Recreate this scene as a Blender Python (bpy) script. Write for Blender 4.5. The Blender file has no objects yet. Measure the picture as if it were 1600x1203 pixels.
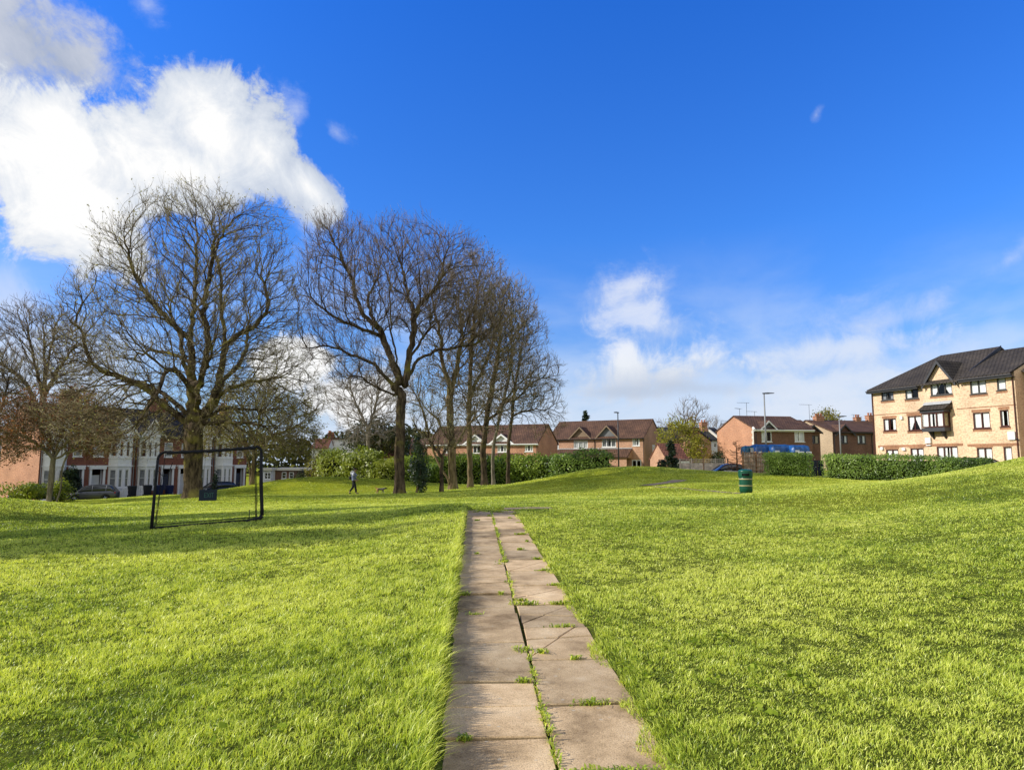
import bpy, math, random
import numpy as np
from mathutils import Vector, Matrix

random.seed(7)
RNG = np.random.default_rng(7)
scene = bpy.context.scene
COL = scene.collection
R = math.radians

# ------------------------------------------------------------------ camera model (used to survey positions)
FPX = 1081.0
HORIZON = 722.0
PITCH = math.atan((HORIZON - 601.5) / FPX)
CAMZ = 1.6
CP, SP = math.cos(PITCH), math.sin(PITCH)
SUN_EL = R(29.0)
SUN_XY = Vector((-0.993, -0.115)).normalized()
SUN = Vector((SUN_XY.x * math.cos(SUN_EL), SUN_XY.y * math.cos(SUN_EL), math.sin(SUN_EL)))


def ray(px, py):
    u = (px - 800.0) / FPX
    v = (601.5 - py) / FPX
    return Vector((u, CP - v * SP, SP + v * CP))


def at(px, py, Y):
    d = ray(px, py)
    k = Y / d.y
    return Vector((d.x * k, Y, CAMZ + d.z * k))


# ------------------------------------------------------------------ object helpers
def link(o, parent=None):
    COL.objects.link(o)
    if parent is not None:
        o.parent = parent
    return o


def tag(o, label=None, cat=None, group=None, kind=None):
    if label: o["label"] = label
    if cat: o["category"] = cat
    if group: o["group"] = group
    if kind: o["kind"] = kind
    return o


def thing(name, label, cat, loc=(0, 0, 0), rz=0.0, group=None):
    o = bpy.data.objects.new(name, None)
    o.empty_display_size = 0.2
    COL.objects.link(o)
    o.location = loc
    o.rotation_euler = (0, 0, rz)
    return tag(o, label, cat, group)


def copy_tree(o, parent=None):
    c = o.copy()
    COL.objects.link(c)
    c.parent = parent
    for ch in list(o.children):
        copy_tree(ch, c)
    return c


def np_mesh(name, verts, faces, mat=None, tint=None, smooth=False):
    """verts (N,3), faces list of arrays (M,k)"""
    me = bpy.data.meshes.new(name)
    verts = np.asarray(verts, dtype=np.float32)
    if not isinstance(faces, (list, tuple)) or isinstance(faces[0], tuple):
        faces = [faces]
    faces = [np.asarray(f, dtype=np.int32) for f in faces if len(f)]
    nl = sum(f.size for f in faces)
    nf = sum(len(f) for f in faces)
    me.vertices.add(len(verts))
    me.vertices.foreach_set('co', verts.ravel())
    me.loops.add(nl)
    me.loops.foreach_set('vertex_index', np.concatenate([f.ravel() for f in faces]))
    me.polygons.add(nf)
    starts, tot = [], 0
    for f in faces:
        k = f.shape[1]
        starts.append(np.arange(len(f), dtype=np.int32) * k + tot)
        tot += f.size
    me.polygons.foreach_set('loop_start', np.concatenate(starts))
    me.update(calc_edges=True)
    if smooth:
        me.polygons.foreach_set('use_smooth', np.ones(nf, dtype=bool))
    if tint is not None:
        a = me.attributes.new('tint', 'FLOAT', 'POINT')
        a.data.foreach_set('value', np.asarray(tint, dtype=np.float32))
    if mat is not None:
        me.materials.append(mat)
    return me


def np_obj(name, verts, faces, mat, parent=None, tint=None, smooth=False):
    me = np_mesh(name, verts, faces, mat, tint, smooth)
    return link(bpy.data.objects.new(name, me), parent)


class MB:
    """collects simple solids, then becomes ONE mesh"""
    def __init__(self):
        self.v, self.f = [], []

    def add(self, vs, fs):
        b = len(self.v)
        self.v += [tuple(p) for p in vs]
        self.f += [tuple(i + b for i in f) for f in fs]
        return self

    def quad(self, a, b, c, d):
        return self.add([a, b, c, d], [(0, 1, 2, 3)])

    def poly(self, pts):
        return self.add(pts, [tuple(range(len(pts)))])

    def box(self, x0, x1, y0, y1, z0, z1):
        vs = [(x, y, z) for z in (z0, z1) for y in (y0, y1) for x in (x0, x1)]
        return self.add(vs, [(0, 2, 3, 1), (4, 5, 7, 6), (0, 1, 5, 4), (2, 6, 7, 3), (0, 4, 6, 2), (1, 3, 7, 5)])

    def prism(self, pts, off):
        """planar polygon pts (3d) swept by vector off"""
        n = len(pts)
        p2 = [tuple(Vector(p) + Vector(off)) for p in pts]
        fs = [tuple(range(n)), tuple(range(2 * n - 1, n - 1, -1))]
        fs += [(i, i + n, (i + 1) % n + n, (i + 1) % n) for i in range(n)]
        return self.add(list(pts) + p2, fs)

    def tube(self, pts, r, n=6, cap=True):
        pts = [Vector(p) for p in pts]
        rs = r if isinstance(r, (list, tuple)) else [r] * len(pts)
        rings = []
        prev = None
        for i, p in enumerate(pts):
            t = (pts[min(i + 1, len(pts) - 1)] - pts[max(i - 1, 0)]).normalized()
            if prev is None:
                a = Vector((0, 0, 1)) if abs(t.z) < 0.9 else Vector((1, 0, 0))
                u = t.cross(a).normalized()
            else:
                u = (prev - t * prev.dot(t))
                u = u.normalized() if u.length > 1e-6 else t.orthogonal().normalized()
            prev = u
            w = t.cross(u)
            rings.append([p + (u * math.cos(2 * math.pi * k / n) + w * math.sin(2 * math.pi * k / n)) * rs[i] for k in range(n)])
        vs = [q for rg in rings for q in rg]
        fs = []
        for i in range(len(rings) - 1):
            for k in range(n):
                k2 = (k + 1) % n
                fs.append((i * n + k, i * n + k2, (i + 1) * n + k2, (i + 1) * n + k))
        if cap:
            fs.append(tuple(range(n - 1, -1, -1)))
            fs.append(tuple(range((len(rings) - 1) * n, len(rings) * n)))
        return self.add(vs, fs)

    def lathe(self, prof, n=20, c=(0, 0, 0)):
        vs, fs = [], []
        for (r, z) in prof:
            for k in range(n):
                a = 2 * math.pi * k / n
                vs.append((c[0] + r * math.cos(a), c[1] + r * math.sin(a), c[2] + z))
        for i in range(len(prof) - 1):
            for k in range(n):
                k2 = (k + 1) % n
                fs.append((i * n + k, i * n + k2, (i + 1) * n + k2, (i + 1) * n + k))
        fs.append(tuple(range(n - 1, -1, -1)))
        fs.append(tuple(range((len(prof) - 1) * n, len(prof) * n)))
        return self.add(vs, fs)

    def build(self, name, mat, parent=None, smooth=False, bevel=0.0):
        me = bpy.data.meshes.new(name)
        me.from_pydata(self.v, [], self.f)
        me.update()
        # box-projected UV in metres: u along the horizontal tangent, v up the face
        uv = me.uv_layers.new(name='UVMap')
        Z = Vector((0, 0, 1))
        for p in me.polygons:
            n = p.normal
            t = Z.cross(n)
            t = t.normalized() if t.length > 0.05 else Vector((1, 0, 0))
            b = n.cross(t)
            for li in p.loop_indices:
                co = me.vertices[me.loops[li].vertex_index].co
                uv.data[li].uv = (co.dot(t), co.dot(b))
        if smooth:
            for p in me.polygons:
                p.use_smooth = True
        if mat: me.materials.append(mat)
        o = link(bpy.data.objects.new(name, me), parent)
        if bevel > 0:
            m = o.modifiers.new('bevel', 'BEVEL')
            m.width = bevel
            m.segments = 2
            m.limit_method = 'ANGLE'
        return o


# ------------------------------------------------------------------ numpy value noise
_perm = np.random.default_rng(3).random((256, 256))


def vnoise(x, y, s=1.0, o=0):
    x = np.asarray(x, dtype=float) / s + 37.3 * o
    y = np.asarray(y, dtype=float) / s + 91.7 * o
    xi, yi = np.floor(x).astype(int), np.floor(y).astype(int)
    fx, fy = x - xi, y - yi
    fx = fx * fx * (3 - 2 * fx)
    fy = fy * fy * (3 - 2 * fy)
    g = lambda i, j: _perm[i & 255, j & 255]
    return ((g(xi, yi) * (1 - fx) + g(xi + 1, yi) * fx) * (1 - fy) + (g(xi, yi + 1) * (1 - fx) + g(xi + 1, yi + 1) * fx) * fy)


def sstep(a, b, x):
    t = np.clip((x - a) / (b - a), 0, 1)
    return t * t * (3 - 2 * t)


# ------------------------------------------------------------------ materials
def new_mat(name):
    m = bpy.data.materials.new(name)
    m.use_nodes = True
    nt = m.node_tree
    b = nt.nodes['Principled BSDF']
    return m, nt, b


def N(nt, t, **kw):
    n = nt.nodes.new(t)
    for k, v in kw.items():
        setattr(n, k, v)
    return n


def L(nt, a, b):
    nt.links.new(a, b)


def ramp(nt, fac, stops):
    r = N(nt, 'ShaderNodeValToRGB')
    e = r.color_ramp.elements
    while len(e) < len(stops):
        e.new(0.5)
    for i, (p, c) in enumerate(stops):
        e[i].position = p
        e[i].color = (*c, 1)
    if fac is not None:
        L(nt, fac, r.inputs['Fac'])
    return r


def plain(name, col, rough=0.6, metal=0.0, var=0.15, scale=6.0, spec=0.3):
    """painted / plain material with slight dirt variation"""
    m, nt, b = new_mat(name)
    tc = N(nt, 'ShaderNodeTexCoord')
    no = N(nt, 'ShaderNodeTexNoise')
    no.inputs['Scale'].default_value = scale
    no.inputs['Detail'].default_value = 5
    L(nt, tc.outputs['Object'], no.inputs['Vector'])
    c = Vector(col)
    r = ramp(nt, no.outputs['Fac'], [(0.3, tuple(c * (1 - var))), (0.7, tuple(c * (1 + var * 0.6)))])
    L(nt, r.outputs['Color'], b.inputs['Base Color'])
    b.inputs['Roughness'].default_value = rough
    b.inputs['Metallic'].default_value = metal
    b.inputs['Specular IOR Level'].default_value = spec
    return m


def brick(name, c1, c2, mortar, grime=0.25):
    m, nt, b = new_mat(name)
    uv = N(nt, 'ShaderNodeUVMap')
    br = N(nt, 'ShaderNodeTexBrick')
    br.inputs['Scale'].default_value = 1.0
    br.inputs['Brick Width'].default_value = 0.225
    br.inputs['Row Height'].default_value = 0.075
    br.inputs['Mortar Size'].default_value = 0.008
    br.inputs['Bias'].default_value = -0.1
    br.inputs['Color1'].default_value = (*c1, 1)
    br.inputs['Color2'].default_value = (*c2, 1)
    br.inputs['Mortar'].default_value = (*mortar, 1)
    L(nt, uv.outputs['UV'], br.inputs['Vector'])
    n1 = N(nt, 'ShaderNodeTexNoise')
    n1.inputs['Scale'].default_value = 0.6
    n1.inputs['Detail'].default_value = 6
    n2 = N(nt, 'ShaderNodeTexNoise')
    n2.inputs['Scale'].default_value = 7.0
    n2.inputs['Detail'].default_value = 3
    L(nt, uv.outputs['UV'], n1.inputs['Vector'])
    L(nt, uv.outputs['UV'], n2.inputs['Vector'])
    r1 = ramp(nt, n1.outputs['Fac'], [(0.3, (1 - grime,) * 3), (0.65, (1.08, 1.08, 1.08))])
    r2 = ramp(nt, n2.outputs['Fac'], [(0.3, (0.72, 0.68, 0.66)), (0.5, (1, 1, 1)), (0.72, (1.15, 1.12, 1.05))])
    m1 = N(nt, 'ShaderNodeMixRGB', blend_type='MULTIPLY')
    m1.inputs['Fac'].default_value = 1
    L(nt, br.outputs['Color'], m1.inputs['Color1'])
    L(nt, r1.outputs['Color'], m1.inputs['Color2'])
    m2 = N(nt, 'ShaderNodeMixRGB', blend_type='MULTIPLY')
    m2.inputs['Fac'].default_value = 1
    L(nt, m1.outputs['Color'], m2.inputs['Color1'])
    L(nt, r2.outputs['Color'], m2.inputs['Color2'])
    L(nt, m2.outputs['Color'], b.inputs['Base Color'])
    b.inputs['Roughness'].default_value = 0.85
    b.inputs['Specular IOR Level'].default_value = 0.15
    bp = N(nt, 'ShaderNodeBump')
    bp.inputs['Strength'].default_value = 0.4
    bp.inputs['Distance'].default_value = 0.01
    L(nt, br.outputs['Fac'], bp.inputs['Height'])
    bp.invert = True
    L(nt, bp.outputs['Normal'], b.inputs['Normal'])
    return m


def tiles(name, c1, c2, w=0.3, h=0.32, moss=None):
    m, nt, b = new_mat(name)
    uv = N(nt, 'ShaderNodeUVMap')
    br = N(nt, 'ShaderNodeTexBrick')
    br.inputs['Scale'].default_value = 1.0
    br.inputs['Brick Width'].default_value = w
    br.inputs['Row Height'].default_value = h
    br.inputs['Mortar Size'].default_value = 0.03
    br.inputs['Mortar Smooth'].default_value = 0.6
    br.inputs['Color1'].default_value = (*c1, 1)
    br.inputs['Color2'].default_value = (*c2, 1)
    br.inputs['Mortar'].default_value = (*(Vector(c1) * 0.25), 1)
    L(nt, uv.outputs['UV'], br.inputs['Vector'])
    n1 = N(nt, 'ShaderNodeTexNoise')
    n1.inputs['Scale'].default_value = 0.7
    n1.inputs['Detail'].default_value = 7
    n1.inputs['Roughness'].default_value = 0.65
    L(nt, uv.outputs['UV'], n1.inputs['Vector'])
    r1 = ramp(nt, n1.outputs['Fac'], [(0.3, (0.6, 0.6, 0.6)), (0.7, (1.3, 1.25, 1.15))])
    m1 = N(nt, 'ShaderNodeMixRGB', blend_type='MULTIPLY')
    m1.inputs['Fac'].default_value = 1
    L(nt, br.outputs['Color'], m1.inputs['Color1'])
    L(nt, r1.outputs['Color'], m1.inputs['Color2'])
    L(nt, m1.outputs['Color'], b.inputs['Base Color'])
    b.inputs['Roughness'].default_value = 0.8
    b.inputs['Specular IOR Level'].default_value = 0.2
    bp = N(nt, 'ShaderNodeBump')
    bp.inputs['Strength'].default_value = 0.8
    bp.inputs['Distance'].default_value = 0.04
    bp.invert = True
    L(nt, br.outputs['Fac'], bp.inputs['Height'])
    L(nt, bp.outputs['Normal'], b.inputs['Normal'])
    return m


def leafmat(name, stops, trans=0.35, rough=0.55, spec=0.25):
    """foliage: colour from per-leaf tint, diffuse + translucent"""
    m, nt, b = new_mat(name)
    at_ = N(nt, 'ShaderNodeAttribute', attribute_name='tint')
    r = ramp(nt, at_.outputs['Fac'], stops)
    L(nt, r.outputs['Color'], b.inputs['Base Color'])
    b.inputs['Roughness'].default_value = rough
    b.inputs['Specular IOR Level'].default_value = spec
    tr = N(nt, 'ShaderNodeBsdfTranslucent')
    g = N(nt, 'ShaderNodeMixRGB', blend_type='MULTIPLY')
    g.inputs['Fac'].default_value = 1
    g.inputs['Color2'].default_value = (1.15, 1.15, 0.6, 1)
    L(nt, r.outputs['Color'], g.inputs['Color1'])
    L(nt, g.outputs['Color'], tr.inputs['Color'])
    mx = N(nt, 'ShaderNodeMixShader')
    mx.inputs['Fac'].default_value = trans
    L(nt, b.outputs['BSDF'], mx.inputs[1])
    L(nt, tr.outputs['BSDF'], mx.inputs[2])
    L(nt, mx.outputs['Shader'], nt.nodes['Material Output'].inputs['Surface'])
    return m


def barkmat(name, dark, light, moss, mossamt=0.5):
    m, nt, b = new_mat(name)
    tc = N(nt, 'ShaderNodeTexCoord')
    mp = N(nt, 'ShaderNodeMapping')
    mp.inputs['Scale'].default_value = (1, 1, 0.25)
    L(nt, tc.outputs['Object'], mp.inputs['Vector'])
    n1 = N(nt, 'ShaderNodeTexNoise')
    n1.inputs['Scale'].default_value = 5
    n1.inputs['Detail'].default_value = 9
    n1.inputs['Roughness'].default_value = 0.75
    L(nt, mp.outputs['Vector'], n1.inputs['Vector'])
    r1 = ramp(nt, n1.outputs['Fac'], [(0.40, dark), (0.62, light)])
    n2 = N(nt, 'ShaderNodeTexNoise')
    n2.inputs['Scale'].default_value = 1.1
    n2.inputs['Detail'].default_value = 5
    L(nt, tc.outputs['Object'], n2.inputs['Vector'])
    r2 = ramp(nt, n2.outputs['Fac'], [(0.62 - 0.25 * mossamt, (0, 0, 0)), (0.8 - 0.2 * mossamt, (1, 1, 1))])
    mx = N(nt, 'ShaderNodeMixRGB')
    L(nt, r2.outputs['Color'], mx.inputs['Fac'])
    L(nt, r1.outputs['Color'], mx.inputs['Color1'])
    mx.inputs['Color2'].default_value = (*moss, 1)
    L(nt, mx.outputs['Color'], b.inputs['Base Color'])
    b.inputs['Roughness'].default_value = 0.9
    b.inputs['Specular IOR Level'].default_value = 0.1
    bp = N(nt, 'ShaderNodeBump')
    bp.inputs['Strength'].default_value = 0.8
    bp.inputs['Distance'].default_value = 0.05
    L(nt, n1.outputs['Fac'], bp.inputs['Height'])
    L(nt, bp.outputs['Normal'], b.inputs['Normal'])
    return m


M = {}
M['brick_yellow'] = brick('yellow brick', (0.84, 0.60, 0.40), (0.73, 0.49, 0.305), (0.64, 0.53, 0.40), 0.18)
M['brick_band'] = brick('orange brick course', (0.42, 0.19, 0.10), (0.34, 0.15, 0.08), (0.4, 0.3, 0.2))
M['brick_pink'] = brick('pinkish brick', (0.57, 0.32, 0.205), (0.48, 0.245, 0.15), (0.42, 0.33, 0.26), 0.2)
M['brick_orange'] = brick('orange brick', (0.56, 0.275, 0.16), (0.47, 0.21, 0.12), (0.42, 0.31, 0.23), 0.2)
M['brick_red'] = brick('red brick', (0.25, 0.085, 0.058), (0.19, 0.065, 0.045), (0.25, 0.15, 0.11))
M['brick_brown'] = brick('brown brick', (0.22, 0.11, 0.075), (0.17, 0.085, 0.06), (0.2, 0.14, 0.11))
M['tile_brown'] = tiles('brown roof tiles', (0.155, 0.088, 0.062), (0.115, 0.066, 0.05))
M['tile_grey'] = tiles('grey brown roof tiles', (0.075, 0.064, 0.056), (0.058, 0.05, 0.046))
M['tile_red'] = tiles('red roof tiles', (0.23, 0.10, 0.07), (0.18, 0.075, 0.055))
M['slate'] = tiles('dark slates', (0.055, 0.055, 0.065), (0.04, 0.04, 0.05), 0.25, 0.2)
M['white'] = plain('white paint', (0.78, 0.78, 0.77), 0.5, var=0.06)
M['render_white'] = plain('white render', (0.72, 0.72, 0.72), 0.85, var=0.08, scale=1.5)
M['tan_wall_sunlit'] = brick('tan brick', (0.50, 0.38, 0.25), (0.43, 0.32, 0.2), (0.45, 0.36, 0.27), 0.15)
M['cream'] = plain('cream trim', (0.62, 0.58, 0.5), 0.6, var=0.1)
M['grey_board'] = plain('grey weathered boards', (0.16, 0.165, 0.175), 0.7)
M['tan_board'] = plain('tan boards', (0.24, 0.17, 0.11), 0.7)
M['dark_trim'] = plain('dark grey trim', (0.055, 0.055, 0.06), 0.5)
M['blue_grey_trim'] = plain('dark blue grey verge', (0.035, 0.04, 0.06), 0.5)
M['frame_grey'] = plain('dark grey frame', (0.07, 0.065, 0.06), 0.45)
M['frame_brown'] = plain('red brown frame', (0.075, 0.022, 0.016), 0.45)
M['pipe_black'] = plain('black pipe', (0.02, 0.02, 0.022), 0.4)
M['pipe_brown'] = plain('brown pipe', (0.09, 0.03, 0.022), 0.4)
M['lead'] = plain('pale lead sheet', (0.42, 0.43, 0.44), 0.5)
M['curtain'] = plain('white curtain', (0.90, 0.89, 0.86), 0.9, var=0.08, scale=3)
M['curtain_grey'] = plain('grey curtain', (0.35, 0.35, 0.36), 0.9, var=0.2, scale=3)
M['curtain_warm'] = plain('beige curtain', (0.5, 0.42, 0.25), 0.9, var=0.1, scale=3)
M['door_white'] = plain('pale door', (0.6, 0.62, 0.65), 0.5, var=0.05)
M['door_dark'] = plain('dark door', (0.04, 0.05, 0.09), 0.4)
M['terracotta'] = plain('terracotta pot', (0.45, 0.17, 0.08), 0.8)
M['post_grey'] = plain('grey galvanised pole', (0.26, 0.265, 0.27), 0.5, 0.2)
M['post_dark'] = plain('dark lamp pole', (0.05, 0.055, 0.06), 0.5, 0.2)
M['black'] = plain('black', (0.012, 0.012, 0.014), 0.5)
M['black_cloth'] = plain('black padding', (0.016, 0.016, 0.02), 0.85, var=0.4)
M['bin_green'] = plain('bottle green plastic', (0.006, 0.078, 0.046), 0.32, var=0.1, spec=0.5)
M['gold'] = plain('cream gold band', (0.45, 0.38, 0.20), 0.45, var=0.1)
M['wheelie'] = plain('black wheelie bin plastic', (0.018, 0.02, 0.024), 0.5)
M['wheelie_blue'] = plain('blue wheelie bin plastic', (0.012, 0.02, 0.075), 0.5)
M['tarp'] = plain('blue tarpaulin', (0.015, 0.09, 0.29), 0.4, var=0.5, scale=2, spec=0.5)
M['tarp_dark'] = plain('teal tarpaulin', (0.02, 0.10, 0.16), 0.4, var=0.3, scale=2)
M['fence_wood'] = plain('weathered fence boards', (0.60, 0.50, 0.39), 0.85, var=0.3, scale=4)
M['trellis'] = plain('brown trellis wood', (0.30, 0.18, 0.10), 0.85, var=0.3, scale=5)
M['asphalt'] = plain('asphalt', (0.055, 0.055, 0.057), 0.9, var=0.25, scale=12)
M['kerb'] = plain('concrete kerb', (0.33, 0.32, 0.3), 0.85, var=0.2)
M['tyre'] = plain('tyre rubber', (0.015, 0.015, 0.015), 0.85)
M['rim'] = plain('alloy rim', (0.45, 0.46, 0.48), 0.3, 0.8)
M['lamp_glass'] = plain('lamp lens', (0.5, 0.5, 0.48), 0.3)
M['tail_red'] = plain('red lens', (0.35, 0.012, 0.01), 0.25, spec=0.6)
M['paint_grey'] = plain('grey car paint', (0.11, 0.115, 0.135), 0.28, 0.5, var=0.03, spec=0.6)
M['paint_navy'] = plain('navy car paint', (0.010, 0.014, 0.045), 0.22, 0.2, var=0.03, spec=0.6)
M['paint_blue'] = plain('blue car paint', (0.02, 0.05, 0.2), 0.22, 0.3, var=0.03, spec=0.6)
M['paint_dark'] = plain('dark green car paint', (0.02, 0.026, 0.03), 0.25, 0.3, var=0.03, spec=0.6)
M['net'] = plain('black net cord', (0.012, 0.012, 0.014), 0.8)
M['board'] = plain('dark blue green board', (0.008, 0.018, 0.035), 0.45, var=0.2)
M['letter'] = plain('dim green lettering', (0.05, 0.15, 0.12), 0.6, var=0.1)
M['skin'] = plain('skin', (0.45, 0.27, 0.2), 0.55, var=0.05)
M['hair'] = plain('dark hair', (0.012, 0.010, 0.010), 0.6)
M['jacket'] = plain('blue grey jacket', (0.20, 0.23, 0.38), 0.8, var=0.15)
M['jacket_pale'] = plain('pale grey hood', (0.55, 0.56, 0.62), 0.85, var=0.1)
M['trousers'] = plain('black trousers', (0.014, 0.014, 0.02), 0.85)
M['shoe'] = plain('dark shoe', (0.03, 0.03, 0.035), 0.6)
M['bag'] = plain('black bag', (0.012, 0.012, 0.016), 0.7)


def mat_glass():
    m, nt, b = new_mat('window glass')
    out = nt.nodes['Material Output']
    tr = N(nt, 'ShaderNodeBsdfTransparent')
    tr.inputs['Color'].default_value = (0.94, 0.96, 0.97, 1)
    gl = N(nt, 'ShaderNodeBsdfGlossy')
    gl.inputs['Roughness'].default_value = 0.03
    lw = N(nt, 'ShaderNodeLayerWeight')
    lw.inputs['Blend'].default_value = 0.25
    ma = N(nt, 'ShaderNodeMath', operation='MULTIPLY_ADD')
    ma.inputs[1].default_value = 0.6
    ma.inputs[2].default_value = 0.04
    L(nt, lw.outputs['Fresnel'], ma.inputs[0])
    mx = N(nt, 'ShaderNodeMixShader')
    L(nt, ma.outputs[0], mx.inputs['Fac'])
    L(nt, tr.outputs[0], mx.inputs[1])
    L(nt, gl.outputs[0], mx.inputs[2])
    L(nt, mx.outputs[0], out.inputs['Surface'])
    return m


M['glass'] = mat_glass()
M['car_glass'] = plain('tinted car glass', (0.02, 0.024, 0.03), 0.06, var=0.0, spec=0.9)


def mat_dogcoat():
    m, nt, b = new_mat('dog coat')
    at_ = N(nt, 'ShaderNodeTexCoord')
    sx = N(nt, 'ShaderNodeSeparateXYZ')
    L(nt, at_.outputs['Object'], sx.inputs[0])
    n = N(nt, 'ShaderNodeTexNoise')
    n.inputs['Scale'].default_value = 14
    L(nt, at_.outputs['Object'], n.inputs['Vector'])
    a = N(nt, 'ShaderNodeMath', operation='MULTIPLY_ADD')
    a.inputs[1].default_value = 0.25
    L(nt, n.outputs['Fac'], a.inputs[0])
    L(nt, sx.outputs['X'], a.inputs[2])
    b2 = N(nt, 'ShaderNodeMath', operation='MULTIPLY_ADD')
    b2.inputs[1].default_value = 1.0
    b2.inputs[2].default_value = 0.35
    L(nt, a.outputs[0], b2.inputs[0])
    r = ramp(nt, b2.outputs[0], [(0.12, (0.42, 0.22, 0.09)), (0.25, (0.36, 0.19, 0.08)), (0.36, (0.09, 0.08, 0.08)), (0.75, (0.13, 0.12, 0.13)), (0.9, (0.02, 0.02, 0.02))])
    L(nt, r.outputs['Color'], b.inputs['Base Color'])
    b.inputs['Roughness'].default_value = 0.9
    return m


M['dog'] = mat_dogcoat()
M['dog_pale'] = plain('pale dog fur', (0.55, 0.48, 0.4), 0.9)

M['bark_mossy'] = barkmat('mossy bark', (0.026, 0.019, 0.013), (0.17, 0.125, 0.075), (0.32, 0.28, 0.065), 0.4)
M['bark_dark'] = barkmat('dark bark', (0.022, 0.016, 0.012), (0.15, 0.11, 0.07), (0.22, 0.19, 0.05), 0.3)
M['bark_tan'] = barkmat('tan bark', (0.09, 0.065, 0.038), (0.28, 0.21, 0.12), (0.2, 0.18, 0.05), 0.35)
M['bark_pale'] = barkmat('pale bark', (0.12, 0.10, 0.075), (0.30, 0.26, 0.2), (0.2, 0.19, 0.1), 0.3)
M['bark_rust'] = barkmat('dead brown bark', (0.06, 0.026, 0.015), (0.16, 0.075, 0.04), (0.12, 0.07, 0.03), 0.2)
M['twig_olive'] = leafmat('olive twigs', [(0.0, (0.09, 0.07, 0.04)), (0.5, (0.25, 0.20, 0.115)), (1.0, (0.55, 0.47, 0.28))], 0.0, 0.8, 0.1)
M['twig_brown'] = leafmat('brown twigs', [(0.0, (0.07, 0.054, 0.042)), (0.5, (0.21, 0.16, 0.12)), (1.0, (0.48, 0.38, 0.29))], 0.0, 0.8, 0.1)
M['twig_tan'] = leafmat('tan twigs', [(0.0, (0.13, 0.095, 0.055)), (0.5, (0.30, 0.23, 0.13)), (1.0, (0.55, 0.45, 0.26))], 0.0, 0.8, 0.1)
M['twig_pale'] = leafmat('pale twigs', [(0.0, (0.16, 0.13, 0.11)), (0.5, (0.27, 0.23, 0.2)), (1.0, (0.4, 0.36, 0.32))], 0.0, 0.8, 0.1)
M['twig_rust'] = leafmat('rust brown twigs', [(0.0, (0.07, 0.03, 0.018)), (0.5, (0.16, 0.075, 0.04)), (1.0, (0.25, 0.13, 0.07))], 0.0, 0.8, 0.1)
M['leaf_bud'] = leafmat('buds and first leaves', [(0.0, (0.16, 0.13, 0.06)), (0.5, (0.36, 0.33, 0.12)), (1.0, (0.55, 0.53, 0.24))], 0.3)
M['leaf_spring'] = leafmat('yellow green spring leaves', [(0.0, (0.09, 0.085, 0.015)), (0.5, (0.22, 0.20, 0.035)), (1.0, (0.38, 0.34, 0.07))], 0.4)
M['leaf_red'] = leafmat('red bronze leaves', [(0.0, (0.04, 0.024, 0.012)), (0.4, (0.11, 0.055, 0.022)), (0.7, (0.22, 0.085, 0.04)), (1.0, (0.42, 0.17, 0.09))], 0.35)
M['leaf_olive'] = leafmat('olive leaves', [(0.0, (0.03, 0.032, 0.012)), (0.6, (0.085, 0.085, 0.03)), (1.0, (0.16, 0.155, 0.06))], 0.35)
M['leaf_hedge'] = leafmat('laurel hedge leaves', [(0.0, (0.04, 0.075, 0.012)), (0.5, (0.17, 0.265, 0.03)), (1.0, (0.38, 0.48, 0.07))], 0.35, 0.4, 0.4)
M['leaf_lime'] = leafmat('lime hedge leaves', [(0.0, (0.10, 0.12, 0.012)), (0.5, (0.26, 0.32, 0.03)), (1.0, (0.42, 0.45, 0.06))], 0.4, 0.4, 0.4)
M['leaf_box'] = leafmat('clipped hedge leaves', [(0.0, (0.035, 0.07, 0.012)), (0.5, (0.13, 0.215, 0.03)), (1.0, (0.30, 0.42, 0.07))], 0.3, 0.4, 0.4)
M['leaf_ivy'] = leafmat('ivy leaves', [(0.0, (0.010, 0.020, 0.008)), (0.6, (0.03, 0.055, 0.018)), (1.0, (0.08, 0.12, 0.03))], 0.2, 0.4, 0.4)
M['leaf_conifer'] = leafmat('conifer needles', [(0.0, (0.012, 0.022, 0.012)), (0.6, (0.03, 0.05, 0.025)), (1.0, (0.065, 0.09, 0.04))], 0.1)
M['leaf_dark'] = leafmat('dark evergreen leaves', [(0.0, (0.014, 0.02, 0.008)), (0.6, (0.04, 0.052, 0.018)), (1.0, (0.10, 0.115, 0.035))], 0.2)
M['leaf_willow'] = leafmat('yellow willow leaves', [(0.0, (0.13, 0.14, 0.012)), (0.5, (0.30, 0.30, 0.03)), (1.0, (0.46, 0.42, 0.07))], 0.4)
M['leaf_autumn'] = leafmat('russet shrub leaves', [(0.0, (0.09, 0.06, 0.018)), (0.5, (0.22, 0.14, 0.04)), (1.0, (0.34, 0.24, 0.07))], 0.35)
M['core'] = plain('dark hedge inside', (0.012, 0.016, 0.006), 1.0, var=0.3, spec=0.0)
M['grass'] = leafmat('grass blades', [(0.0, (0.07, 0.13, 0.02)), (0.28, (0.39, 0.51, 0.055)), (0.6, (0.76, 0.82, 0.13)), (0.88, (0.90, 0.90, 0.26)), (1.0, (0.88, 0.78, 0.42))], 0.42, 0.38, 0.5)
M['weed'] = leafmat('clover and weed leaves', [(0.0, (0.10, 0.17, 0.012)), (0.5, (0.28, 0.38, 0.03)), (1.0, (0.48, 0.56, 0.08))], 0.4, 0.6, 0.08)


# ------------------------------------------------------------------ terrain
def _cp(px, py, Y):
    p = at(px, py, Y)
    return (p.x, p.y, p.z)


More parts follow.
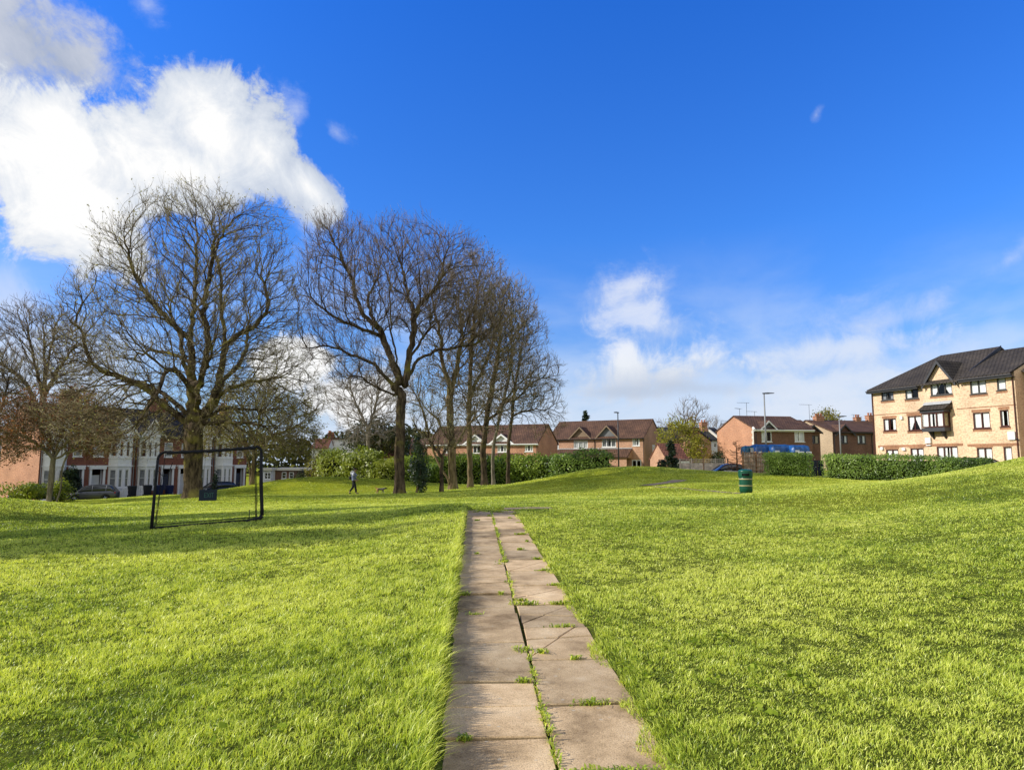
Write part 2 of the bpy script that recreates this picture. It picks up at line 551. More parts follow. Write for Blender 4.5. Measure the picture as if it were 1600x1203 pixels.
CTRL = [(0.4, 0, 0.0), (0.2, 4, 0.096), (-0.1, 9, 0.216), (-0.45, 15, 0.36), (-0.6, 18, 0.41),
        (2, 5, 0.10), (-3, 4, 0.03), (-6.7, 9, 0.10), (-4, 13, 0.22), (0, -6, -0.12), (-6, -4, -0.1), (6, -3, 0.2),
        (4, 10, 0.32), (6, 8, 0.50), (10, 12, 0.95), (9, 20, 0.75), (12, 18, 1.0), (3, 18, 0.42), (16, 14, 1.7),
        _cp(1600, 714, 25), _cp(1540, 728, 26), _cp(1480, 744, 27), (24, 30, 1.75), (31, 41, 0.85), (24, 20, 2.2),
        _cp(234, 828, 15.6), _cp(411, 815, 16.3),
        _cp(100, 792, 42), _cp(200, 787, 36), _cp(305, 777, 38), _cp(150, 803, 27), _cp(300, 802, 24), _cp(450, 790, 26),
        _cp(600, 790, 28), _cp(740, 782, 30), _cp(548, 773, 47), _cp(470, 774, 45), _cp(400, 775, 44), _cp(625, 771, 44), _cp(735, 762, 52),
        _cp(830, 758, 62), _cp(700, 757, 62), _cp(600, 757, 62), (-13, 64, -0.7), (-18, 70, -0.9),
        _cp(860, 775, 33), _cp(900, 768, 37), _cp(1000, 770, 32), _cp(1165, 773, 29), _cp(1050, 757, 36), _cp(1110, 752, 40),
        _cp(1220, 744, 43), _cp(1122, 742, 52.5), (18.0, 59.0, -0.02), (15.5, 62.5, -0.02), (20.5, 57.5, 0.05), _cp(200, 777, 66), _cp(235, 773, 69), _cp(62, 783, 60), _cp(148, 783.5, 64.5), _cp(1050, 741, 54), _cp(735, 763, 51), _cp(1300, 748, 42), _cp(1400, 752, 38), _cp(1290, 762, 32), _cp(1180, 742, 51.5),
        _cp(1300, 800, 17),
        (20, 70, 0.7), (30, 75, 0.7), (36, 62, 0.8), (45, 75, 0.8), (38, 50, 0.45), (33, 46, 0.5), (10, 75, 0.0), (5, 92, -0.1), (-10, 90, -1.0),
        (16, 88, 0.0), (-39, 65, -2.1), (-48, 58, -2.1), (-32, 74, -2.0), (-28, 84, -1.6), (-40, 80, -2.0), (-20, 90, -1.3), (-30, 50, -1.4), (-36, 45, -1.6),
        (-16, 20, -0.3), (-22, 24, -0.6), (-30, 14, -0.6), (-12, 8, 0.0), (-40, 25, -1.0),
        (0, 130, 0), (60, 130, 0.5), (-60, 130, -2.0), (80, 60, 1.2), (-80, 60, -2.2), (70, 10, 2.5), (-70, 5, -1.0), (0, -40, -0.3), (50, -40, 0.5), (-50, -40, -0.6)]
_C = np.array(CTRL)
_PF = 0.0


def _tps(r2):
    return 0.5 * r2 * np.log(r2 + 1e-9)


def _fit():
    n = len(_C)
    d2 = ((_C[:, None, :2] - _C[None, :, :2]) ** 2).sum(-1) / 400.0
    A = np.zeros((n + 3, n + 3))
    A[:n, :n] = _tps(d2) + np.eye(n) * 0.004
    A[:n, n] = 1
    A[:n, n + 1:] = _C[:, :2] / 20
    A[n, :n] = 1
    A[n + 1:, :n] = _C[:, :2].T / 20
    b = np.zeros(n + 3)
    b[:n] = _C[:, 2]
    return np.linalg.solve(A, b)


_W = _fit()
# mounds: x, y, height, sx, sy
MOUNDS = [(-17, 58, 1.05, 5.0, 4.5), (6.6, 50, 0.75, 3.9, 3.8), (13, 53, 0.12, 4.0, 4.5), (-19.5, 22.5, 1.05, 3.2, 4.0)]


def path_lat(x, y):
    """signed distance from the path's centre joint (right positive)"""
    return (x - (0.425 - 0.0545 * y)) / math.sqrt(1 + 0.0545 ** 2)


PATH_END = 17.3


def ground(x, y):
    x = np.atleast_1d(np.asarray(x, dtype=float))
    y = np.atleast_1d(np.asarray(y, dtype=float))
    shp = x.shape
    x, y = x.ravel(), y.ravel()
    out = np.zeros(len(x))
    for a in range(0, len(x), 20000):
        xs, ys = x[a:a + 20000], y[a:a + 20000]
        xc, yc = np.clip(xs, -90, 90), np.clip(ys, -45, 135)
        d2 = ((xc[:, None] - _C[None, :, 0]) ** 2 + (yc[:, None] - _C[None, :, 1]) ** 2) / 400.0
        z = _tps(d2) @ _W[:-3] + _W[-3] + _W[-2] * xc / 20 + _W[-1] * yc / 20
        for (mx, my, h, sx, sy) in MOUNDS:
            z += h * np.exp(-0.5 * (((xs - mx) / sx) ** 2 + ((ys - my) / sy) ** 2))
        z += (vnoise(xs, ys, 2.7, 1) - 0.5) * 0.05 * sstep(3, 12, np.abs(ys) + np.abs(xs)) + (vnoise(xs, ys, 0.9, 2) - 0.5) * 0.03
        lat = np.abs(path_lat(xs, ys))
        w = (1 - sstep(0.9, 3.0, lat)) * (1 - sstep(PATH_END, PATH_END + 3, ys)) * sstep(-6, -2, ys)
        z = z * (1 - w) + 0.024 * ys * w
        # the turf stands proud of the sunken slabs
        sl_ = path_lat(xs, ys)
        z += w * (0.125 * sstep(0.585, 0.66, -sl_) + 0.020 * sstep(0.56, 0.68, sl_))
        out[a:a + 20000] = z
    return out.reshape(shp)


def gz(x, y):
    return float(ground([x], [y])[0])


def on_ground(px, Y, sink=0.0):
    x = (px - 800.0) / FPX * Y / (CP - 0 * SP)
    # a little pixel-row correction is negligible here
    d = ray(px, 745)
    x = d.x * Y / d.y
    return Vector((x, Y, gz(x, Y) - sink))
# ================================================================== ground, path, grass
def axis(pieces):
    out = [pieces[0][0]]
    for a, b, s in pieces:
        n = max(1, int(round((b - a) / s)))
        out += list(a + (b - a) * (np.arange(n) + 1) / n)
    return np.array(out)


def grid_sheet(name, xs, ys, zfun, mat):
    X, Y = np.meshgrid(xs, ys)
    Z = zfun(X.ravel(), Y.ravel())
    V = np.stack([X.ravel(), Y.ravel(), Z], 1)
    nx, ny = len(xs), len(ys)
    i = (np.arange(ny - 1)[:, None] * nx + np.arange(nx - 1)[None, :]).ravel()
    F = np.stack([i, i + 1, i + nx + 1, i + nx], 1)
    return np_obj(name, V, F, mat, smooth=True)


def mat_ground():
    m, nt, b = new_mat('lawn')
    tc = N(nt, 'ShaderNodeTexCoord')
    n1 = N(nt, 'ShaderNodeTexNoise')
    n1.inputs['Scale'].default_value = 0.35
    n1.inputs['Detail'].default_value = 8
    n1.inputs['Roughness'].default_value = 0.65
    L(nt, tc.outputs['Object'], n1.inputs['Vector'])
    n2 = N(nt, 'ShaderNodeTexNoise')
    n2.inputs['Scale'].default_value = 14
    n2.inputs['Detail'].default_value = 6
    L(nt, tc.outputs['Object'], n2.inputs['Vector'])
    r1 = ramp(nt, n1.outputs['Fac'], [(0.3, (0.20, 0.25, 0.015)), (0.5, (0.34, 0.37, 0.02)), (0.68, (0.45, 0.45, 0.035))])
    r2 = ramp(nt, n2.outputs['Fac'], [(0.3, (0.35, 0.4, 0.35)), (0.6, (1.0, 1.0, 1.0)), (0.8, (1.25, 1.2, 1.0))])
    mx = N(nt, 'ShaderNodeMixRGB', blend_type='MULTIPLY')
    mx.inputs['Fac'].default_value = 1
    L(nt, r1.outputs['Color'], mx.inputs['Color1'])
    L(nt, r2.outputs['Color'], mx.inputs['Color2'])
    # thin sward over soil by the path, thicker turf further up the lawn
    sx = N(nt, 'ShaderNodeSeparateXYZ')
    L(nt, tc.outputs['Object'], sx.inputs[0])
    mr = N(nt, 'ShaderNodeMapRange')
    mr.inputs[1].default_value = 6.0; mr.inputs[2].default_value = 42.0
    L(nt, sx.outputs['Y'], mr.inputs[0])
    r3 = ramp(nt, n2.outputs['Fac'], [(0.3, (0.035, 0.045, 0.008)), (0.6, (0.10, 0.125, 0.014)), (0.8, (0.19, 0.22, 0.03))])
    m2 = N(nt, 'ShaderNodeMixRGB')
    L(nt, mr.outputs[0], m2.inputs['Fac'])
    L(nt, r3.outputs['Color'], m2.inputs['Color1'])
    L(nt, mx.outputs['Color'], m2.inputs['Color2'])
    L(nt, m2.outputs['Color'], b.inputs['Base Color'])
    b.inputs['Roughness'].default_value = 0.95
    b.inputs['Specular IOR Level'].default_value = 0.05
    bp = N(nt, 'ShaderNodeBump')
    bp.inputs['Strength'].default_value = 1.0
    bp.inputs['Distance'].default_value = 0.06
    L(nt, n2.outputs['Fac'], bp.inputs['Height'])
    L(nt, bp.outputs['Normal'], b.inputs['Normal'])
    return m


GX = axis([(-700, -140, 40), (-140, -70, 4), (-70, -24, 0.8), (-24, -4, 0.4), (-4, -2, 0.1), (-2, 1.6, 0.05), (1.6, 4, 0.1), (4, 24, 0.4), (24, 70, 0.8), (70, 140, 4), (140, 700, 40)])
GY = axis([(-60, -6, 4), (-6, 1, 0.5), (1, 19, 0.2), (19, 64, 0.45), (64, 130, 1.6), (130, 900, 40)])


def ground_sunk(x, y):
    z = ground(x, y)
    lat = np.abs(path_lat(x, y))
    w = (1 - sstep(0.50, 0.60, lat)) * (1 - sstep(PATH_END - 0.15, PATH_END + 0.05, y))
    return z - 0.028 * w


_gm = mat_ground()
g_obj = grid_sheet('ground', GX, GY, ground_sunk, _gm)
g_obj['kind'] = 'structure'

# ---- paving slabs
def mat_slab():
    m, nt, b = new_mat('concrete paving')
    tc = N(nt, 'ShaderNodeTexCoord')
    at_ = N(nt, 'ShaderNodeAttribute', attribute_name='tint')
    n1 = N(nt, 'ShaderNodeTexNoise')
    n1.inputs['Scale'].default_value = 2.2
    n1.inputs['Detail'].default_value = 9
    n1.inputs['Roughness'].default_value = 0.62
    L(nt, tc.outputs['Object'], n1.inputs['Vector'])
    n2 = N(nt, 'ShaderNodeTexNoise')
    n2.inputs['Scale'].default_value = 120
    n2.inputs['Detail'].default_value = 4
    L(nt, tc.outputs['Object'], n2.inputs['Vector'])
    r1 = ramp(nt, n1.outputs['Fac'], [(0.25, (0.31, 0.22, 0.13)), (0.5, (0.57, 0.42, 0.255)), (0.7, (0.71, 0.55, 0.355))])
    r2 = ramp(nt, n2.outputs['Fac'], [(0.3, (0.62, 0.6, 0.58)), (0.5, (1, 1, 1)), (0.75, (1.2, 1.2, 1.18))])
    mx = N(nt, 'ShaderNodeMixRGB', blend_type='MULTIPLY')
    mx.inputs['Fac'].default_value = 1
    L(nt, r1.outputs['Color'], mx.inputs['Color1'])
    L(nt, r2.outputs['Color'], mx.inputs['Color2'])
    m3 = N(nt, 'ShaderNodeMixRGB', blend_type='MULTIPLY')
    m3.inputs['Fac'].default_value = 1
    r3 = ramp(nt, at_.outputs['Fac'], [(0, (0.74, 0.75, 0.76)), (1, (1.16, 1.13, 1.1))])
    L(nt, mx.outputs['Color'], m3.inputs['Color1'])
    L(nt, r3.outputs['Color'], m3.inputs['Color2'])
    # scuffed pale patches and green algae
    n4 = N(nt, 'ShaderNodeTexNoise')
    n4.inputs['Scale'].default_value = 5.5
    n4.inputs['Detail'].default_value = 10
    n4.inputs['Roughness'].default_value = 0.75
    L(nt, tc.outputs['Object'], n4.inputs['Vector'])
    r4 = ramp(nt, n4.outputs['Fac'], [(0.56, (0, 0, 0)), (0.75, (0.55, 0.55, 0.55))])
    m4 = N(nt, 'ShaderNodeMixRGB')
    L(nt, r4.outputs['Color'], m4.inputs['Fac'])
    L(nt, m3.outputs['Color'], m4.inputs['Color1'])
    m4.inputs['Color2'].default_value = (0.66, 0.57, 0.43, 1)
    n5 = N(nt, 'ShaderNodeTexNoise')
    n5.inputs['Scale'].default_value = 1.1
    n5.inputs['Detail'].default_value = 7
    n5.inputs['Roughness'].default_value = 0.7
    L(nt, tc.outputs['Object'], n5.inputs['Vector'])
    r5 = ramp(nt, n5.outputs['Fac'], [(0.30, (0.52, 0.50, 0.46)), (0.48, (0.95, 0.94, 0.92)), (0.7, (1.12, 1.12, 1.12))])
    m5 = N(nt, 'ShaderNodeMixRGB', blend_type='MULTIPLY')
    m5.inputs['Fac'].default_value = 1
    L(nt, m4.outputs['Color'], m5.inputs['Color1'])
    L(nt, r5.outputs['Color'], m5.inputs['Color2'])
    # lichen spots
    vo = N(nt, 'ShaderNodeTexVoronoi')
    vo.inputs['Scale'].default_value = 9
    L(nt, tc.outputs['Object'], vo.inputs['Vector'])
    r6 = ramp(nt, vo.outputs['Distance'], [(0.06, (0.5, 0.5, 0.5)), (0.13, (0, 0, 0))])
    m6 = N(nt, 'ShaderNodeMixRGB')
    L(nt, r6.outputs['Color'], m6.inputs['Fac'])
    L(nt, m5.outputs['Color'], m6.inputs['Color1'])
    m6.inputs['Color2'].default_value = (0.52, 0.49, 0.40, 1)
    L(nt, m6.outputs['Color'], b.inputs['Base Color'])
    b.inputs['Roughness'].default_value = 0.9
    b.inputs['Specular IOR Level'].default_value = 0.15
    bp = N(nt, 'ShaderNodeBump')
    bp.inputs['Strength'].default_value = 0.55
    bp.inputs['Distance'].default_value = 0.006
    ad = N(nt, 'ShaderNodeMath', operation='ADD')
    L(nt, n2.outputs['Fac'], ad.inputs[0])
    L(nt, n1.outputs['Fac'], ad.inputs[1])
    L(nt, ad.outputs[0], bp.inputs['Height'])
    L(nt, bp.outputs['Normal'], b.inputs['Normal'])
    return m


def cut_poly(poly, p, d):
    """split a convex 2d polygon by the line p + t d"""
    n = (-d[1], d[0])
    side = [(q[0] - p[0]) * n[0] + (q[1] - p[1]) * n[1] for q in poly]
    A, B = [], []
    for i, q in enumerate(poly):
        j = (i + 1) % len(poly)
        (A if side[i] >= 0 else B).append(q)
        if side[i] * side[j] < 0:
            t = side[i] / (side[i] - side[j])
            x = (q[0] + (poly[j][0] - q[0]) * t, q[1] + (poly[j][1] - q[1]) * t)
            A.append(x)
            B.append(x)
    return [P for P in (A, B) if len(P) >= 3]


def shrink(poly, g):
    cx = sum(p[0] for p in poly) / len(poly)
    cy = sum(p[1] for p in poly) / len(poly)
    out = []
    for x, y in poly:
        dx, dy = cx - x, cy - y
        l = math.hypot(dx, dy) + 1e-6
        out.append((x + dx / l * g, y + dy / l * g))
    return out


_pd = Vector((-0.0545, 1, 0)).normalized()
_pr = Vector((_pd.y, -_pd.x, 0))
_p0 = Vector((0.425, 0, 0))
rs = random.Random(5)
slabV, slabF, slabT = [], [], []
JOINTS = {'L': [], 'R': []}
LW, RWD = 0.62, 0.58
cracks = {('L', 6): [(0.3, 0.55, 0.9, 0.25), (0.3, 0.3, 0.8, -0.5)], ('L', 5): [(0.3, 0.3, 1, 0.12), (0.2, 0.7, 0.9, 0.5)], ('L', 7): [(0.4, 0.5, 0.8, 0.6)],
          ('R', 6): [(0.3, 0.45, 0.75, 0.6), (0.3, 0.4, 0.8, -0.62)], ('R', 4): [(0.3, 0.62, 1, 0.12), (0.2, 0.3, 0.45, 0.8)], ('L', 2): [(0.3, 0.5, 1, 0.05)], ('R', 5): [(0.4, 0.5, 0.6, 0.8), (0.5, 0.5, 1, -0.2)], ('L', 10): [(0.4, 0.5, 0.8, 0.5)], ('R', 8): [(0.5, 0.4, 0.5, 0.7)],
          ('L', 9): [(0.3, 0.4, 1, 0.1)], ('R', 9): [(0.3, 0.5, 1, -0.1)]}
for side, (a0, a1) in (('L', (-LW, -0.006)), ('R', (0.006, RWD))):
    y = -1.93 + (0.0 if side == 'R' else 0.42)
    k = -6
    while y < PATH_END:
        ln = 0.92 + rs.uniform(-0.015, 0.015)
        y1 = min(y + ln - 0.013, PATH_END + rs.uniform(-0.04, 0.04))
        j = lambda s: rs.uniform(-s, s)
        poly = [(a0 + j(.012), y + j(.008)), (a1 + j(.004), y + j(.008)), (a1 + j(.004), y1 + j(.008)), (a0 + j(.012), y1 + j(.008))]
        polys = [poly]
        idx = k + 2
        for (fx, fy, dx, dy) in cracks.get((side, idx), []):
            p = (a0 + (a1 - a0) * fx, y + ln * fy)
            new = []
            for P in polys:
                new += cut_poly(P, p, (dx, dy))
            polys = new
        tilt = (j(.014), j(.012))
        dz = j(.009)
        tn = rs.random()
        for P in polys:
            if len(polys) > 1:
                P = shrink(P, 0.007 if idx < 4 else 0.011)
            # chamfered slab: top ring, shoulder ring, bottom ring
            Pi = shrink(P, 0.008)
            rings = []
            pz = j(.0025) if len(polys) > 1 else 0
            for ring, h in ((P, -0.06), (P, -0.006), (Pi, 0.0)):
                rg = []
                for (u, v) in ring:
                    q = _p0 + _pd * v + _pr * u
                    rg.append((q.x, q.y, 0.024 * q.y + 0.004 + dz + pz + h + tilt[0] * (u - (a0 + a1) / 2) + tilt[1] * (v - y - ln / 2)))
                rings.append(rg)
            n = len(P)
            b0 = len(slabV)
            for rg in rings:
                slabV += rg
            slabT += [tn] * (3 * n)
            for r_ in range(2):
                for i in range(n):
                    i2 = (i + 1) % n
                    slabF.append((b0 + r_ * n + i, b0 + r_ * n + i2, b0 + (r_ + 1) * n + i2, b0 + (r_ + 1) * n + i))
            slabF.append(tuple(b0 + 2 * n + i for i in range(n)))
        y += ln
        JOINTS[side].append(y - 0.006)
        k += 1
me = bpy.data.meshes.new('path')
me.from_pydata(slabV, [], slabF)
me.update()
_a = me.attributes.new('tint', 'FLOAT', 'POINT')
_a.data.foreach_set('value', np.array(slabT, dtype=np.float32))
me.materials.append(mat_slab())
path = link(bpy.data.objects.new('path', me))
path['kind'] = 'structure'


# ---- thin paths that cross the lawn, laid over the terrain
def ribbon(name, pts, width, mat, lift=0.03, kind='structure', step=0.5, wob=0.0):
    P = [Vector((p[0], p[1], 0)) for p in pts]
    S = []
    for a, b in zip(P[:-1], P[1:]):
        n = max(1, int((b - a).length / step))
        S += [a.lerp(b, i / n) for i in range(n)]
    S.append(P[-1])
    V, F = [], []
    nw = max(2, int(width / 0.35) + 1)
    for i, p in enumerate(S):
        t = (S[min(i + 1, len(S) - 1)] - S[max(i - 1, 0)]).normalized()
        r = Vector((t.y, -t.x, 0))
        for k in range(nw):
            o = (k / (nw - 1) - 0.5) * width
            if wob and k in (0, nw - 1):
                o *= 1 + (vnoise(i * 0.4, k * 5.0, 1.0, 4) - 0.5) * wob
            V.append(p + r * float(o))
    V = np.array(V)
    V[:, 2] = ground(V[:, 0], V[:, 1]) + lift
    for i in range(len(S) - 1):
        for k in range(nw - 1):
            F.append((i * nw + k, i * nw + k + 1, (i + 1) * nw + k + 1, (i + 1) * nw + k))
    o = np_obj(name, V, F, mat, smooth=True)
    o['kind'] = kind
    return o


m_foot = plain('worn tarmac footpath', (0.27, 0.205, 0.13), 0.9, var=0.35, scale=5)
PATHB = [(-0.2, 17.72), (0.5, 17.74), (1.0, 17.8)]
c1 = on_ground(1010, 37); c2 = on_ground(1040, 38.5); c3 = on_ground(1062, 41); c4 = on_ground(1075, 45)
PATHC = [(6.0, 35.5), (c1.x, c1.y), (c2.x, c2.y), (c3.x, c3.y), (c4.x, c4.y)]
PATHD = [(7.2, 35.8), (on_ground(1110, 32).x, 32), (on_ground(1165, 29.6).x, 29.6), (on_ground(1215, 28).x, 28)]
ribbon('crossing_path', PATHB, 0.5, m_foot, 0.012)
ribbon('far_footpath', PATHC[1:4], 0.9, m_foot, 0.02)
ribbon('thin_footpath', PATHD, 0.28, m_foot, 0.012, wob=0.8)
# roads
ribbon('street_road', [(-62, 46), (-45, 60), (-33, 77), (-26, 92)], 7.0, M['asphalt'], 0.03, step=1.0)
ribbon('side_road', [(11, 62), (24, 59), (34, 56)], 5.0, M['asphalt'], 0.03, step=1.0)
ribbon('street_pavement', [(-49.5, 62.3), (-37, 79.5), (-30, 94)], 1.6, M['kerb'], 0.12, step=1.0)


# ---- turf: every blade is real geometry; density and blade size change with distance
def near_path(pts, hw, x, y):
    d = np.full(len(x), 1e9)
    for a, b in zip(pts[:-1], pts[1:]):
        ax, ay = a[0], a[1]
        bx, by = b[0] - ax, b[1] - ay
        t = np.clip(((x - ax) * bx + (y - ay) * by) / (bx * bx + by * by), 0, 1)
        d = np.minimum(d, np.hypot(x - ax - t * bx, y - ay - t * by))
    return d < hw


def make_turf():
    cov = 3.6
    rows = []
    ylo = 1.9
    while ylo < 66:
        yhi = ylo * 1.06
        ym = 0.5 * (ylo + yhi)
        w = 0.0031 * (1 + ym / 6)
        h = 0.030
        D = min(cov * 1.6 / (w * h * ym), 7000)
        if ym > 30: D *= 0.85
        xr = 0.78 * ym + 2.5
        n = int(D * 2 * xr * (yhi - ylo))
        rows.append((RNG.uniform(-xr, xr, n), RNG.uniform(ylo, yhi, n), np.full(n, w)))
        ylo = yhi
    x = np.concatenate([r[0] for r in rows])
    y = np.concatenate([r[1] for r in rows])
    w = np.concatenate([r[2] for r in rows])
    lat = path_lat(x, y)
    el = 0.60 + (vnoise(x, y, 0.35, 5) - 0.5) * 0.07
    er = 0.555 + (vnoise(x, y, 0.3, 6) - 0.5) * 0.20 - 0.10 * (1 - sstep(3.0, 5.5, y)) * vnoise(x, y, 0.5, 3)
    keep = ((lat < -el) | (lat > er)) | (y > PATH_END + 0.03)
    keep &= ~near_path(PATHB, 0.22, x, y) & ~near_path(PATHC[1:4], 0.42, x, y) & ~(near_path(PATHD, 0.13, x, y) & (vnoise(x, y, 0.8, 17) > 0.35))
    x, y, w, lat = x[keep], y[keep], w[keep], lat[keep]
    n = len(x)
    patch = vnoise(x, y, 2.2, 7) * 0.5 + vnoise(x, y, 0.7, 8) * 0.32 + vnoise(x, y, 7.0, 9) * 0.3 + vnoise(x, y, 0.22, 21) * 0.12
    bare = np.zeros(n, dtype=bool)
    z = ground(x, y)
    edge = np.exp(-((np.abs(lat) - 0.63) / 0.14) ** 2) * (y < PATH_END)
    tuft = vnoise(x, y, 0.13, 10) * 0.6 + vnoise(x, y, 0.05, 13) * 0.4
    tuft = sstep(0.25, 0.75, tuft)
    h = (0.009 + 0.016 * vnoise(x, y, 0.9, 11) + 0.025 * tuft) * RNG.uniform(0.5, 1.4, n)
    h *= np.where(bare, 0.5, 1.0)
    h *= 1 + np.where(lat < 0, 0.9, 0.25) * edge
    h *= np.where(y > 20, 1.1, 1.0)
    lf = (lat < 0) & (y < 20)
    h *= np.where(lf, 1.12, 0.92)
    ang = RNG.uniform(0, 2 * np.pi, n)
    lean = RNG.uniform(0.15, 1.0, n)
    # blades hang over the path edge and lie slightly with the slope of the wind
    lx = np.cos(ang) * lean * h * 1.15 + 0.006
    ly = np.sin(ang) * lean * h * 1.15
    ov = edge * np.where(lat < 0, 1.0, -1.0) * h * 0.6
    lx += ov
    fa = RNG.uniform(0, np.pi, n)       # facing
    wx, wy = np.cos(fa) * w * 0.5, np.sin(fa) * w * 0.5
    P = np.stack([x, y, z - 0.005], 1)
    W = np.stack([wx, wy, np.zeros(n)], 1)
    mid = P + np.stack([lx * 0.35, ly * 0.35, h * 0.62], 1)
    hz = h * np.sqrt(np.clip(1 - 0.35 * lean ** 2, 0.2, 1))
    tip = P + np.stack([lx, ly, hz], 1)
    V = np.stack([P - W, P + W, mid + W * 0.8, mid - W * 0.8, tip], 1).reshape(-1, 3)
    i = np.arange(n) * 5
    F4 = np.stack([i, i + 1, i + 2, i + 3], 1)
    F3 = np.stack([i + 3, i + 2, i + 4], 1)
    # colour: yellowish patches on the right bank and worn line, deeper green in the hollows
    right = sstep(0.3, 2.0, lat)
    dry = sstep(0.58, 0.8, vnoise(x, y, 1.9, 12)) * right
    t = 0.57 + (patch - 0.62) * 1.1 + (tuft - 0.5) * 0.24 + RNG.normal(0, 0.22, n) + 0.10 * dry + (vnoise(x, y, 4.5, 19) - 0.5) * 0.25 * sstep(8, 20, y)
    t = t - 0.05 * sstep(14, 30, y)
    worn = np.exp(-((y - 21.5 - 0.12 * x) / 1.6) ** 2) * (np.abs(x) < 9)
    t = t + worn * 0.10
    t = np.clip(t, 0.02, 0.86)
    straw = RNG.random(n) < (0.012 + 0.16 * dry)
    t = np.where(straw, RNG.uniform(0.88, 1.0, n), t)
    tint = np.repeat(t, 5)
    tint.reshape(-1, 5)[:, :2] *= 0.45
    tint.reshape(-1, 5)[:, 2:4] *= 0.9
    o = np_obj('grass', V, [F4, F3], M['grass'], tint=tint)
    o['kind'] = 'stuff'
    o['label'] = 'bright yellow green mown lawn grass on both sides of the slab path'
    o['category'] = 'grass'
    return n


print('blades', make_turf())


def leaf_mesh(name, C, size, nrm, mat, parent=None, tint=None, aspect=0.55, rng=RNG, fold=False):
    """diamond leaves: centres C (n,3), size (n,), axis normals (n,3)"""
    n = len(C)
    nrm = nrm / (np.linalg.norm(nrm, axis=1, keepdims=True) + 1e-9)
    r = rng.normal(size=(n, 3))
    a = np.cross(nrm, r)
    a /= (np.linalg.norm(a, axis=1, keepdims=True) + 1e-9)
    b = np.cross(nrm, a)
    s = np.asarray(size)[:, None] * 0.5
    V = np.stack([C - a * s, C + b * s * aspect - a * s * 0.1, C + a * s, C - b * s * aspect - a * s * 0.1], 1).reshape(-1, 3)
    i = np.arange(n) * 4
    F = np.stack([i, i + 1, i + 2, i + 3], 1)
    if tint is None:
        tint = rng.random(n)
    return np_obj(name, V, F, mat, parent, tint=np.repeat(tint, 4))


# ---- low broad-leaved weeds in the turf (mostly on the right bank)
def make_clover():
    n = 1700
    x = RNG.uniform(0.7, 13, n); y = RNG.uniform(2.6, 17, n)
    k = (np.abs(x) < 0.8 * y + 2) & (vnoise(x, y, 1.6, 14) > 0.5)
    x2 = RNG.uniform(-9, -1.2, 500); y2 = RNG.uniform(3.0, 12, 500)
    k2 = (np.abs(x2) < 0.8 * y2 + 2) & (vnoise(x2, y2, 1.2, 15) > 0.62)
    x = np.concatenate([x[k], x2[k2]]); y = np.concatenate([y[k], y2[k2]])
    m = 7
    cx = np.repeat(x, m); cy = np.repeat(y, m)
    a = RNG.uniform(0, 2 * np.pi, len(cx)); d = RNG.uniform(0.01, 0.075, len(cx))
    px, py = cx + np.cos(a) * d, cy + np.sin(a) * d
    C = np.stack([px, py, ground(px, py) + RNG.uniform(0.03, 0.06, len(px))], 1)
    nr = np.stack([np.cos(a) * 0.4, np.sin(a) * 0.4, np.ones(len(a))], 1) + RNG.normal(0, 0.25, (len(a), 3))
    o = leaf_mesh('clover', C, RNG.uniform(0.022, 0.05, len(a)), nr, M['weed'], aspect=0.8)
    tag(o, 'low round leaved weeds scattered through the turf beside the path', 'weeds', kind='stuff')


make_clover()


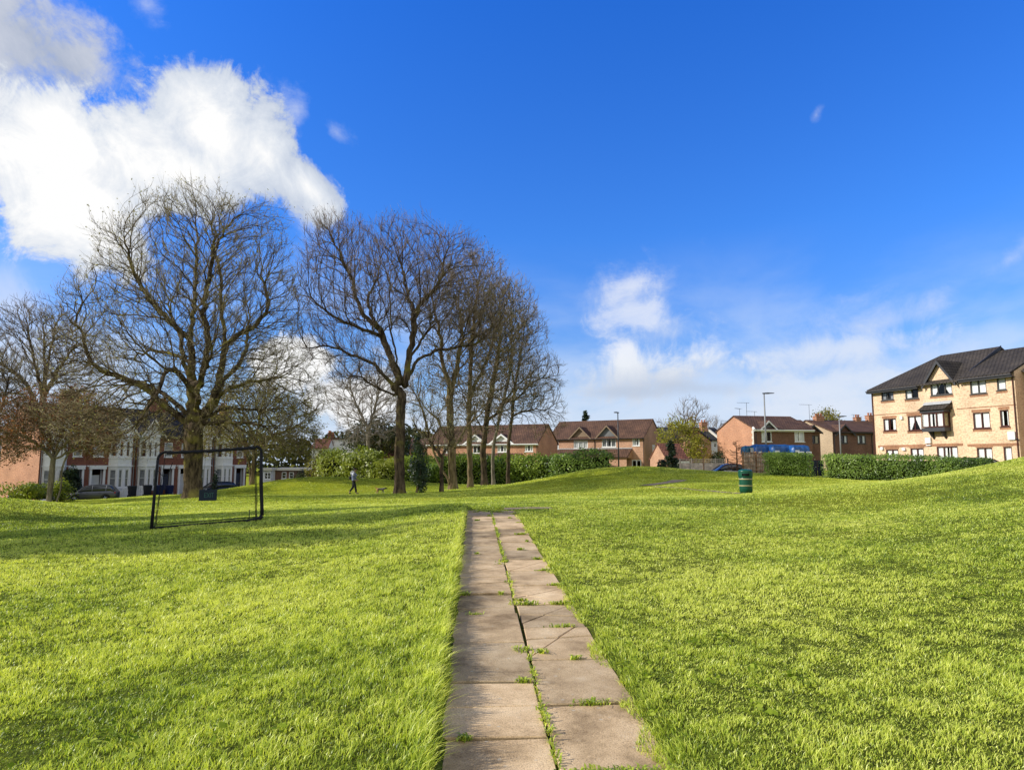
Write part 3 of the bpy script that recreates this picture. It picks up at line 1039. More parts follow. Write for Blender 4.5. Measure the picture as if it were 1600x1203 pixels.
# ---- grass and weeds rooted in the joints of the path
def make_joint_weeds():
    x, y = [], []
    spots = [(0.0, v, 0.02) for v in (3.62, 4.1, 4.85, 5.15, 7.9, 8.7, 9.9, 10.6, 11.6, 12.5, 13.5, 14.6, 15.4, 16.2, 16.8)]
    spots += [(0.3, 3.68, 0.30), (0.45, 3.72, 0.15), (0.1, 5.55, 0.05), (-0.03, 5.62, 0.09), (0.0, 8.3, 0.05), (0.05, 7.36, 0.08), (0.42, 7.36, 0.1), (0.52, 3.4, 0.1), (0.02, 3.2, 0.06),
              (-0.5, 4.12, 0.06), (0.2, 5.38, 0.06), (-0.45, 10.9, 0.1), (0.5, 8.25, 0.06), (0.1, 16.9, 0.25), (-0.1, 17.1, 0.3), (0.0, 9.75, 0.09)]
    spots = [q for q in spots if abs(q[0]) < 0.12]
    for _ in range(11):
        spots.append((RNG.uniform(-0.012, 0.012), RNG.uniform(2.2, 17), 0.02))
    for jy in JOINTS['R']:
        if RNG.random() < 0.4: spots.append((RNG.uniform(0.3, 0.56), jy, RNG.uniform(0.03, 0.12)))
        if RNG.random() < 0.2: spots.append((RNG.uniform(0.02, 0.2), jy, RNG.uniform(0.03, 0.07)))
    for jy in JOINTS['L']:
        if RNG.random() < 0.3: spots.append((RNG.uniform(-0.58, -0.3), jy, RNG.uniform(0.03, 0.08)))
        if RNG.random() < 0.2: spots.append((RNG.uniform(-0.15, -0.02), jy, RNG.uniform(0.03, 0.06)))
    jr = min(JOINTS['R'], key=lambda v: abs(v - 3.68))
    spots += [(0.3, jr, 0.30), (0.42, jr, 0.22), (0.15, jr, 0.2)]
    jr = min(JOINTS['R'], key=lambda v: abs(v - 7.36))
    spots += [(0.1, jr, 0.14), (0.45, jr, 0.16)]
    for u, v, s in spots:
        m = int(20 + 420 * s) if s > 0.025 else 34
        uu = u + RNG.normal(0, s * 0.5, m)
        vv = v + RNG.normal(0, 0.16 if s <= 0.025 else (0.012 if abs(u) > 0.03 else 0.04), m)
        x += list(_p0.x + _pd.x * vv + _pr.x * uu)
        y += list(_p0.y + _pd.y * vv + _pr.y * uu)
    x, y = np.array(x), np.array(y)
    n = len(x)
    z = 0.024 * y - 0.004
    a = RNG.uniform(0, 2 * np.pi, n)
    h = RNG.uniform(0.015, 0.05, n)
    l = RNG.uniform(0.4, 1.6, n) * h
    w = 0.0035 * (1 + y / 8)
    f = a + np.pi / 2
    P = np.stack([x, y, z], 1)
    W = np.stack([np.cos(f) * w, np.sin(f) * w, 0 * w], 1)
    mid = P + np.stack([np.cos(a) * l * 0.45, np.sin(a) * l * 0.45, h * 0.8], 1)
    tip = P + np.stack([np.cos(a) * l, np.sin(a) * l, h * 0.75], 1)
    V = np.stack([P - W * 0.6, P + W * 0.6, mid + W, mid - W, tip], 1).reshape(-1, 3)
    i = np.arange(n) * 5
    o = np_obj('weeds', V, [np.stack([i, i + 1, i + 2, i + 3], 1), np.stack([i + 3, i + 2, i + 4], 1)], M['grass'], tint=np.repeat(RNG.uniform(0.1, 0.6, n), 5))
    tag(o, 'small weeds and grass growing in the joints between the path slabs', 'weeds', kind='stuff')


make_joint_weeds()


# ================================================================== camera, sun, sky
cam = bpy.data.cameras.new('camera')
cam.sensor_width = 36
cam.lens = 36 * FPX / 1600.0
cam.clip_end = 5000
cam.clip_start = 0.05
co = bpy.data.objects.new('camera', cam)
COL.objects.link(co)
co.location = (0, 0, CAMZ)
co.rotation_euler = (math.pi / 2 + PITCH, 0, 0)
scene.camera = co

sl = bpy.data.lights.new('sun', 'SUN')
sl.energy = 5.0
sl.angle = R(0.5)
sl.color = (1.0, 0.94, 0.83)
so = bpy.data.objects.new('sun', sl)
COL.objects.link(so)
so.location = (-40, -10, 40)
so.rotation_euler = (-SUN).to_track_quat('-Z', 'Y').to_euler()


def build_world():
    w = bpy.data.worlds.new('World')
    scene.world = w
    w.use_nodes = True
    nt = w.node_tree
    bg = nt.nodes['Background']
    sky = N(nt, 'ShaderNodeTexSky')
    sky.sky_type = 'NISHITA'
    sky.sun_disc = False
    sky.sun_elevation = SUN_EL
    sky.sun_rotation = math.atan2(SUN.x, SUN.y)
    sky.air_density = 1.0
    sky.dust_density = 0.6
    sky.ozone_density = 2.0
    tc = N(nt, 'ShaderNodeTexCoord')
    sep = N(nt, 'ShaderNodeSeparateXYZ')
    L(nt, tc.outputs['Generated'], sep.inputs[0])

    def math_(op, a, b=None, c=None):
        n = N(nt, 'ShaderNodeMath', operation=op)
        for i, v in enumerate((a, b, c)):
            if v is None: continue
            if isinstance(v, (int, float)): n.inputs[i].default_value = v
            else: L(nt, v, n.inputs[i])
        return n.outputs[0]
    az = math_('ARCTAN2', sep.outputs['X'], sep.outputs['Y'])
    el = math_('ARCSINE', sep.outputs['Z'])
    comb = N(nt, 'ShaderNodeCombineXYZ')
    L(nt, az, comb.inputs[0]); L(nt, el, comb.inputs[1])

    def noise(scale, detail, rough, dist=0.0, off=(0, 0, 0), sc=(1, 1, 1), vec=None):
        mp = N(nt, 'ShaderNodeMapping')
        mp.inputs['Location'].default_value = off
        mp.inputs['Scale'].default_value = sc
        L(nt, vec or tc.outputs['Generated'], mp.inputs['Vector'])
        n = N(nt, 'ShaderNodeTexNoise')
        n.inputs['Scale'].default_value = scale
        n.inputs['Detail'].default_value = detail
        n.inputs['Roughness'].default_value = rough
        n.inputs['Distortion'].default_value = dist
        L(nt, mp.outputs[0], n.inputs['Vector'])
        return n.outputs['Fac']

    # grade the Nishita colour towards the deep, saturated blue of a clear spring sky
    gr = ramp(nt, math_('MULTIPLY', el, 2 / math.pi), SKY_GRADE)
    mul = N(nt, 'ShaderNodeMixRGB', blend_type='MULTIPLY')
    mul.inputs['Fac'].default_value = 1
    L(nt, sky.outputs[0], mul.inputs['Color1'])
    L(nt, gr.outputs['Color'], mul.inputs['Color2'])
    skyc = mul.outputs['Color']

    fine = noise(5.5, 10, 0.62, 0.4)
    finer = noise(15.0, 10, 0.68, 0.5, (3, 1, 7))
    soft = noise(3.2, 7, 0.55, 0.3, (9, 4, 2), (1, 1, 2.2))
    mixn = math_('ADD', math_('MULTIPLY', fine, 0.6), math_('MULTIPLY', finer, 0.4))

    def lobes(lst):
        cur = None
        for (px, py, rx, ry, rot) in lst:
            d = ray(px, py).normalized()
            a0, e0 = math.atan2(d.x, d.y), math.asin(d.z)
            k = 1 / FPX * (d.y ** 2)
            sx, sy = rx * k * 1.45, ry * k * 1.45
            da = math_('SUBTRACT', az, a0)
            de = math_('SUBTRACT', el, e0)
            c, s = math.cos(R(rot)), math.sin(R(rot))
            u = math_('ADD', math_('MULTIPLY', da, c / sx), math_('MULTIPLY', de, s / sx))
            v = math_('ADD', math_('MULTIPLY', da, -s / sy), math_('MULTIPLY', de, c / sy))
            r = math_('SQRT', math_('ADD', math_('MULTIPLY', u, u), math_('MULTIPLY', v, v)))
            m = math_('SUBTRACT', 1.0, r)
            if cur is None: cur = m
            else:
                n = N(nt, 'ShaderNodeMath', operation='SMOOTH_MAX')
                L(nt, cur, n.inputs[0]); L(nt, m, n.inputs[1]); n.inputs[2].default_value = 0.35
                cur = n.outputs[0]
        return cur

    def sm(v, a, b, lo=0.0, hi=1.0):
        n = N(nt, 'ShaderNodeMapRange')
        n.interpolation_type = 'SMOOTHSTEP'
        n.inputs[1].default_value = a; n.inputs[2].default_value = b
        n.inputs[3].default_value = lo; n.inputs[4].default_value = hi
        L(nt, v, n.inputs[0])
        return n.outputs[0]

    def over(base, col, alpha):
        n = N(nt, 'ShaderNodeMixRGB')
        L(nt, alpha, n.inputs['Fac']); L(nt, base, n.inputs['Color1'])
        if isinstance(col, tuple): n.inputs['Color2'].default_value = (*col, 1)
        else: L(nt, col, n.inputs['Color2'])
        return n.outputs['Color']

    S = 1.0 / SKY_STRENGTH
    cur = skyc
    nz = math_('MULTIPLY', math_('SUBTRACT', mixn, 0.5), 5.0)
    # pale haze and thin cloud streaks near the horizon on the right, soft white behind the trees
    haze = math_('MULTIPLY', sm(el, 0.33, 0.02), sm(soft, 0.36, 0.62))
    cur = over(cur, tuple(v * S for v in (0.70, 0.80, 0.97)), math_('MULTIPLY', haze, 0.88))
    # thin veils
    thin = lobes([(990, 450, 90, 55, 20), (1040, 520, 80, 40, 0), (1580, 405, 60, 20, 25), (1380, 505, 120, 26, 15), (1300, 560, 260, 60, 0),
                  (15, 470, 60, 45, 0), (60, 560, 140, 60, 0), (500, 330, 80, 50, -40), (465, 175, 40, 34, 50), (1275, 180, 20, 13, 60), (525, 205, 40, 22, -40),
                  (1250, 640, 260, 50, 0), (580, 650, 200, 90, 0), (1500, 640, 300, 50, 0), (430, 250, 80, 90, 0), (230, 10, 45, 30, 0)])
    ta = sm(math_('ADD', thin, nz), 0.0, 1.35, 0, 0.55)
    cur = over(cur, tuple(v * S for v in (0.72, 0.78, 0.90)), ta)
    # the grey cloud at the top left
    grey = lobes([(20, 50, 190, 130, -30), (110, 100, 120, 90, -20), (0, 180, 90, 80, 0)])
    ga = sm(math_('ADD', grey, math_('MULTIPLY', nz, 0.8)), 0.05, 0.8, 0, 0.92)
    gcol = ramp(nt, sm(fine, 0.3, 0.7), [(0, tuple(v * S for v in (0.42, 0.47, 0.56))), (1, tuple(v * S for v in (0.70, 0.72, 0.76)))])
    cur = over(cur, gcol.outputs['Color'], ga)
    # bright cumulus
    big = lobes([(110, 230, 140, 120, 20), (130, 320, 130, 95, -25), (215, 260, 110, 100, 0), (330, 200, 95, 100, 0), (300, 270, 120, 80, 0), (410, 240, 90, 70, -35), (480, 290, 85, 45, -35),
                 (470, 575, 60, 45, 0), (560, 620, 90, 50, 0)])
    dens = math_('ADD', big, math_('MULTIPLY', nz, 0.62))
    ba = sm(dens, 0.06, 0.34)
    # brightness: thick parts nearest the sun burn out, thin and low right parts are blue grey
    lit = math_('ADD', math_('MULTIPLY', big, 0.75), math_('MULTIPLY', math_('SUBTRACT', mixn, 0.5), 2.2))
    lit = math_('SUBTRACT', lit, math_('MULTIPLY', math_('ADD', az, 0.60), 0.75))
    low = math_('MULTIPLY', sm(el, 0.26, 0.14), 0.34)
    lit = math_('ADD', lit, low)
    ccol = ramp(nt, lit, [(0.0, tuple(v * S for v in (0.55, 0.62, 0.75))), (0.22, tuple(v * S for v in (0.74, 0.79, 0.87))), (0.45, tuple(v * S for v in (1.0, 1.0, 1.0)))])
    cur = over(cur, ccol.outputs['Color'], ba)
    mid = lobes([(1040, 588, 105, 36, 0), (1095, 560, 62, 48, 0), (985, 575, 58, 42, 0), (990, 445, 48, 24, 20), (1000, 495, 70, 26, 0)])
    md = math_('ADD', mid, math_('MULTIPLY', nz, 0.95))
    ma = math_('MULTIPLY', sm(md, 0.05, 0.95), sm(el, 0.20, 0.13, 0.45, 0.95))
    mcol = ramp(nt, math_('ADD', sm(el, 0.10, 0.19), math_('MULTIPLY', math_('SUBTRACT', mixn, 0.5), 1.2)), [(0.0, tuple(v * S for v in (0.58, 0.65, 0.78))), (0.45, tuple(v * S for v in (0.86, 0.89, 0.94))), (0.9, tuple(v * S for v in (0.98, 0.98, 0.99)))])
    cur = over(cur, mcol.outputs['Color'], ma)
    band = lobes([(1300, 545, 190, 22, 4), (1430, 590, 170, 24, 0), (1230, 610, 150, 22, 0), (1350, 640, 240, 24, 0)])
    bd = sm(math_('ADD', band, math_('MULTIPLY', nz, 0.9)), 0.1, 1.1, 0, 0.6)
    cur = over(cur, tuple(v * S for v in (0.78, 0.84, 0.95)), bd)
    # blue grey flat bases of the small cumulus above the houses
    base = lobes([(1090, 607, 95, 14, -3), (990, 612, 60, 10, 0)])
    bb = sm(math_('ADD', base, math_('MULTIPLY', nz, 0.5)), 0.0, 0.9, 0, 0.6)
    cur = over(cur, tuple(v * S for v in (0.50, 0.58, 0.72)), bb)
    # unseen sky overhead, beside and behind the viewer, dimmed to hold down ambient light
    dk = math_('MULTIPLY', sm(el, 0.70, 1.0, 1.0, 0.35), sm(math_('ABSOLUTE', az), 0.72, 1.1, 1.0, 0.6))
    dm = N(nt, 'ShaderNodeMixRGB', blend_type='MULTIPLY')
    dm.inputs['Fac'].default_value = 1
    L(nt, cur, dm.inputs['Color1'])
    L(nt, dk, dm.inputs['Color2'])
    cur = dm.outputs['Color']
    # unseen bank of bright broken cloud, added behind the viewer as fill light
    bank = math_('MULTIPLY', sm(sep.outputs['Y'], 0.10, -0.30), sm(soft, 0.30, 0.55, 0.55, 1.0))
    cur = over(cur, tuple(v * S * FILL_BANK for v in (0.93, 0.97, 1.0)), bank)
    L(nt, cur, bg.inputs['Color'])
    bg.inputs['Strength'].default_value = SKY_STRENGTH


SKY_STRENGTH = 0.13
FILL_BANK = 0.88
SKY_GRADE = [(0.0, (0.55, 0.75, 1.15)), (0.06, (0.55, 0.82, 1.3)), (0.2, (0.32, 0.85, 1.75)), (0.45, (0.15, 0.80, 2.1)), (1.0, (0.15, 0.75, 2.0))]
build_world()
scene.view_settings.view_transform = 'Standard'
scene.view_settings.look = 'None'
scene.view_settings.exposure = 0
scene.view_settings.gamma = 1
scene.cycles.max_bounces = 6
scene.cycles.transparent_max_bounces = 10
scene.cycles.use_denoising = True
# ================================================================== trees
def colonize(P0, par0, attr, D, dk, iters, rng, up=0.0, jit=0.24, di=1e9, centre=None):
    P = [np.array(p, dtype=float) for p in P0]
    par = list(par0)
    nch = [0] * len(P)
    for p in par:
        if p >= 0: nch[p] += 1
    A = attr
    nd = np.full(len(A), 1e18)
    ni = np.zeros(len(A), dtype=int)

    def upd(i0):
        nonlocal nd, ni
        B = np.array(P[i0:])
        for c in range(0, len(B), 400):
            Bc = B[c:c + 400]
            d2 = ((A[:, None, :] - Bc[None, :, :]) ** 2).sum(-1)
            k = d2.argmin(1)
            m = d2[np.arange(len(A)), k]
            s = m < nd
            nd = np.where(s, m, nd)
            ni = np.where(s, k + i0 + c, ni)
    upd(0)
    keep = nd > dk * dk
    A, nd, ni = A[keep], nd[keep], ni[keep]
    for it in range(iters):
        if len(A) == 0: break
        Pn = np.array(P)
        m = nd < di * di
        if not m.any(): break
        v = A[m] - Pn[ni[m]]
        v /= np.linalg.norm(v, axis=1, keepdims=True) + 1e-9
        S = np.zeros((len(P), 3))
        np.add.at(S, ni[m], v)
        act = np.unique(ni[m])
        i0 = len(P)
        for i in act:
            if nch[i] >= 3: 
                continue
            d = S[i] / (np.linalg.norm(S[i]) + 1e-9)
            # keep some of the parent's direction so limbs run on smoothly
            if par[i] >= 0:
                pd = Pn[i] - Pn[par[i]]
                pd /= np.linalg.norm(pd) + 1e-9
                d = d + 1.15 * pd
            d = d + rng.normal(0, jit, 3)
            if centre is not None:   # shoots strive outwards and up, away from the crown's heart
                o = Pn[i] - centre
                d = d + 0.75 * o / (np.linalg.norm(o) + 1.0)
            d[2] += up
            d /= np.linalg.norm(d) + 1e-9
            P.append(Pn[i] + d * D * rng.uniform(0.8, 1.15))
            par.append(int(i))
            nch[i] += 1
            nch.append(0)
        if len(P) == i0: break
        upd(i0)
        keep = nd > dk * dk
        A, nd, ni = A[keep], nd[keep], ni[keep]
        if len(P) > 15000: break
    return np.array(P), np.array(par)


def pipe_radii(P, par, tip, trunk, root=0):
    n = len(P)
    ch = [[] for _ in range(n)]
    for i in range(n):
        if par[i] >= 0: ch[par[i]].append(i)
    order = []
    st = [i for i in range(n) if par[i] < 0]
    while st:
        i = st.pop()
        order.append(i)
        st += ch[i]
    cnt = np.zeros(n)
    for i in reversed(order):
        cnt[i] = max(1.0, sum(cnt[c] for c in ch[i])) if ch[i] else 1.0
    tot = max(cnt[root], 2)
    k = math.log(trunk / tip) / math.log(tot)
    r = tip * cnt ** k
    # gentle continuous taper along unbranched stretches
    for i in order:
        if par[i] >= 0: r[i] = min(r[i], r[par[i]] * 0.985)
    return r, ch, order


def branch_mesh(name, P, par, r, ch, order, mat, parent, flare=1.35, flare_h=1.0, minr=0.0):
    V, F = [], []
    nv = 0
    done = np.zeros(len(P), dtype=bool)
    starts = [i for i in order if par[i] < 0]
    stack = [(None, s) for s in starts]
    z0 = P[starts[0]][2]
    while stack:
        base, i = stack.pop()
        chain = [] if base is None else [base]
        while True:
            chain.append(i)
            if not ch[i]: break
            cs = sorted(ch[i], key=lambda c: -r[c])
            for c in cs[1:]:
                if r[c] >= minr: stack.append((i, c))
            if r[cs[0]] < minr: break
            i = cs[0]
        if len(chain) < 2: continue
        pts = P[chain]
        rad = r[chain].copy()
        if base is not None:
            rad[0] = min(r[base], r[chain[1]] * 1.25)
        else:
            rad *= 1 + (flare - 1) * np.exp(-np.clip(pts[:, 2] - z0, 0, None) / (0.35 * flare_h))
        k = 12 if rad[0] > 0.16 else (7 if rad[0] > 0.05 else (5 if rad[0] > 0.02 else 3))
        T = np.gradient(pts, axis=0)
        T /= np.linalg.norm(T, axis=1, keepdims=True) + 1e-9
        # parallel transport keeps the rings from twisting or collapsing at sharp forks
        U = np.zeros_like(T)
        u = np.cross(T[0], np.array([1.0, 0.13, 0.07]) if abs(T[0][2]) > 0.6 else np.array([0.1, 0.05, 1.0]))
        for q in range(len(pts)):
            u = u - T[q] * (u @ T[q])
            u = u / (math.sqrt(u @ u) + 1e-9)
            U[q] = u
        W = np.cross(T, U)
        a = np.arange(k) * 2 * np.pi / k
        rr = rad[:, None] * np.ones(k)[None, :]
        if rad[0] > 0.12:    # fluted, lumpy bark outline on the thick wood
            rr = rr * (1 + 0.10 * np.sin(3 * a + 1.3)[None, :] + 0.07 * np.sin(5 * a + pts[:, 2:3] * 0.8) + 0.05 * np.sin(2 * a + pts[:, 2:3] * 1.7))
        ring = pts[:, None, :] + rr[:, :, None] * (np.cos(a)[None, :, None] * U[:, None, :] + np.sin(a)[None, :, None] * W[:, None, :])
        V.append(ring.reshape(-1, 3))
        m = len(pts)
        ii = nv + (np.arange(m - 1)[:, None] * k + np.arange(k)[None, :])
        jj = nv + (np.arange(m - 1)[:, None] * k + ((np.arange(k) + 1) % k)[None, :])
        F.append(np.stack([ii, jj, jj + k, ii + k], -1).reshape(-1, 4))
        nv += m * k
    # swollen collars where thick limbs fork
    k, m = 10, 7
    th = np.linspace(0.05, math.pi - 0.05, m)
    a = np.arange(k) * 2 * np.pi / k
    S = np.stack([np.sin(th)[:, None] * np.cos(a), np.sin(th)[:, None] * np.sin(a), np.cos(th)[:, None] * np.ones(k)], -1).reshape(-1, 3)
    for i in order:
        if r[i] > 0.05 and len(ch[i]) >= 1 and par[i] >= 0 and (len(ch[i]) > 1 or max(r[c] for c in ch[i]) < 0.8 * r[i]):
            V.append(P[i] + S * r[i] * np.array([1.02, 1.02, 1.25]))
            ii = nv + (np.arange(m - 1)[:, None] * k + np.arange(k)[None, :])
            jj = nv + (np.arange(m - 1)[:, None] * k + ((np.arange(k) + 1) % k)[None, :])
            F.append(np.stack([ii, ii + k, jj + k, jj], -1).reshape(-1, 4))
            nv += m * k
    return np_obj(name, np.concatenate(V), [np.concatenate(F)], mat, parent, smooth=True)


def twig_arrays(P, par, ch, r, rng, rmax, per, lmin, lmax, up, droop, tr, spread=0.75, centre=None):
    """little shoots along all the thin wood; returns base, mid, tip arrays"""
    idx = [i for i in range(len(P)) if par[i] >= 0 and r[i] < rmax]
    if not idx: return None
    idx = np.array(idx)
    n = rng.poisson(per, len(idx))
    n = np.where(np.array([len(ch[i]) == 0 for i in idx]), np.maximum(n, 2), n)
    I = np.repeat(idx, n)
    pd = P[I] - P[par[I]]
    pl = np.linalg.norm(pd, axis=1, keepdims=True) + 1e-9
    pd = pd / pl
    base = P[I] - pd * pl * rng.random((len(I), 1))
    d = pd * 0.75 + rng.normal(0, spread * 0.55, (len(I), 3))
    if centre is not None:
        o = P[I] - centre
        d += 0.5 * o / (np.linalg.norm(o, axis=1, keepdims=True) + 1.0)
    d[:, 2] += up
    d /= np.linalg.norm(d, axis=1, keepdims=True) + 1e-9
    ln = rng.uniform(lmin, lmax, (len(I), 1))
    mid = base + d * ln * 0.5
    d2 = d + rng.normal(0, 0.25, d.shape)
    d2[:, 2] += up * 0.9 - droop
    d2 /= np.linalg.norm(d2, axis=1, keepdims=True) + 1e-9
    tip = mid + d2 * ln * 0.5
    return base, mid, tip, d, d2, ln


def twig_mesh_arrays(base, mid, tip, r0, rng):
    n = len(base)
    t = tip - base
    t /= np.linalg.norm(t, axis=1, keepdims=True) + 1e-9
    ref = rng.normal(size=(n, 3))
    u = np.cross(t, ref)
    u /= np.linalg.norm(u, axis=1, keepdims=True) + 1e-9
    w = np.cross(t, u)
    r0 = np.broadcast_to(r0, (n,))[:, None]
    V = []
    for p, s in ((base, 1.0), (mid, 0.75)):
        for k in range(3):
            a = 2 * math.pi * k / 3
            V.append(p + (u * math.cos(a) + w * math.sin(a)) * r0 * s)
    V.append(tip)
    V = np.stack(V, 1).reshape(-1, 3)
    i = np.arange(n) * 7
    F4, F3 = [], []
    for k in range(3):
        k2 = (k + 1) % 3
        F4.append(np.stack([i + k, i + k2, i + 3 + k2, i + 3 + k], 1))
        F3.append(np.stack([i + 3 + k, i + 3 + k2, i + 6], 1))
    return V, np.concatenate(F4), np.concatenate(F3)


def sample_lobes(lobes, Y, n, rng, depth=1.0, shell=0.35):
    """points inside a union of ellipsoids given in survey pixels at distance Y: (px,py,rx,ry,dY[,rY])"""
    W = np.array([l[2] * l[3] for l in lobes], dtype=float)
    W /= W.sum()
    out = []
    for l, w in zip(lobes, W):
        m = int(n * w)
        dY = l[4] if len(l) > 4 else 0
        c = at(l[0], l[1], Y + dY)
        k = (Y + dY) / FPX
        rx, rz = l[2] * k, l[3] * k
        ry = l[5] if len(l) > 5 else min(rx, rz) * depth
        v = rng.normal(size=(m, 3))
        v /= np.linalg.norm(v, axis=1, keepdims=True)
        rad = rng.random((m, 1)) ** (1 / 3.0)
        rad = np.where(rng.random((m, 1)) < shell, 0.8 + 0.2 * rad, rad)
        out.append(np.array([c.x, c.y, c.z]) + v * rad * np.array([rx, ry, rz]))
    return np.concatenate(out)


def limb_world(l, Y):
    pts, d0, d1 = l
    out = []
    n = len(pts)
    for i, (px, py) in enumerate(pts):
        t = i / (n - 1)
        out.append(np.array(at(px, py, Y + d0 + (d1 - d0) * t)))
    return out


def smooth_poly(pts, step):
    """Catmull-Rom resample"""
    pts = [np.array(p, dtype=float) for p in pts]
    ext = [2 * pts[0] - pts[1]] + pts + [2 * pts[-1] - pts[-2]]
    out = []
    for i in range(1, len(ext) - 2):
        a, b, c, d = ext[i - 1], ext[i], ext[i + 1], ext[i + 2]
        n = max(1, int(np.linalg.norm(c - b) / step))
        for k in range(n):
            t = k / n
            out.append(0.5 * ((2 * b) + (-a + c) * t + (2 * a - 5 * b + 4 * c - d) * t * t + (-a + 3 * b - 3 * c + d) * t ** 3))
    out.append(pts[-1])
    return out


def make_tree(name, label, cat, base_px, Y, trunk, limbs, lobes, trunk_r, tip_r=0.011, nattr=2500, D=0.45, dk=0.6, seed=1,
              bark='bark_dark', twig='twig_brown', twig_r=0.008, per=1.4, tl=(0.35, 0.9), up=0.25, droop=0.0, leaves=None, group=None, depth=0.9, flare=1.35,
              rmax=0.03, extra_trunks=(), zfix=None):
    """trunk / limbs in survey pixels; each limb = (pts, depth offset at start, at end)"""
    nattr, D, dk = int(nattr * 3.2), D * 0.8, dk * 0.64
    rng = np.random.default_rng(seed)
    g = on_ground(base_px, Y)
    base = np.array([g.x, g.y, g.z - 0.12])
    root = thing(name, label, cat, (g.x, g.y, g.z), 0, group)
    P, par = [], []
    tw = [base] + [np.array(at(px, py, Y)) for (px, py) in trunk]
    sm = smooth_poly(tw, D)
    for i, p in enumerate(sm):
        P.append(p + rng.normal(0, 0.02, 3) * (i > 1))
        par.append(i - 1)
    for ex in extra_trunks:
        e = smooth_poly([base + np.array([ex[0] * 0.3, 0.0, 0.0])] + [np.array(at(px, py, Y + ex[1])) for (px, py) in ex[2]], D)
        prev = 0
        for p in e[1:]:
            P.append(p)
            par.append(prev)
            prev = len(P) - 1
    for l in limbs:
        w = smooth_poly(limb_world(l, Y), D)
        A = np.array(P)
        d = np.linalg.norm(A - w[0], axis=1)
        prev = int(d.argmin())
        for j, p in enumerate(w):
            if j == 0 and d[prev] < D * 0.6: continue
            P.append(p + rng.normal(0, 0.05, 3) * min(1, j / 3))
            par.append(prev)
            prev = len(P) - 1
    attr = sample_lobes(lobes, Y, nattr, rng, depth)
    cen = attr.mean(0)
    cen[2] = base[2] + (attr[:, 2].max() - base[2]) * 0.35
    P, par = colonize(P, par, attr, D, dk, 90, rng, up=up * 0.3, centre=cen)
    r, ch, order = pipe_radii(P, par, tip_r, trunk_r)
    off = np.array([g.x, g.y, g.z])
    branch_mesh('trunk', P - off, par, r, ch, order, M[bark], root, flare=flare)
    tw = twig_arrays(P, par, ch, r, rng, rmax, per, tl[0], tl[1], up, droop, twig_r, centre=cen)
    b, m, t, d, d2, ln = tw
    # second order shoots
    k = rng.random(len(b)) < 0.6
    b2 = m[k]
    dd = d[k] + rng.normal(0, 0.55, (k.sum(), 3))
    dd[:, 2] += up * 0.6 - droop * 0.5
    dd /= np.linalg.norm(dd, axis=1, keepdims=True)
    l2 = ln[k] * 0.55
    m2 = b2 + dd * l2 * 0.5
    t2 = m2 + (dd + np.array([0, 0, up - droop])) * l2 * 0.5
    B = np.concatenate([b, b2]) - off
    Mi = np.concatenate([m, m2]) - off
    T = np.concatenate([t, t2]) - off
    V, F4, F3 = twig_mesh_arrays(B, Mi, T, twig_r, rng)
    tint = np.repeat(np.clip(rng.normal(0.45, 0.25, len(B)), 0, 1), 7)
    np_obj('twigs', V, [F4, F3], M[twig], root, tint=tint)
    if leaves:
        mat, n, smin, smax, where = leaves
        if where == 'tips':
            C = T[rng.integers(0, len(T), n)] + rng.normal(0, 0.03, (n, 3))
        else:
            i = rng.integers(0, len(T), n)
            f = rng.random((n, 1))
            C = Mi[i] * (1 - f) + T[i] * f + rng.normal(0, where, (n, 3))
        nr = rng.normal(size=(n, 3)) + np.array([0, 0, 0.4])
        cl = vnoise(C[:, 0] + off[0], C[:, 2] * 1.3 + C[:, 1], 1.1, seed % 7)
        tint = np.clip(rng.normal(0.5, 0.22, n) + (cl - 0.5) * 0.6, 0, 1)
        leaf_mesh('crown', C, rng.uniform(smin, smax, n), nr, M[mat], root, tint=tint, rng=rng)
    print(name, len(P), len(B))
    return root


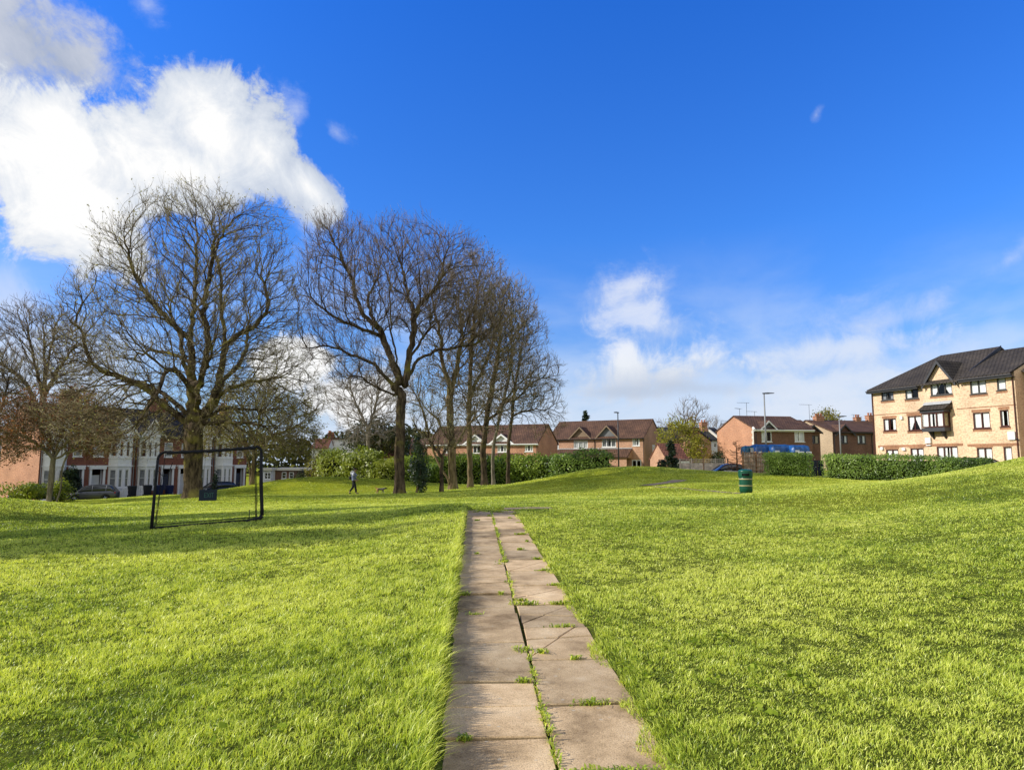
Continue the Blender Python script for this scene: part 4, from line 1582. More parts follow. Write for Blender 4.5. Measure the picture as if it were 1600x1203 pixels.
# --- the big bare tree behind the goal
T1 = make_tree('bare_tree', 'tallest spreading bare tree with a thick dark trunk behind the football goal', 'tree', 304, 38,
    [(302, 735), (303, 700), (304, 672)],
    [([(300, 668), (263, 638), (231, 611), (194, 590), (158, 581), (137, 556), (130, 524), (119, 506), (126, 478)], 0, -1.5),
     ([(303, 665), (302, 615), (299, 570), (299, 524), (304, 469), (306, 424), (308, 364), (304, 305)], 0.2, 0.5),
     ([(312, 655), (336, 625), (343, 588), (350, 542), (345, 478), (345, 433), (336, 387), (327, 318)], 0, 0.6),
     ([(299, 566), (263, 552), (231, 549), (200, 560)], 0.3, 2.0),
     ([(297, 530), (263, 501), (235, 469), (212, 433), (199, 392), (190, 360)], 0.2, -1.8),
     ([(349, 545), (372, 524), (400, 506), (418, 478), (410, 433)], 0, 1.2),
     ([(335, 630), (354, 611), (391, 597), (436, 590), (462, 572)], 0, -1.0),
     ([(318, 662), (367, 660), (413, 668), (445, 695)], 0, -2.2),
     ([(297, 650), (254, 615), (217, 597), (180, 610)], 0, 1.5),
     ([(313, 600), (325, 540), (318, 480), (330, 420), (350, 360), (380, 330)], -0.3, -1.6),
     ([(302, 615), (285, 590), (262, 580), (230, 640), (205, 665)], -0.5, -3.6),
     ([(306, 640), (315, 590), (330, 560), (335, 520)], -0.5, -4.4),
     ([(303, 620), (290, 570), (280, 530), (262, 470), (250, 420)], 0.5, 4.2),
     ([(340, 600), (370, 575), (385, 540), (390, 490)], 0.4, 3.8),
     ([(318, 655), (350, 640), (380, 640), (420, 640)], 0.2, 3.2)],
    [(310, 400, 122, 90, 0, 4.2), (265, 520, 150, 130, 0, 5.0), (375, 480, 78, 150, 0, 4.5), (150, 555, 55, 95, -1, 3.0), (405, 620, 85, 85, 0, 4.5),
     (215, 640, 120, 65, 0, 4.5), (314, 340, 62, 38, 0, 2.5), (200, 400, 40, 55, -1, 2.5), (415, 400, 34, 70, 0, 2.5)],
    0.50, 0.0075, nattr=5000, D=0.42, dk=0.62, seed=11, bark='bark_mossy', twig='twig_olive', twig_r=0.0075, per=0.72, tl=(0.35, 1.0), up=0.30, droop=0.0,
    leaves=('leaf_bud', 9000, 0.05, 0.13, 'tips'), flare=1.4)

# --- the bare tree by the walker
T2 = make_tree('bare_tree', 'big bare tree with a straight dark trunk next to the walking dog', 'tree', 625, 44,
    [(624, 720), (625, 670), (627, 618)],
    [([(624, 612), (604, 590), (584, 571), (540, 549), (504, 541), (480, 543), (466, 520)], 0, -1.5),
     ([(625, 595), (611, 559), (598, 527), (588, 511), (568, 491), (556, 464), (548, 432), (532, 400), (515, 362)], 0, 0.6),
     ([(633, 600), (639, 559), (645, 519), (649, 491), (667, 464), (687, 440), (695, 408), (703, 380)], 0, -0.8),
     ([(634, 595), (655, 563), (679, 549), (711, 543), (747, 535), (775, 510)], 0, 1.2),
     ([(615, 617), (592, 607), (564, 591), (540, 590)], -0.2, -2.0),
     ([(649, 491), (639, 468), (631, 432), (627, 380)], 0, 1.0),
     ([(588, 511), (575, 470), (590, 430), (598, 390)], 0, 2.2),
     ([(598, 527), (560, 510), (520, 495), (490, 470)], 0, -1.4),
     ([(630, 600), (620, 560), (610, 500)], -0.4, -4.0),
     ([(640, 560), (665, 520), (680, 480)], 0.5, 4.0)],
    [(545, 455, 75, 105, 0, 4.2), (630, 440, 88, 88, 0, 4.5), (700, 450, 55, 80, 0, 3.5), (510, 520, 48, 55, -1, 3.0), (745, 490, 42, 55, 0.5, 2.5), (530, 385, 50, 42, 0, 2.4), (570, 580, 50, 35, -1, 2.5)],
    0.345, 0.0075, nattr=3500, D=0.45, dk=0.62, seed=22, bark='bark_dark', twig='twig_brown', twig_r=0.008, per=0.65, tl=(0.4, 1.1), up=0.40,
    leaves=('twig_brown', 2500, 0.06, 0.12, 'tips'), flare=1.3)

# --- the group of trees to its right
GRP = 'bare trees in front of the long hedge'
make_tree('bare_tree', 'bare tree with a thick forked trunk splitting low in front of the hedge', 'tree', 708, 50,
    [(707, 735), (706, 705), (704, 680), (703, 640), (702, 600)],
    [([(702, 600), (690, 560), (688, 530), (680, 490), (672, 450)], 0, -0.6), ([(703, 620), (715, 570), (722, 520), (715, 470)], 0, 0.8),
     ([(705, 705), (716, 690), (728, 668), (745, 650)], -0.2, -1.0), ([(704, 690), (692, 672), (684, 655), (670, 640)], -0.2, -1.5)],
    [(695, 500, 52, 85, 0, 3.2), (735, 510, 45, 70, 0, 3.2), (690, 610, 48, 45, -0.5, 2.8), (735, 630, 40, 40, 0, 2.5), (655, 610, 28, 40, 0, 2)],
    0.31, 0.0085, nattr=1900, D=0.5, dk=0.68, seed=31, bark='bark_tan', twig='twig_olive', twig_r=0.0085, per=0.6, up=0.25, leaves=('leaf_olive', 6500, 0.08, 0.16, 0.12), group=GRP,
    extra_trunks=[(-0.6, -0.3, [(700, 748), (690, 733), (678, 707), (669, 672), (660, 640), (647, 612)])])
make_tree('bare_tree', 'bare tree with a single straight trunk just right of the forked tree', 'tree', 735, 52,
    [(734, 720), (733, 690), (733, 640), (735, 590)],
    [([(735, 590), (737, 540), (742, 490), (748, 440)], 0, 0.5), ([(734, 620), (750, 585), (765, 550), (775, 510)], 0, 1.0), ([(733, 640), (720, 610), (715, 580)], 0, -1.5)],
    [(745, 470, 55, 75, 0, 3.2), (765, 540, 50, 60, 0, 3), (725, 600, 35, 45, 0, 2.5)],
    0.215, 0.0085, nattr=1500, D=0.5, dk=0.68, seed=32, bark='bark_tan', twig='twig_tan', twig_r=0.0085, per=0.6, up=0.28, leaves=('leaf_olive', 4200, 0.08, 0.15, 0.12), group=GRP)
make_tree('bare_tree', 'short dark ivy wrapped tree between the two straight trunks near the hedge', 'tree', 757, 57,
    [(756, 730), (754, 705), (757, 680), (762, 640)],
    [([(754, 705), (744, 690), (735, 680)], 0, -0.5), ([(757, 680), (745, 655), (740, 630)], 0, 0.5), ([(762, 640), (772, 590), (780, 540), (782, 480)], 0, 0.5), ([(760, 660), (780, 640), (795, 625)], 0, -1)],
    [(778, 530, 50, 85, 0, 3.4), (760, 650, 38, 32, 0, 2.4), (800, 600, 40, 50, 0, 2.5)],
    0.26, 0.0085, nattr=1400, D=0.52, dk=0.7, seed=33, bark='bark_dark', twig='twig_tan', twig_r=0.01, per=0.6, up=0.25, leaves=('leaf_ivy', 6500, 0.09, 0.18, 0.16), group=GRP)
make_tree('bare_tree', 'slim pale trunked bare tree in front of the house with the white gable', 'tree', 771, 59,
    [(770, 720), (772, 690), (779, 660), (788, 620)],
    [([(788, 620), (798, 570), (800, 520), (798, 470)], 0, 0.6), ([(776, 670), (765, 640), (760, 610)], 0, -1), ([(786, 630), (810, 600), (830, 590)], 0, 0.5)],
    [(800, 510, 42, 75, 0, 3), (825, 600, 38, 40, 0, 2.5), (780, 600, 35, 45, 0, 2.5)],
    0.155, 0.0085, nattr=1200, D=0.52, dk=0.7, seed=34, bark='bark_pale', twig='twig_tan', twig_r=0.01, per=0.6, up=0.25, group=GRP)
make_tree('bare_tree', 'rightmost bare tree of the group with a dark slender trunk', 'tree', 794, 61,
    [(794, 720), (795, 690), (800, 650), (804, 610)],
    [([(804, 610), (812, 560), (818, 510)], 0, 0.6), ([(802, 630), (830, 600), (855, 590)], 0, 0.5), ([(800, 650), (830, 640), (865, 640)], 0, -0.8), ([(804, 600), (795, 560), (790, 520)], 0, -1)],
    [(815, 545, 40, 75, 0, 3), (840, 600, 36, 55, 0, 2.8), (848, 650, 30, 28, 0, 2), (800, 620, 40, 40, 0, 2.4)],
    0.17, 0.0085, nattr=1400, D=0.52, dk=0.68, seed=35, bark='bark_dark', twig='twig_tan', twig_r=0.0095, per=0.6, up=0.15, droop=0.05, group=GRP)
make_tree('small_tree', 'thin short dark tree in front of the forked tree', 'tree', 690, 45,
    [(690, 745), (690, 728), (692, 712)],
    [([(692, 712), (700, 695), (708, 682)], 0, 0.3), ([(691, 716), (680, 700), (668, 685)], 0, -0.3)],
    [(690, 680, 34, 28, 0, 1.2), (668, 660, 25, 25, 0, 1)],
    0.13, 0.009, nattr=450, D=0.32, dk=0.45, seed=36, bark='bark_dark', twig='twig_olive', twig_r=0.007, per=1.2, up=0.2, leaves=('leaf_bud', 1400, 0.05, 0.1, 0.06))

# --- left side
make_tree('bare_tree', 'tall bare tree with fanning limbs at the far left above the red bronze tree', 'tree', 70, 74,
    [(70, 740), (69, 690), (68, 640)],
    [([(68, 640), (62, 600), (52, 555), (45, 520), (40, 492)], 0, 0), ([(67, 630), (75, 570), (85, 520), (93, 490)], 0, 1), ([(66, 650), (40, 600), (12, 575), (-10, 560)], 0, -1), ([(68, 620), (100, 565), (125, 530)], 0, -1), ([(69, 600), (70, 550), (66, 500)], 0, 2)],
    [(55, 540, 62, 66, 0, 5), (115, 560, 48, 55, 0, 4), (10, 590, 50, 50, 0, 4)],
    0.40, 0.013, nattr=1900, D=0.62, dk=0.85, seed=41, bark='bark_mossy', twig='twig_brown', twig_r=0.012, per=1.4, tl=(0.5, 1.2), up=0.35)
make_tree('leafy_tree', 'low spreading tree with red bronze leaves over the grey parked car', 'tree', 79, 50,
    [(80, 750), (82, 728), (84, 716)],
    [([(84, 716), (60, 695), (30, 680), (-5, 675)], 0, -0.5), ([(84, 716), (80, 690), (70, 655), (60, 635)], 0, 0.5), ([(84, 716), (105, 690), (130, 665), (150, 645)], 0, -0.5), ([(84, 718), (110, 705), (140, 695), (165, 690)], 0, -1.2), ([(82, 715), (95, 680), (100, 640)], 0, 1.5)],
    [(60, 670, 68, 42, 0, 3), (120, 665, 55, 46, 0, 3), (10, 690, 42, 36, 0, 2.4), (90, 640, 55, 25, 0, 2.2), (150, 690, 30, 26, -0.5, 1.8)],
    0.19, 0.010, nattr=1900, D=0.42, dk=0.58, seed=42, bark='bark_pale', twig='twig_tan', twig_r=0.008, per=1.5, tl=(0.3, 0.8), up=0.15, leaves=('leaf_red', 17000, 0.09, 0.19, 0.15),
    extra_trunks=[(1.5, 0.3, [(95, 762), (96, 740), (100, 722), (112, 700), (125, 680)])])
make_tree('leafy_tree', 'pale olive budding tree cut by the left edge of the photo', 'tree', -12, 54,
    [(-12, 740), (-11, 700), (-10, 670)],
    [([(-10, 670), (5, 630), (12, 595)], 0, 0), ([(-10, 670), (-20, 620), (-25, 580)], 0, 0.5), ([(-10, 680), (15, 660), (30, 650)], 0, -0.5)],
    [(0, 610, 34, 50, 0, 2.6), (8, 655, 32, 38, 0, 2.4), (-30, 630, 30, 50, 0, 2.4)],
    0.22, 0.011, nattr=1100, D=0.45, dk=0.62, seed=43, bark='bark_dark', twig='twig_olive', twig_r=0.009, per=1.5, up=0.2, leaves=('leaf_olive', 4200, 0.06, 0.12, 0.1))
make_tree('leafy_tree', 'two stemmed tree with yellow green spring leaves at the mound behind the goal', 'tree', 394, 56,
    [(396, 735), (398, 712), (400, 690)],
    [([(400, 690), (404, 660), (410, 630)], 0, 0.5), ([(399, 700), (430, 680), (460, 668)], 0, -0.5), ([(400, 690), (385, 655), (375, 630)], 0, 0.5)],
    [(395, 640, 60, 42, 0, 3), (440, 665, 50, 45, 0, 3), (350, 675, 38, 36, 0, 2.2), (470, 690, 32, 34, 0.5, 2), (415, 690, 60, 26, 0, 2.4)],
    0.20, 0.010, nattr=1800, D=0.45, dk=0.62, seed=44, bark='bark_tan', twig='twig_olive', twig_r=0.0085, per=1.5, tl=(0.3, 0.8), up=0.1, droop=0.05, leaves=('leaf_spring', 12500, 0.09, 0.19, 0.13),
    extra_trunks=[(-0.7, 0.2, [(391, 742), (389, 722), (380, 704), (366, 690), (348, 676)])])

# --- background trees
def far_tree(name, label, cat, px, Y, top, spread, seed, bark, twig, trunk_r=0.22, twig_r=0.016, n=700, leaves=None, bottom=735, group=None, per=1.3, lob=None):
    h = bottom - top
    return make_tree(name, label, cat, px, Y, [(px, bottom - h * 0.2), (px + 1, bottom - h * 0.4)],
        [([(px + 1, bottom - h * 0.4), (px + spread * 0.2, bottom - h * 0.65), (px + spread * 0.35, top + h * 0.08)], 0, 0.5),
         ([(px + 1, bottom - h * 0.4), (px - spread * 0.3, bottom - h * 0.65), (px - spread * 0.5, top + h * 0.12)], 0, -0.5)],
        lob or [(px, top + h * 0.3, spread, h * 0.3, 0, spread * Y / FPX * 0.8), (px, top + h * 0.5, spread * 0.8, h * 0.22, 0, spread * Y / FPX * 0.7)],
        trunk_r, 0.016, nattr=n, D=0.75, dk=1.0, seed=seed, bark=bark, twig=twig, twig_r=twig_r, per=per, tl=(0.6, 1.5), up=0.3, leaves=leaves, group=group)

far_tree('bare_tree', 'pale bare tree seen between the two biggest trees above the white house', 'tree', 575, 96, 575, 62, 51, 'bark_pale', 'twig_pale', 0.3, 0.014, 1100)
far_tree('bare_tree', 'leafless tree rising behind the chimney right of the yellow bush', 'tree', 1080, 112, 628, 27, 52, 'bark_dark', 'twig_brown', 0.2, 0.017, 260, bottom=730, per=0.5)
far_tree('bare_tree', 'small pale bare tree just right of the roof of the house with two gables', 'tree', 1040, 140, 660, 14, 53, 'bark_pale', 'twig_brown', 0.2, 0.02, 260, bottom=720)
far_tree('bare_tree', 'small bare tree immediately right of the brick chimney', 'tree', 1115, 135, 657, 15, 54, 'bark_pale', 'twig_brown', 0.2, 0.02, 260, bottom=720)
far_tree('leafy_tree', 'dark leafy tree behind the low red roofs left of the straight trunk', 'tree', 590, 108, 668, 30, 55, 'bark_dark', 'twig_olive', 0.3, 0.016, 600, leaves=('leaf_dark', 5200, 0.25, 0.5, 0.35), lob=[(590, 688, 30, 20, 0, 3.5), (572, 692, 22, 18, 0, 3), (610, 694, 22, 18, 0, 3)])
far_tree('leafy_tree', 'yellow green willow between the gabled house and the brick chimney', 'tree', 1066, 84, 672, 20, 56, 'bark_tan', 'twig_olive', 0.16, 0.012, 500, leaves=('leaf_willow', 4200, 0.16, 0.32, 0.22), bottom=738, lob=[(1062, 688, 20, 16, 0, 2), (1075, 703, 18, 20, 0, 2), (1048, 696, 12, 14, 0, 1.5), (1085, 712, 10, 18, 0, 1.5)])
far_tree('leafy_tree', 'russet brown thin tree behind the yellow willow', 'tree', 1078, 92, 662, 12, 57, 'bark_tan', 'twig_tan', 0.14, 0.012, 300, leaves=('leaf_autumn', 1500, 0.14, 0.28, 0.2), bottom=738)
far_tree('leafy_tree', 'rounded green tree top behind the ridge of the far right houses', 'tree', 1296, 118, 650, 13, 58, 'bark_dark', 'twig_olive', 0.16, 0.016, 260, leaves=('leaf_spring', 1600, 0.2, 0.4, 0.3), bottom=720, lob=[(1294, 663, 13, 11, 0, 2)])


def conifer(name, label, px, Y, top, half, seed, nleaf, bark='bark_dark', bottom=735, mat='leaf_conifer', size=(0.35, 0.7), gap=0.0):
    rng = np.random.default_rng(seed)
    g = on_ground(px, Y)
    zt = at(px, top, Y).z
    H = zt - g.z
    Rm = half * Y / FPX
    root = thing(name, label, 'tree', (g.x, g.y, g.z))
    mb = MB()
    mb.tube([(0, 0, -0.1), (0, 0, H * 0.5), (0, 0, H * 0.97)], [0.035 * H ** 0.9, 0.02 * H ** 0.9, 0.02], 8)
    nb = int(H * 5)
    bp = []
    for i in range(nb):
        f = (i + rng.random()) / nb
        z = H * (0.16 + 0.82 * f)
        ln = Rm * (1 - f) ** 0.8 * rng.uniform(0.7, 1.12) + 0.12
        a = rng.uniform(0, 2 * math.pi)
        e = (ln * math.cos(a), ln * math.sin(a), z - ln * 0.12 + ln * ln * 0.03)
        mb.tube([(0, 0, z), (e[0] * .5, e[1] * .5, z - ln * 0.03), e], [0.035, 0.02, 0.008], 3)
        bp.append((z, e, ln))
    mb.build('trunk', M[bark], root)
    C = []
    per = max(1, nleaf // nb)
    for (z, e, ln) in bp:
        f = rng.random(per) ** 0.7
        c = np.stack([e[0] * f, e[1] * f, z + (e[2] - z) * f], 1) + rng.normal(0, 0.10 + 0.05 * ln, (per, 3))
        C.append(c)
    C = np.concatenate(C)
    nr = rng.normal(size=C.shape) + np.array([0, 0, 0.8])
    leaf_mesh('crown', C, rng.uniform(size[0], size[1], len(C)), nr, M[mat], root, aspect=0.3, rng=rng)
    return root


conifer('conifer_tree', 'dark conifer top poking above the ridge of the house with two gables', 916, 122, 641, 17, 61, 2600, size=(0.4, 0.8))
conifer('conifer_tree', 'dark conifer at the end of the gabled house beside the garage', 1049, 66, 690, 15, 62, 1500, size=(0.2, 0.45))
conifer('conifer_tree', 'dark narrow conifer between the straight trunk and the forked tree', 652, 72, 677, 13, 63, 1500, size=(0.25, 0.5), mat='leaf_ivy')
conifer('conifer_tree', 'second dark spire of evergreen left of the tall dark conifer', 634, 76, 690, 9, 64, 800, size=(0.25, 0.5), mat='leaf_ivy')
# leafless dead conifer by the trellis
def dead_conifer():
    rng = np.random.default_rng(65)
    g = on_ground(1152, 52)
    H = at(1152, 688, 52).z - g.z
    root = thing('dead_conifer', 'brown dead conifer without needles in front of the brick gable wall', 'tree', g)
    mb = MB()
    mb.tube([(0, 0, -0.1), (0.02, 0, H * 0.5), (0, 0, H)], [0.065, 0.045, 0.012], 8)
    mb.build('trunk', M['bark_rust'], root)
    B, Mi, T = [], [], []
    mb = MB()
    for i in range(46):
        f = (i + rng.random()) / 46
        z = H * (0.12 + 0.86 * f)
        ln = 1.05 * (1 - f) ** 0.8 * rng.uniform(0.7, 1.1) + 0.1
        a = rng.uniform(0, 2 * math.pi)
        ca, sa = math.cos(a), math.sin(a)
        p = [np.array([ca * ln * t, sa * ln * t, z - 0.10 * ln * math.sin(t * math.pi) + 0.28 * ln * t ** 3]) for t in (0, 0.35, 0.7, 1.0)]
        mb.tube(p, [0.018, 0.014, 0.009, 0.005], 4)
        for _ in range(int(10 + 16 * ln)):
            t = rng.uniform(0.25, 1.0)
            b0 = np.array([ca * ln * t, sa * ln * t, z - 0.10 * ln * math.sin(t * math.pi) + 0.28 * ln * t ** 3])
            d = np.array([ca, sa, 0.35]) * 0.8 + rng.normal(0, 0.5, 3)
            d /= np.linalg.norm(d)
            l_ = rng.uniform(0.06, 0.2)
            B.append(b0); Mi.append(b0 + d * l_ * 0.5); T.append(b0 + d * l_)
    mb.build('branches', M['bark_rust'], root)
    V, F4, F3 = twig_mesh_arrays(np.array(B), np.array(Mi), np.array(T), 0.0065, rng)
    np_obj('twigs', V, [F4, F3], M['twig_rust'], root, tint=np.repeat(rng.random(len(B)), 7))


dead_conifer()

# --- slender trees standing left of the photo whose long shadows cross the lawn
for i, (X_, Y_, H_, lab) in enumerate(((-20.5, 10.9, 11.5, 'slender olive tree outside the left edge of the photo, nearest of three'), (-21.0, 14.4, 13.0, 'slender olive tree outside the left edge of the photo, middle of three'), (-22.5, 19.0, 14.0, 'slender olive tree outside the left edge of the photo, farthest of three'))):
    k_ = FPX / Y_
    pc = 800 + X_ * k_ * 1.0
    zg = 722 + (CAMZ + 0.5) * k_
    U_ = lambda z: zg - z * k_
    make_tree('leafy_tree', lab, 'tree', pc, Y_, [(pc, U_(1.5)), (pc + 4, U_(3.2))],
              [([(pc + 4, U_(3.2)), (pc - 8, U_(H_ * 0.6)), (pc + 5, U_(H_ * 0.93))], 0, 0.1), ([(pc + 4, U_(3.2)), (pc + 60, U_(H_ * 0.5)), (pc + 70, U_(H_ * 0.75))], 0, 0.6), ([(pc, U_(3.0)), (pc - 60, U_(H_ * 0.45)), (pc - 70, U_(H_ * 0.7))], 0, -0.6)],
              [(pc, U_(H_ * 0.62), 1.7 * k_, H_ * 0.34 * k_, 0, 1.25)], 0.2, 0.009, nattr=800, D=0.4, dk=0.55, seed=90 + i, bark='bark_tan', twig='twig_olive', per=1.2,
              leaves=('leaf_olive', 9000, 0.14, 0.28, 0.15), group='trees outside the left edge of the photo')


# ================================================================== hedges, bushes and shrubs
def hedge_shape(name, label, pts, width, heights, nleaf, size, mat, seed, cat='hedge', rough=0.12, group=None, sink=0.05):
    """clipped or loose hedge along a ground line; heights per point; leaves in a thick skin over a dark core"""
    rng = np.random.default_rng(seed)
    P = [np.array([p[0], p[1]]) for p in pts]
    seg = [np.linalg.norm(b - a) for a, b in zip(P[:-1], P[1:])]
    tot = sum(seg)
    cum = np.concatenate([[0], np.cumsum(seg)])
    c0 = P[len(P) // 2]
    root = thing(name, label, cat, (c0[0], c0[1], gz(c0[0], c0[1])), 0, group)
    off = np.array([c0[0], c0[1], gz(c0[0], c0[1])])

    def pos(s):
        s = np.clip(s, 0, tot)
        x = np.interp(s, cum, [p[0] for p in P]); y = np.interp(s, cum, [p[1] for p in P])
        h = np.interp(s, cum, heights)
        k = np.clip(np.searchsorted(cum, s) - 1, 0, len(seg) - 1)
        t = np.array([(P[i + 1] - P[i]) / seg[i] for i in range(len(seg))])[k]
        return x, y, h, t
    n = nleaf
    s = rng.uniform(-width * 0.3, tot + width * 0.3, n)
    x, y, h, t = pos(s)
    ov = s - np.clip(s, 0, tot)
    # choose a side: front, back, top
    face = rng.random(n)
    lat = np.where(face < 0.5, -0.5, np.where(face < 0.62, 0.5, rng.uniform(-0.5, 0.5, n))) * width
    zz = np.where(face < 0.62, rng.random(n) ** 0.9, 1.0)
    hh = h * (1 + (vnoise(s, lat, 1.3, seed % 9) - 0.5) * rough * 2 + (vnoise(s, lat, 0.45, 3) - 0.5) * rough)
    bulge = (vnoise(s, zz * 3, 0.9, (seed + 2) % 9) - 0.5) * width * rough * 3.0
    # rounded shoulders
    rnd = np.clip((zz - 0.8) / 0.2, 0, 1) ** 2
    lat = lat + np.sign(lat) * (bulge - rnd * width * 0.12)
    z = hh * zz + 0.03
    nx, ny = -t[:, 1], t[:, 0]
    X = x + nx * lat + t[:, 0] * ov
    Y = y + ny * lat + t[:, 1] * ov
    J = rng.normal(0, size[1] * 0.7, (n, 3))
    Zb = ground(x, y) - sink
    C = np.stack([X, Y, Zb + z], 1) + J
    nr = np.stack([nx * np.sign(lat), ny * np.sign(lat), np.where(face < 0.62, 0.4, 1.2)], 1) + rng.normal(0, 0.55, (n, 3))
    cl = vnoise(s * 1.0, z * 1.2, 0.6, 5) * 0.5 + vnoise(s, z, 2.0, 6) * 0.5
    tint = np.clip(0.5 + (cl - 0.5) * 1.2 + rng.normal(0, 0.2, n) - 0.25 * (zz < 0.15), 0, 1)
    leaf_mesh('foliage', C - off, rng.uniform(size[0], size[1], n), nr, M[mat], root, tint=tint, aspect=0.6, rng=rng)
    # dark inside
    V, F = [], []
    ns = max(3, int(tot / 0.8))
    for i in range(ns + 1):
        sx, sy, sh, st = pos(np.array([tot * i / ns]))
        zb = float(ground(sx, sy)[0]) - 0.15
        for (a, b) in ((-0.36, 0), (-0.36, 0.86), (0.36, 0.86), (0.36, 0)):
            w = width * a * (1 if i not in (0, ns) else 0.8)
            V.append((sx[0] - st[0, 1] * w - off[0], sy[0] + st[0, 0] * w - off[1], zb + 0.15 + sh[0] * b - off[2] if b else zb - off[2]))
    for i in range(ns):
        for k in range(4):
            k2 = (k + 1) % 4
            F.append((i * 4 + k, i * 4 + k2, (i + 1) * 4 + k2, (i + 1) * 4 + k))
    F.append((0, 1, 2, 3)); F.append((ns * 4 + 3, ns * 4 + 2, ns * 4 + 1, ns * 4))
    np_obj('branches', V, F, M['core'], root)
    return root


def ht(px, py, Y):
    g = on_ground(px, Y)
    return at(px, py, Y).z - g.z


def hp(px, Y):
    g = on_ground(px, Y)
    return (g.x, g.y)


# long laurel hedge in front of the houses
hedge_shape('hedge', 'long dark green laurel hedge running behind the group of bare trees', [hp(628, 62), hp(720, 64), hp(800, 65), hp(880, 64)], 1.5,
            [ht(628, 720, 62), ht(720, 716, 64), ht(800, 717, 65), ht(880, 716, 64)], 15000, (0.10, 0.26), 'leaf_hedge', 71, rough=0.13)
hedge_shape('hedge', 'darker hedge end in front of the lean-to roof of the house with two gables', [hp(872, 62.5), hp(910, 61.5), hp(950, 60.5)], 1.4,
            [ht(872, 713, 62.5), ht(910, 709, 61.5), ht(950, 709, 60.5)], 5000, (0.10, 0.22), 'leaf_box', 72, rough=0.12)
hedge_shape('hedge', 'lime green leafy hedge behind the person walking the dog', [hp(512, 65), hp(550, 64), hp(588, 62.5)], 1.8,
            [ht(512, 716, 65), ht(550, 708, 64), ht(588, 714, 62.5)], 6500, (0.13, 0.28), 'leaf_lime', 73, rough=0.22)
hedge_shape('hedge', 'short lime green hedge piece just left of the straight dark trunk', [hp(594, 61.5), hp(612, 61.5), hp(626, 61.5)], 1.2,
            [ht(594, 722, 61.5), ht(612, 721, 61.5), ht(626, 722, 61.5)], 2300, (0.11, 0.22), 'leaf_lime', 74, rough=0.1)
hedge_shape('hedge', 'neatly clipped square hedge right behind the green litter bin', [hp(1203, 44), hp(1232, 43.7), hp(1260, 43.4)], 1.1,
            [ht(1203, 710, 44), ht(1235, 710, 43.7), ht(1267, 711, 43.4)], 7500, (0.05, 0.11), 'leaf_box', 75, rough=0.05)
hedge_shape('hedge', 'long clipped hedge in front of the yellow brick flats', [hp(1298, 43), hp(1370, 41), hp(1450, 39), hp(1540, 37)], 1.1,
            [ht(1290, 712, 43), ht(1370, 713, 41), ht(1450, 715, 39), ht(1540, 718, 37)], 14000, (0.05, 0.11), 'leaf_box', 76, rough=0.07)


def bush(name, label, px, Y, top, half, n, size, mat, seed, cat='bush', depth=0.9, core=True, stems=6, loose=0.0, bottom=None):
    rng = np.random.default_rng(seed)
    g = on_ground(px, Y)
    H = at(px, top, Y).z - g.z
    Rm = half * Y / FPX
    root = thing(name, label, cat, (g.x, g.y, g.z))
    nl = 9
    cs = np.stack([rng.normal(0, Rm * 0.42, nl), rng.normal(0, Rm * 0.4, nl), rng.uniform(0.3, 0.75, nl) * H], 1)
    rad = np.stack([rng.uniform(0.4, 0.62, nl) * Rm] * 2 + [rng.uniform(0.24, 0.4, nl) * H], 1)
    k = rng.integers(0, nl, n)
    v = rng.normal(size=(n, 3))
    v /= np.linalg.norm(v, axis=1, keepdims=True)
    C = cs[k] + v * rad[k] * (0.75 + 0.35 * rng.random((n, 1)) + loose * rng.random((n, 1)))
    C[:, 2] = np.clip(C[:, 2], 0.05, None)
    cl = vnoise(C[:, 0] * 2, C[:, 2] * 2 + C[:, 1], 0.8, seed % 8)
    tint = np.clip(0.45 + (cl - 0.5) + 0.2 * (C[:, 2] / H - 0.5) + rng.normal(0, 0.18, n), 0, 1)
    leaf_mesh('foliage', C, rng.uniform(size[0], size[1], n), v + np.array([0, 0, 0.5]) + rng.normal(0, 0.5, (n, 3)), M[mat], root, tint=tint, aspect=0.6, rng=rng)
    mb = MB()
    for i in range(stems):
        a = rng.uniform(0, 2 * math.pi)
        e = cs[rng.integers(0, nl)]
        mb.tube([(math.cos(a) * Rm * 0.08, math.sin(a) * Rm * 0.08, -0.05), (e[0] * 0.5, e[1] * 0.5, e[2] * 0.55), tuple(e + np.array([0, 0, rad[0][2] * 0.5]))], [0.035, 0.025, 0.01], 5)
    mb.build('stems', M['bark_dark'], root)
    return root


bush('ivy_bush', 'dark ivy covered stump bush right of the straight dark trunk', 651, 45, 700, 17, 4200, (0.07, 0.16), 'leaf_ivy', 81, loose=0.25)
bush('shrub', 'bright green shrub in front of the red brick gable wall at the left edge', 44, 55, 752, 30, 2600, (0.10, 0.24), 'leaf_lime', 82, loose=0.35)
bush('shrub', 'bright leafy shrub beside the front of the grey car', 98, 56, 750, 17, 1300, (0.10, 0.24), 'leaf_lime', 83, loose=0.4)
bush('bush', 'dark rounded evergreen bush in front of the white doorway behind the car', 116, 66, 731, 15, 5200, (0.12, 0.24), 'leaf_ivy', 84)
bush('bush', 'dark evergreen bush behind the pale forked trunk', 76, 68, 733, 17, 4800, (0.12, 0.24), 'leaf_ivy', 85)
bush('bush', 'rough yellow green bush left of the lime hedge near the lamp post', 500, 70, 706, 17, 2600, (0.14, 0.3), 'leaf_spring', 86, loose=0.3)
bush('bush', 'bright green bush in the hedge line right of the ivy bush', 672, 61, 722, 16, 2400, (0.11, 0.24), 'leaf_hedge', 87, loose=0.2)
bush('bush', 'dark low bush at the foot of the gabled house beside the white garage doors', 1037, 62, 719, 14, 2200, (0.10, 0.22), 'leaf_dark', 88, loose=0.2)
